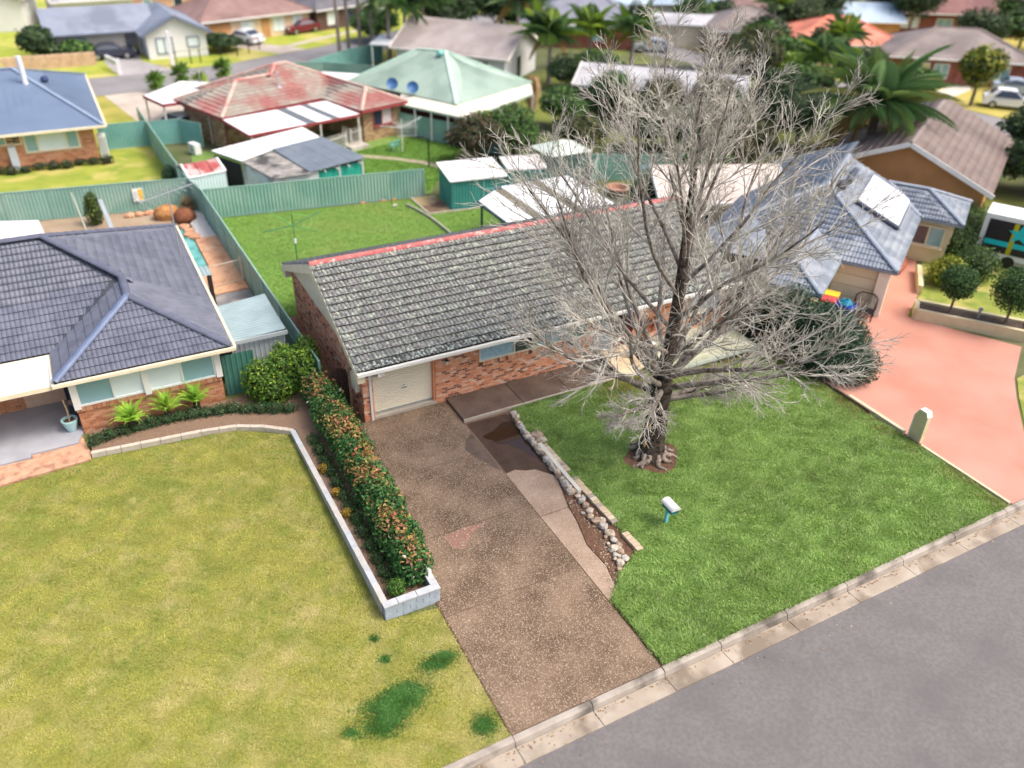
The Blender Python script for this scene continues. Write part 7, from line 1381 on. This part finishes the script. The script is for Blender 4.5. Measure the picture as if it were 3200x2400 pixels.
# ------------------------------------------------------------------ cars
tyre = mat('tyre', (.015,.015,.016), rough=.8); rim = mat('rim', (.45,.46,.48), rough=.3, metal=.7)
def car(label, x, y, deg, paint, z=0, suv=False, group='parked cars among the far houses'):
    t = thing('parked_car', label, 'car', (x,y,z), rad(deg), group); H_ = 1.62 if suv else 1.42
    prof = [(-2.15,.35),(-2.2,.62),(-2.05,.88),(-1.0,.98),(-.35,H_-.06),(.2,H_),(1.2,H_-.02),(1.9,1.02),(2.15,.92),(2.2,.45),(2.1,.33)] if suv else [(-2.15,.32),(-2.2,.6),(-2.05,.80),(-1.05,.90),(-.35,H_-.05),(.2,H_),(.85,H_-.04),(1.55,.98),(2.1,.92),(2.18,.45),(2.1,.30)]
    mb = MB(); ws = lambda z: .88 if z < 1.0 else .88-.22*(z-1.0)/.5; n = len(prof)
    vs = [(x_,s*ws(z_),z_) for s in (-1,1) for x_,z_ in prof]; mb.add(vs, [tuple(range(n)), tuple(range(2*n-1,n-1,-1))]+[(n+i,n+(i+1)%n,(i+1)%n,i) for i in range(n)])
    b = ob('body', mb, paint, t, False)
    for s in (-1,1):
        y0, y1 = s*.885, s*.70; v = [(-.85,y0,1.0),(1.35,y0,1.0),(.95,y1,H_-.10),(-.25,y1,H_-.10)]; v2 = [(a,b_+s*.02,c_) for a,b_,c_ in v]
        ob('side_window', MB().add(v+v2, [(0,1,2,3),(7,6,5,4),(0,4,5,1),(1,5,6,2),(2,6,7,3),(3,7,4,0)]), glz_d, t, False)
    ob('windscreen', MB().slab([(-1.02,-.80,1.0),(-1.02,.80,1.0),(-.38,.66,H_-.03),(-.38,-.66,H_-.03)], .02), glz_d, t, False); ob('rear_window', MB().slab([(1.52 if not suv else 1.86,-.78,1.04),(1.52 if not suv else 1.86,.78,1.04),(.9 if not suv else 1.25,.66,H_-.02),(.9 if not suv else 1.25,-.66,H_-.02)], .02), glz_d, t, False)
    for x_ in (-1.35,1.35):
        for s in (-1,1):
            w_ = ob('wheel', MB().tube([(x_,s*.70,.33),(x_,s*.91,.33)], .33, 16), tyre, t, False); ob('rim', MB().tube([(x_,s*.90,.33),(x_,s*.925,.33)], .21, 12), rim, w_, False)
    for s in (-.6,.6): ob('headlight', MB().box(-2.21,s-.18,.62,-2.12,s+.18,.76), offwhite, t, False); ob('tail_light', MB().box(2.12,s-.16,.72,2.20,s+.16,.88), mar, t, False)
    return t
pw_ = mat('car_white', (.78,.79,.82), rough=.25, spec=.6); pd_ = mat('car_charcoal', (.03,.035,.06), rough=.25, spec=.6); pm_ = mat('car_maroon', (.16,.015,.03), rough=.25, spec=.6); psl = mat('car_silver', (.40,.42,.46), rough=.3, spec=.6)
car('white hatchback parked beside the brown roofed house', 12.0, 72.2, -58, pw_)
car('maroon car parked in front of the dark brick house', 19.2, 76.0, 22, pm_)
car('dark blue car parked under the porch of the taupe house', -1.6, 69.2, 180, pd_)
car('silver car parked under the white carport', 0.6, 40.9, 205, psl)
car('white wagon standing on the yellow verge at the right edge', 67.0, 20.7, 128, pw_, suv=True)
car('pale blue car parked behind the white wagon', 72.5, 23.8, 130, mat('car_paleblue', (.36,.44,.55), rough=.25, spec=.6))
car('grey car parked in front of the cream garage', 51.5, 52.5, -32, psl)
car('dark car parked in front of the long brick house', 86.5, 45.5, -30, pd_)
# ------------------------------------------------------------------ palms
def palm(name, label, x, y, h, R, n, cols, group, seed, tr0=.16, droop=1.0, bark=None, lean=(0,0), shaft=True, dry=0):
    rs = np.random.RandomState(seed); t = thing(name, label, 'palm tree', (x,y,0), group=group); top = Vector((lean[0],lean[1],h))
    ob('trunk', MB().tube([top*k+Vector((0,0,0 if k else -.2)) for k in (0,.1,.3,.55,.8,1)], [tr0*1.5,tr0*1.1,tr0,tr0*.9,tr0*.85,tr0*.8], 9), bark or mat('palm_bark', (.25,.20,.18), (.34,.29,.26), 5, .9), t, False)
    if shaft: ob('crownshaft', MB().tube([top-Vector((0,0,.7)), top+Vector((0,0,.2))], [tr0*.95,tr0*.6], 9), mat('crownshaft_green', (.16,.26,.06), (.2,.3,.08), 3, .5), t, False)
    def frond(col):
        V = []; F = []; k = 20; rach = []
        for i in range(k+1): s = i/k; a = s*1.25*droop; rach.append((R*math.sin(min(a,1.5))*.85*(.4+.6*s)+R*.18*s, R*(.55*s-.62*droop*s*s)))
        for i in range(k):
            (x0,z0),(x1,z1) = rach[i],rach[i+1]; b = len(V); w_ = .022*R*(1-.8*i/k); V += [(x0,-w_*.4,z0),(x0,w_*.4,z0),(x1,w_*.3,z1),(x1,-w_*.3,z1)]; F.append((b,b+1,b+2,b+3))
            if i > 1:
                l = (.30 if R < 3.5 else .20)*R*math.sin(math.pi*min(1,(i+1)/k*.85+.12)); 
                for q in (-1,1):
                    for e in (0,.5):
                        xx, zz = x0+(x1-x0)*e, z0+(z1-z0)*e; b = len(V); V += [(xx,0,zz),(xx+.012*R,0,zz),(xx+.10*R,q*l*.6,zz-.16*l),(xx+.16*R,q*l,zz-.62*l)]; F.append((b,b+1,b+2,b+3))
        return npmesh('frond', np.array(V), np.array(F), lm, np.tile(np.array(col), (len(V),1)))
    mes = [frond(c) for c in cols]; dm = frond((.36,.24,.07)) if dry else None
    for i in range(n):
        up = rs.uniform(-1.05,.10) if i%3 else rs.uniform(-1.3,-.7); me = mes[rs.randint(len(mes))]
        if dry and i < dry: up = rs.uniform(.25,.6); me = dm
        o = link('frond', me, t, top+Vector((0,0,.1)), (rs.uniform(-.2,.2), up+.25, i*2.399+rs.uniform(-.2,.2))); s = rs.uniform(.8,1.1); o.scale = (s,s,s)
    return t
pg_ = [(.09,.18,.06),(.13,.24,.08),(.065,.125,.05),(.19,.29,.12)]; ly_ = [(.20,.32,.04),(.28,.40,.05),(.12,.22,.04)]
for i,(x,y,h,l) in enumerate([(18.8,60.6,13.5,'leftmost of the four bare palm trunks by the teal fence'),(20.0,61.3,13.8,'second bare palm trunk from the left by the teal fence'),(20.9,60.4,13.5,'third bare palm trunk from the left by the teal fence'),(22.1,60.3,13.2,'rightmost of the four bare palm trunks by the teal fence')]):
    palm('tall_palm', l, x, y, h, 2.6, 14, pg_, 'tall palms by the teal fence', 100+i, .17, lean=(-.3+.15*i,-.4))
for i,(x,y,h,R,l) in enumerate([(22.6,56.6,5.6,3.9,'dark palm left of the pinkish grey roof nearest the carport'),(24.8,57.9,5.2,3.9,'dark palm in the middle of the clump by the pinkish grey roof'),(27.0,58.6,5.4,3.9,'bushiest palm of the clump touching the pinkish grey roof'),(29.5,63.5,6.0,3.8,'dark palm at the back of the clump by the pinkish grey roof')]):
    palm('bushy_palm', l, x, y, h, R, 34, pg_+[(.10,.26,.06)], 'dark palm clump beside the pinkish grey roof', 110+i, .2, 1.15)
pl_ = [(33.5,44.2,4.2,3.3,26,pg_+ly_,'large drooping palm with yellow green fronds at the end of the pinkish roof'),(33.0,49.5,6.5,3.0,22,pg_,'tall dark palm directly behind the drooping palm'),(39.6,46.8,4.0,2.8,20,ly_,'lime coloured palm with upright fronds in front of the lilac roof'),(42.0,43.2,4.2,2.9,22,pg_+ly_[:1],'dark and lime palm right of the upright lime palm')]
for i,(x,y,h,R,n,c_,l) in enumerate(pl_): palm('garden_palm', l, x, y, h, R, n, c_, 'palms in the gardens behind the bare tree', 120+i, .19, 1.1, dry=2)
palm('giant_palm', 'biggest palm with hanging yellow brown fronds beside the brown tiled house', 38.9, 11.9, 5.0, 4.2, 56, [(.10,.20,.07),(.14,.25,.09),(.18,.27,.08),(.26,.28,.09)], None, 140, .34, 1.2, mat('palm_bark_dark', (.10,.08,.06), (.16,.13,.1), 5, .95), shaft=False, dry=7)
for i,(x,y,h,R,l) in enumerate([(58.5,33,4.5,2.4,'small palm in front of the salmon roof'),(52,29,4.0,2.5,'low palm left of the small palm below the salmon roof'),(48,22,4.2,2.6,'low palm nearest the giant palm'),(60.5,44.5,5.5,2.4,'thin lime palm against the left end of the salmon roof'),(57,61,5.5,2.2,'dark palm rising beside the pale blue roof')]):
    palm('small_palm', l, x, y, h, R, 18, ly_+pg_, 'small palms in the right hand gardens', 150+i, .14, 1.1)
for i,(x,y,h,l) in enumerate([(.2,53.6,1.6,'spiky green cordyline nearest the white carport'),(2.4,54.2,2.1,'tall double headed cordyline by the back street'),(4.2,55.1,.8,'lowest lime cordyline by the back street'),(6.2,55.6,1.9,'spiky cordyline nearest the red roof peak')]):
    t = thing('cordyline', l, 'plant', (x,y,0), group='cordylines on the near verge'); rs = np.random.RandomState(160+i)
    ob('stem', MB().tube([(0,0,-.1),(0,0,h*.7)], .09, 6), timber, t, False); heads = [(0,0,h*.7)]+([(.35,.1,h*.75),(.15,-.3,h*.35)] if h > 1.5 else [])
    P = []; 
    for hx,hy,hz in heads:
        for k in range(90):
            a, e, L = rs.uniform(0,6.28), rs.uniform(-.5,1.35), rs.uniform(.65,1.0); d = np.array([math.cos(a)*math.cos(e),math.sin(a)*math.cos(e),math.sin(e)]); s = np.array([-math.sin(a),math.cos(a),0])*.04; b = np.array([hx,hy,hz]); P += [b-s,b+s,b+d*L*.6+s*1.2+[0,0,.05],b+d*L-[0,0,.1]]
    P = np.array(P); link('leaves', npmesh('leaves', P, np.arange(len(P)).reshape(-1,4), lm, np.repeat(pick([(.12,.24,.05),(.20,.34,.06),(.07,.14,.03)] if i != 2 else [(.30,.42,.06),(.22,.36,.05)],[3,3,2] if i != 2 else [1,1],len(P)//4,rs),4,0)), t)
# ------------------------------------------------------------------ broad trees and bushes
dg = [(.035,.07,.03),(.055,.105,.04),(.085,.14,.055),(.025,.042,.022)]; mg = [(.06,.13,.035),(.10,.20,.05),(.14,.26,.06),(.035,.07,.025)]; yg = [(.20,.24,.03),(.30,.30,.04),(.12,.17,.03)]
def tree_(label, x, y, h, r, cols, n=2200, size=.4, group='trees among the houses', seed=1, name='leafy_tree', cat='tree', lumps=5, base=.25, tr=.14, squash=1.0):
    rs = random.Random(seed); bl = [((x,y,h*.62),(r*.8,r*.8,h*.34*squash))]
    for k in range(lumps):
        a = k*6.283/lumps+rs.random(); q = r*rs.uniform(.40,.62); bl.append(((x+math.cos(a)*q,y+math.sin(a)*q,h*rs.uniform(.42,.76)),(r*rs.uniform(.42,.58),r*rs.uniform(.42,.58),h*rs.uniform(.16,.26)*squash)))
    return shrub(name, label, cat, bl, n, size, cols, [3,4,2]+([2] if len(cols) > 3 else []), group, [(x,y,h*.6,tr)], seed, .5, inner=(.02,.03,.014))
for i,a in enumerate([('dark bronze bush behind the teal garden shed',17.0,25.6,3.5,2.0,[(.06,.065,.03),(.10,.085,.045),(.05,.09,.03),(.14,.09,.06)],5200,.2),('dark green bush behind the smaller teal shed',20.0,25.8,3.8,2.0,mg,5200,.2),('light green bush in front of the cream verandah',18.9,28.4,2.9,1.3,[(.12,.22,.04),(.18,.28,.06),(.08,.15,.03)],2600,.2)]):
    tree_(a[0],a[1],a[2],a[3],a[4],a[5],a[6],a[7],'bushes behind the sheds',200+i,'garden_bush','bush')
ft = [('dark tree behind the bushy palms',34.5,69,7,4.0,dg),('dense dark tree right of the palm clump',31.5,62.5,6.5,3.0,dg),('round dark tree in front of the pale blue roof',61.5,58.5,5.0,3.2,mg),('small dark tree beside the round tree before the pale blue roof',64.8,57.0,4.2,2.0,dg),
 ('tall dark tree at the top right of the brown roofs',76,60.5,9,5.0,dg),('tall dark tree behind the steel roof',82,58.5,9,5.0,dg),('dark tree between the steel roof and the long brick house',84.5,46.5,8.5,3.6,dg),('second dark tree between the steel roof and the long brick house',88,52.5,8.5,3.2,dg),
 ('round clipped tree in front of the long brick house',93.5,38.0,6.0,4.2,mg),('dark bush right of the round clipped tree',97,31.5,4.5,3.4,dg),('dark tree at the top right corner',110,44,8,5,dg),('yellow green street tree on the yellow verge',64.5,22.6,5.2,1.9,yg+[(.08,.12,.03)]),
 ('dark hedge tree below the rosy roof',60.5,45.0,4.6,2.8,dg),('olive bush left of the salmon roof',56.5,41.5,4.2,2.6,[(.07,.09,.03),(.11,.12,.04),(.05,.06,.025),(.15,.14,.05)]),('dark bush under the salmon roof',61.0,36.5,4.4,2.2,dg),('dark olive tree behind the twigs',48.5,34.0,5.0,3.4,[(.07,.08,.035),(.10,.11,.05),(.05,.055,.03),(.13,.13,.06)]),
 ('lime bush right of the zinc roof',50.5,30.5,4.2,2.0,ly_),('dark conifer like bush left of the giant palm',40.5,19.5,4.6,3.0,dg),('dense dark green bush behind the giant palm',44.5,16.5,4.6,3.2,mg),('bushy tree at the right edge above the yellow shrub',47.5,5.5,4.2,2.4,dg),('dark bush at the right edge beside the street',53.5,9.5,4.4,2.8,dg),('mid green bush at the right edge by the side street',51.5,4.0,3.8,2.4,mg),
 ('green tree behind the dark brick house',17.5,92,6,4,dg),('green bush at the top edge behind the taupe house',9.5,99,5,3.5,mg),('dark shrub above the sandstone wall',-7.8,69.2,3.4,2.0,dg),('low shrub beside the taupe gable',-4.6,69.0,1.9,1.6,mg),('green bush behind the fence among the palms',36.5,40.5,3.6,2.4,mg),('dark bush at the end of the zinc roof',35.0,37.5,3.4,2.2,dg),('olive shrub in the yard behind the patio roof',24.5,24.0,3.0,2.0,[(.08,.09,.035),(.12,.12,.045),(.06,.07,.03)]),('dark shrub in the yard behind the twigs',29.5,23.5,3.4,2.2,dg),('dry olive shrub left of the cream house',30.5,16.0,3.6,2.2,[(.12,.10,.05),(.16,.14,.07),(.08,.07,.04)]),
 ('olive bush before the zinc building',36.5,30.5,3.4,2.2,[(.10,.10,.05),(.14,.13,.06),(.07,.07,.035)]),('second olive bush before the zinc building',39.5,27.5,3.6,2.4,[(.09,.10,.045),(.13,.14,.06),(.06,.065,.03)]),('grey green bush left of the zinc building',33.0,33.5,3.4,2.0,mg),('dark bush between the patio and the pinkish wing',22.0,12.5,2.6,1.4,dg),('bushy green shrub behind the pinkish wing',27.5,14.5,3.2,1.8,mg),('dark tree at the top edge left of the pale blue roof',40,66.5,5.5,3.4,dg),('bushy dark tree beside the lilac roof',42.0,63.5,4.5,2.6,mg),('mid green bush left of the olive shrub',26.9,31,3.2,2.0,mg),('dark bush in the garden below the zinc building',31.4,31,3.4,2.2,dg),('olive bush at the corner of the zinc building',32.8,28.3,3.2,2.0,[(.09,.10,.045),(.13,.14,.06),(.06,.065,.03)]),('dark tree between the rosy roof and the steel roof',67,48.5,6.5,3.6,dg),('dark tree behind the salmon roof',73.5,51.5,6.5,3.8,dg),('green bush right of the brown hip roof',58,43.0,4.2,3.0,mg),('bright green bush left of the small palm by the salmon roof',57.5,37.6,3.8,2.2,mg),('dark green tree nearest the side street',55.5,27.5,4.8,2.8,dg),('dense dark tree left of the giant palm',43.0,24.0,4.6,2.8,dg),('mid green tree behind the dense dark tree',46.6,25.5,4.6,2.8,mg),('dark hedge like bush at the foot of the giant palm',42.2,14.8,3.4,2.4,dg),('olive green bush behind the pinkish wing',33.5,18.0,3.4,2.4,[(.09,.10,.045),(.13,.14,.06),(.06,.065,.03)]),('grey green bush beside the teal yard fence',32.5,22.3,3.2,2.2,mg),('dark bush along the paling fence',38.8,26.2,3.2,2.2,dg),('green bush at the street corner below the taupe roof',59.0,25.0,3.4,2.4,mg),('dark bush above the cocoa tiled roof',51.0,17.5,3.6,2.4,dg),('green bush by the teal yard fence',25.2,25.5,2.8,1.8,mg),('dark tree at the top edge behind the palm clump',36.5,69.5,6.5,4.0,dg),('dark hedge behind the palm trunks',25.5,68.5,3.4,3.0,mg),('dark bush by the pinkish grey roof end',33.8,41.5,3.2,2.0,dg),('dark tree far right above the taupe roof',83,36,5.5,3.2,dg),('dark hedge below the dark rail fence',9.0,68.8,1.6,2.3,dg)]
for i,(l,x,y,h,r,c_) in enumerate(ft): tree_(l,x,y,h,r,c_,1500,.42 if x > 45 or y > 50 else .3,seed=220+i)
for i,(x,y,h,r,l) in enumerate([(45.5,2.2,2.4,1.4,'bright yellow leafed shrub beside the brown tiled roof'),(47.0,1.0,1.8,1.3,'lower yellow leafed shrub nearest the star panel')]):
    tree_(l,x,y,h,r,[(.50,.32,.02),(.60,.42,.04),(.35,.30,.04)],1500,.36,'yellow shrubs on the right',280+i,'yellow_shrub','shrub')
hb = thing('straw_tussock', 'tall straw coloured dead palm skirt behind the cream verandah', 'plant', (27.3,36.2,0)); rs = np.random.RandomState(5); n = 500
a = rs.uniform(0,6.28,n); r_ = rs.uniform(.3,.9,n); z = rs.uniform(.3,2.3,n); b = np.c_[np.cos(a)*r_*.6,np.sin(a)*r_*.6,z+.5]; tp2 = np.c_[np.cos(a)*r_,np.sin(a)*r_,z-.35]; s = np.c_[-np.sin(a),np.cos(a),0*a]*.05
V = np.stack([b-s,b+s,tp2],1).reshape(-1,3); link('dead_fronds', npmesh('dead_fronds', V, np.arange(n*3).reshape(-1,3), lm, np.repeat(pick([(.46,.32,.15),(.55,.40,.22),(.34,.22,.1)],[3,3,2],n,rs),3,0)), hb); ob('trunk', MB().tube([(0,0,-.1),(0,0,2.6)], .3, 8), timber, hb, False)
solo('teal_shed_far', MB().box(40.5,92,0,46,96,2.4), MATS['fence_blue_green'], 'teal shed beside the road at the top edge', 'shed')
solo('street_bin', MB().box(41.6,79.5,0,42.3,80.2,1.0).box(41.55,79.45,1.0,42.35,80.25,1.08), blackm, 'dark bin standing on the yellow verge at the top', 'bin')
solo('teal_awning', MB().slab([(50.5,57.5,2.3),(53.5,56.2,2.3),(54.3,57.6,2.4),(51.3,58.9,2.4)], .1).box(50.7,57.5,0,50.8,57.6,2.2).box(53.3,56.5,0,53.4,56.6,2.2).box(51.4,58.6,0,51.5,58.7,2.3), mat('aqua_sheet', (.22,.52,.46), (.26,.56,.5), 1, .5), 'aqua awning roof behind the cream garage', 'awning')
# garden table sets and tubs half hidden behind the twigs
for i,(x,y,m_,l) in enumerate([(20.4,17.6,mat('faded_clay', (.40,.22,.16), (.46,.28,.21), 3, .8),'round terracotta tub edge behind the patio roof'),(22.4,16.4,mat('faded_clay', (.40,.22,.16)),'second terracotta tub behind the patio roof')]):
    solo('garden_tub', MB().lathe([(.5,0),(.7,.5),(.75,.5),(.75,.6),(.6,.6),(.5,.3)], 16, (x,y,0)), m_, l, 'tub', 'terracotta tubs')
gz = thing('garden_gazebo', 'pale green gazebo canopy behind the smaller teal shed', 'gazebo', (20.6,20.4,0)); ob('canopy', MB().add([(-1.6,-1.3,2.1),(1.6,-1.3,2.1),(1.6,1.3,2.1),(-1.6,1.3,2.1),(0,0,2.7)], [(0,1,4),(1,2,4),(2,3,4),(3,0,4),(3,2,1,0)]), mat('canopy_green', (.48,.56,.50), (.53,.61,.55), 1, .6), gz, False)
for x in (-1.5,1.5):
    for y in (-1.2,1.2): ob('post', MB().box(x-.04,y-.04,0,x+.04,y+.04,2.1), gal, gz, False)
print('objects', len(bpy.data.objects), 'tris', sum(len(o.data.polygons)*2 for o in bpy.data.objects if o.type == 'MESH' and o.data.users == 1))
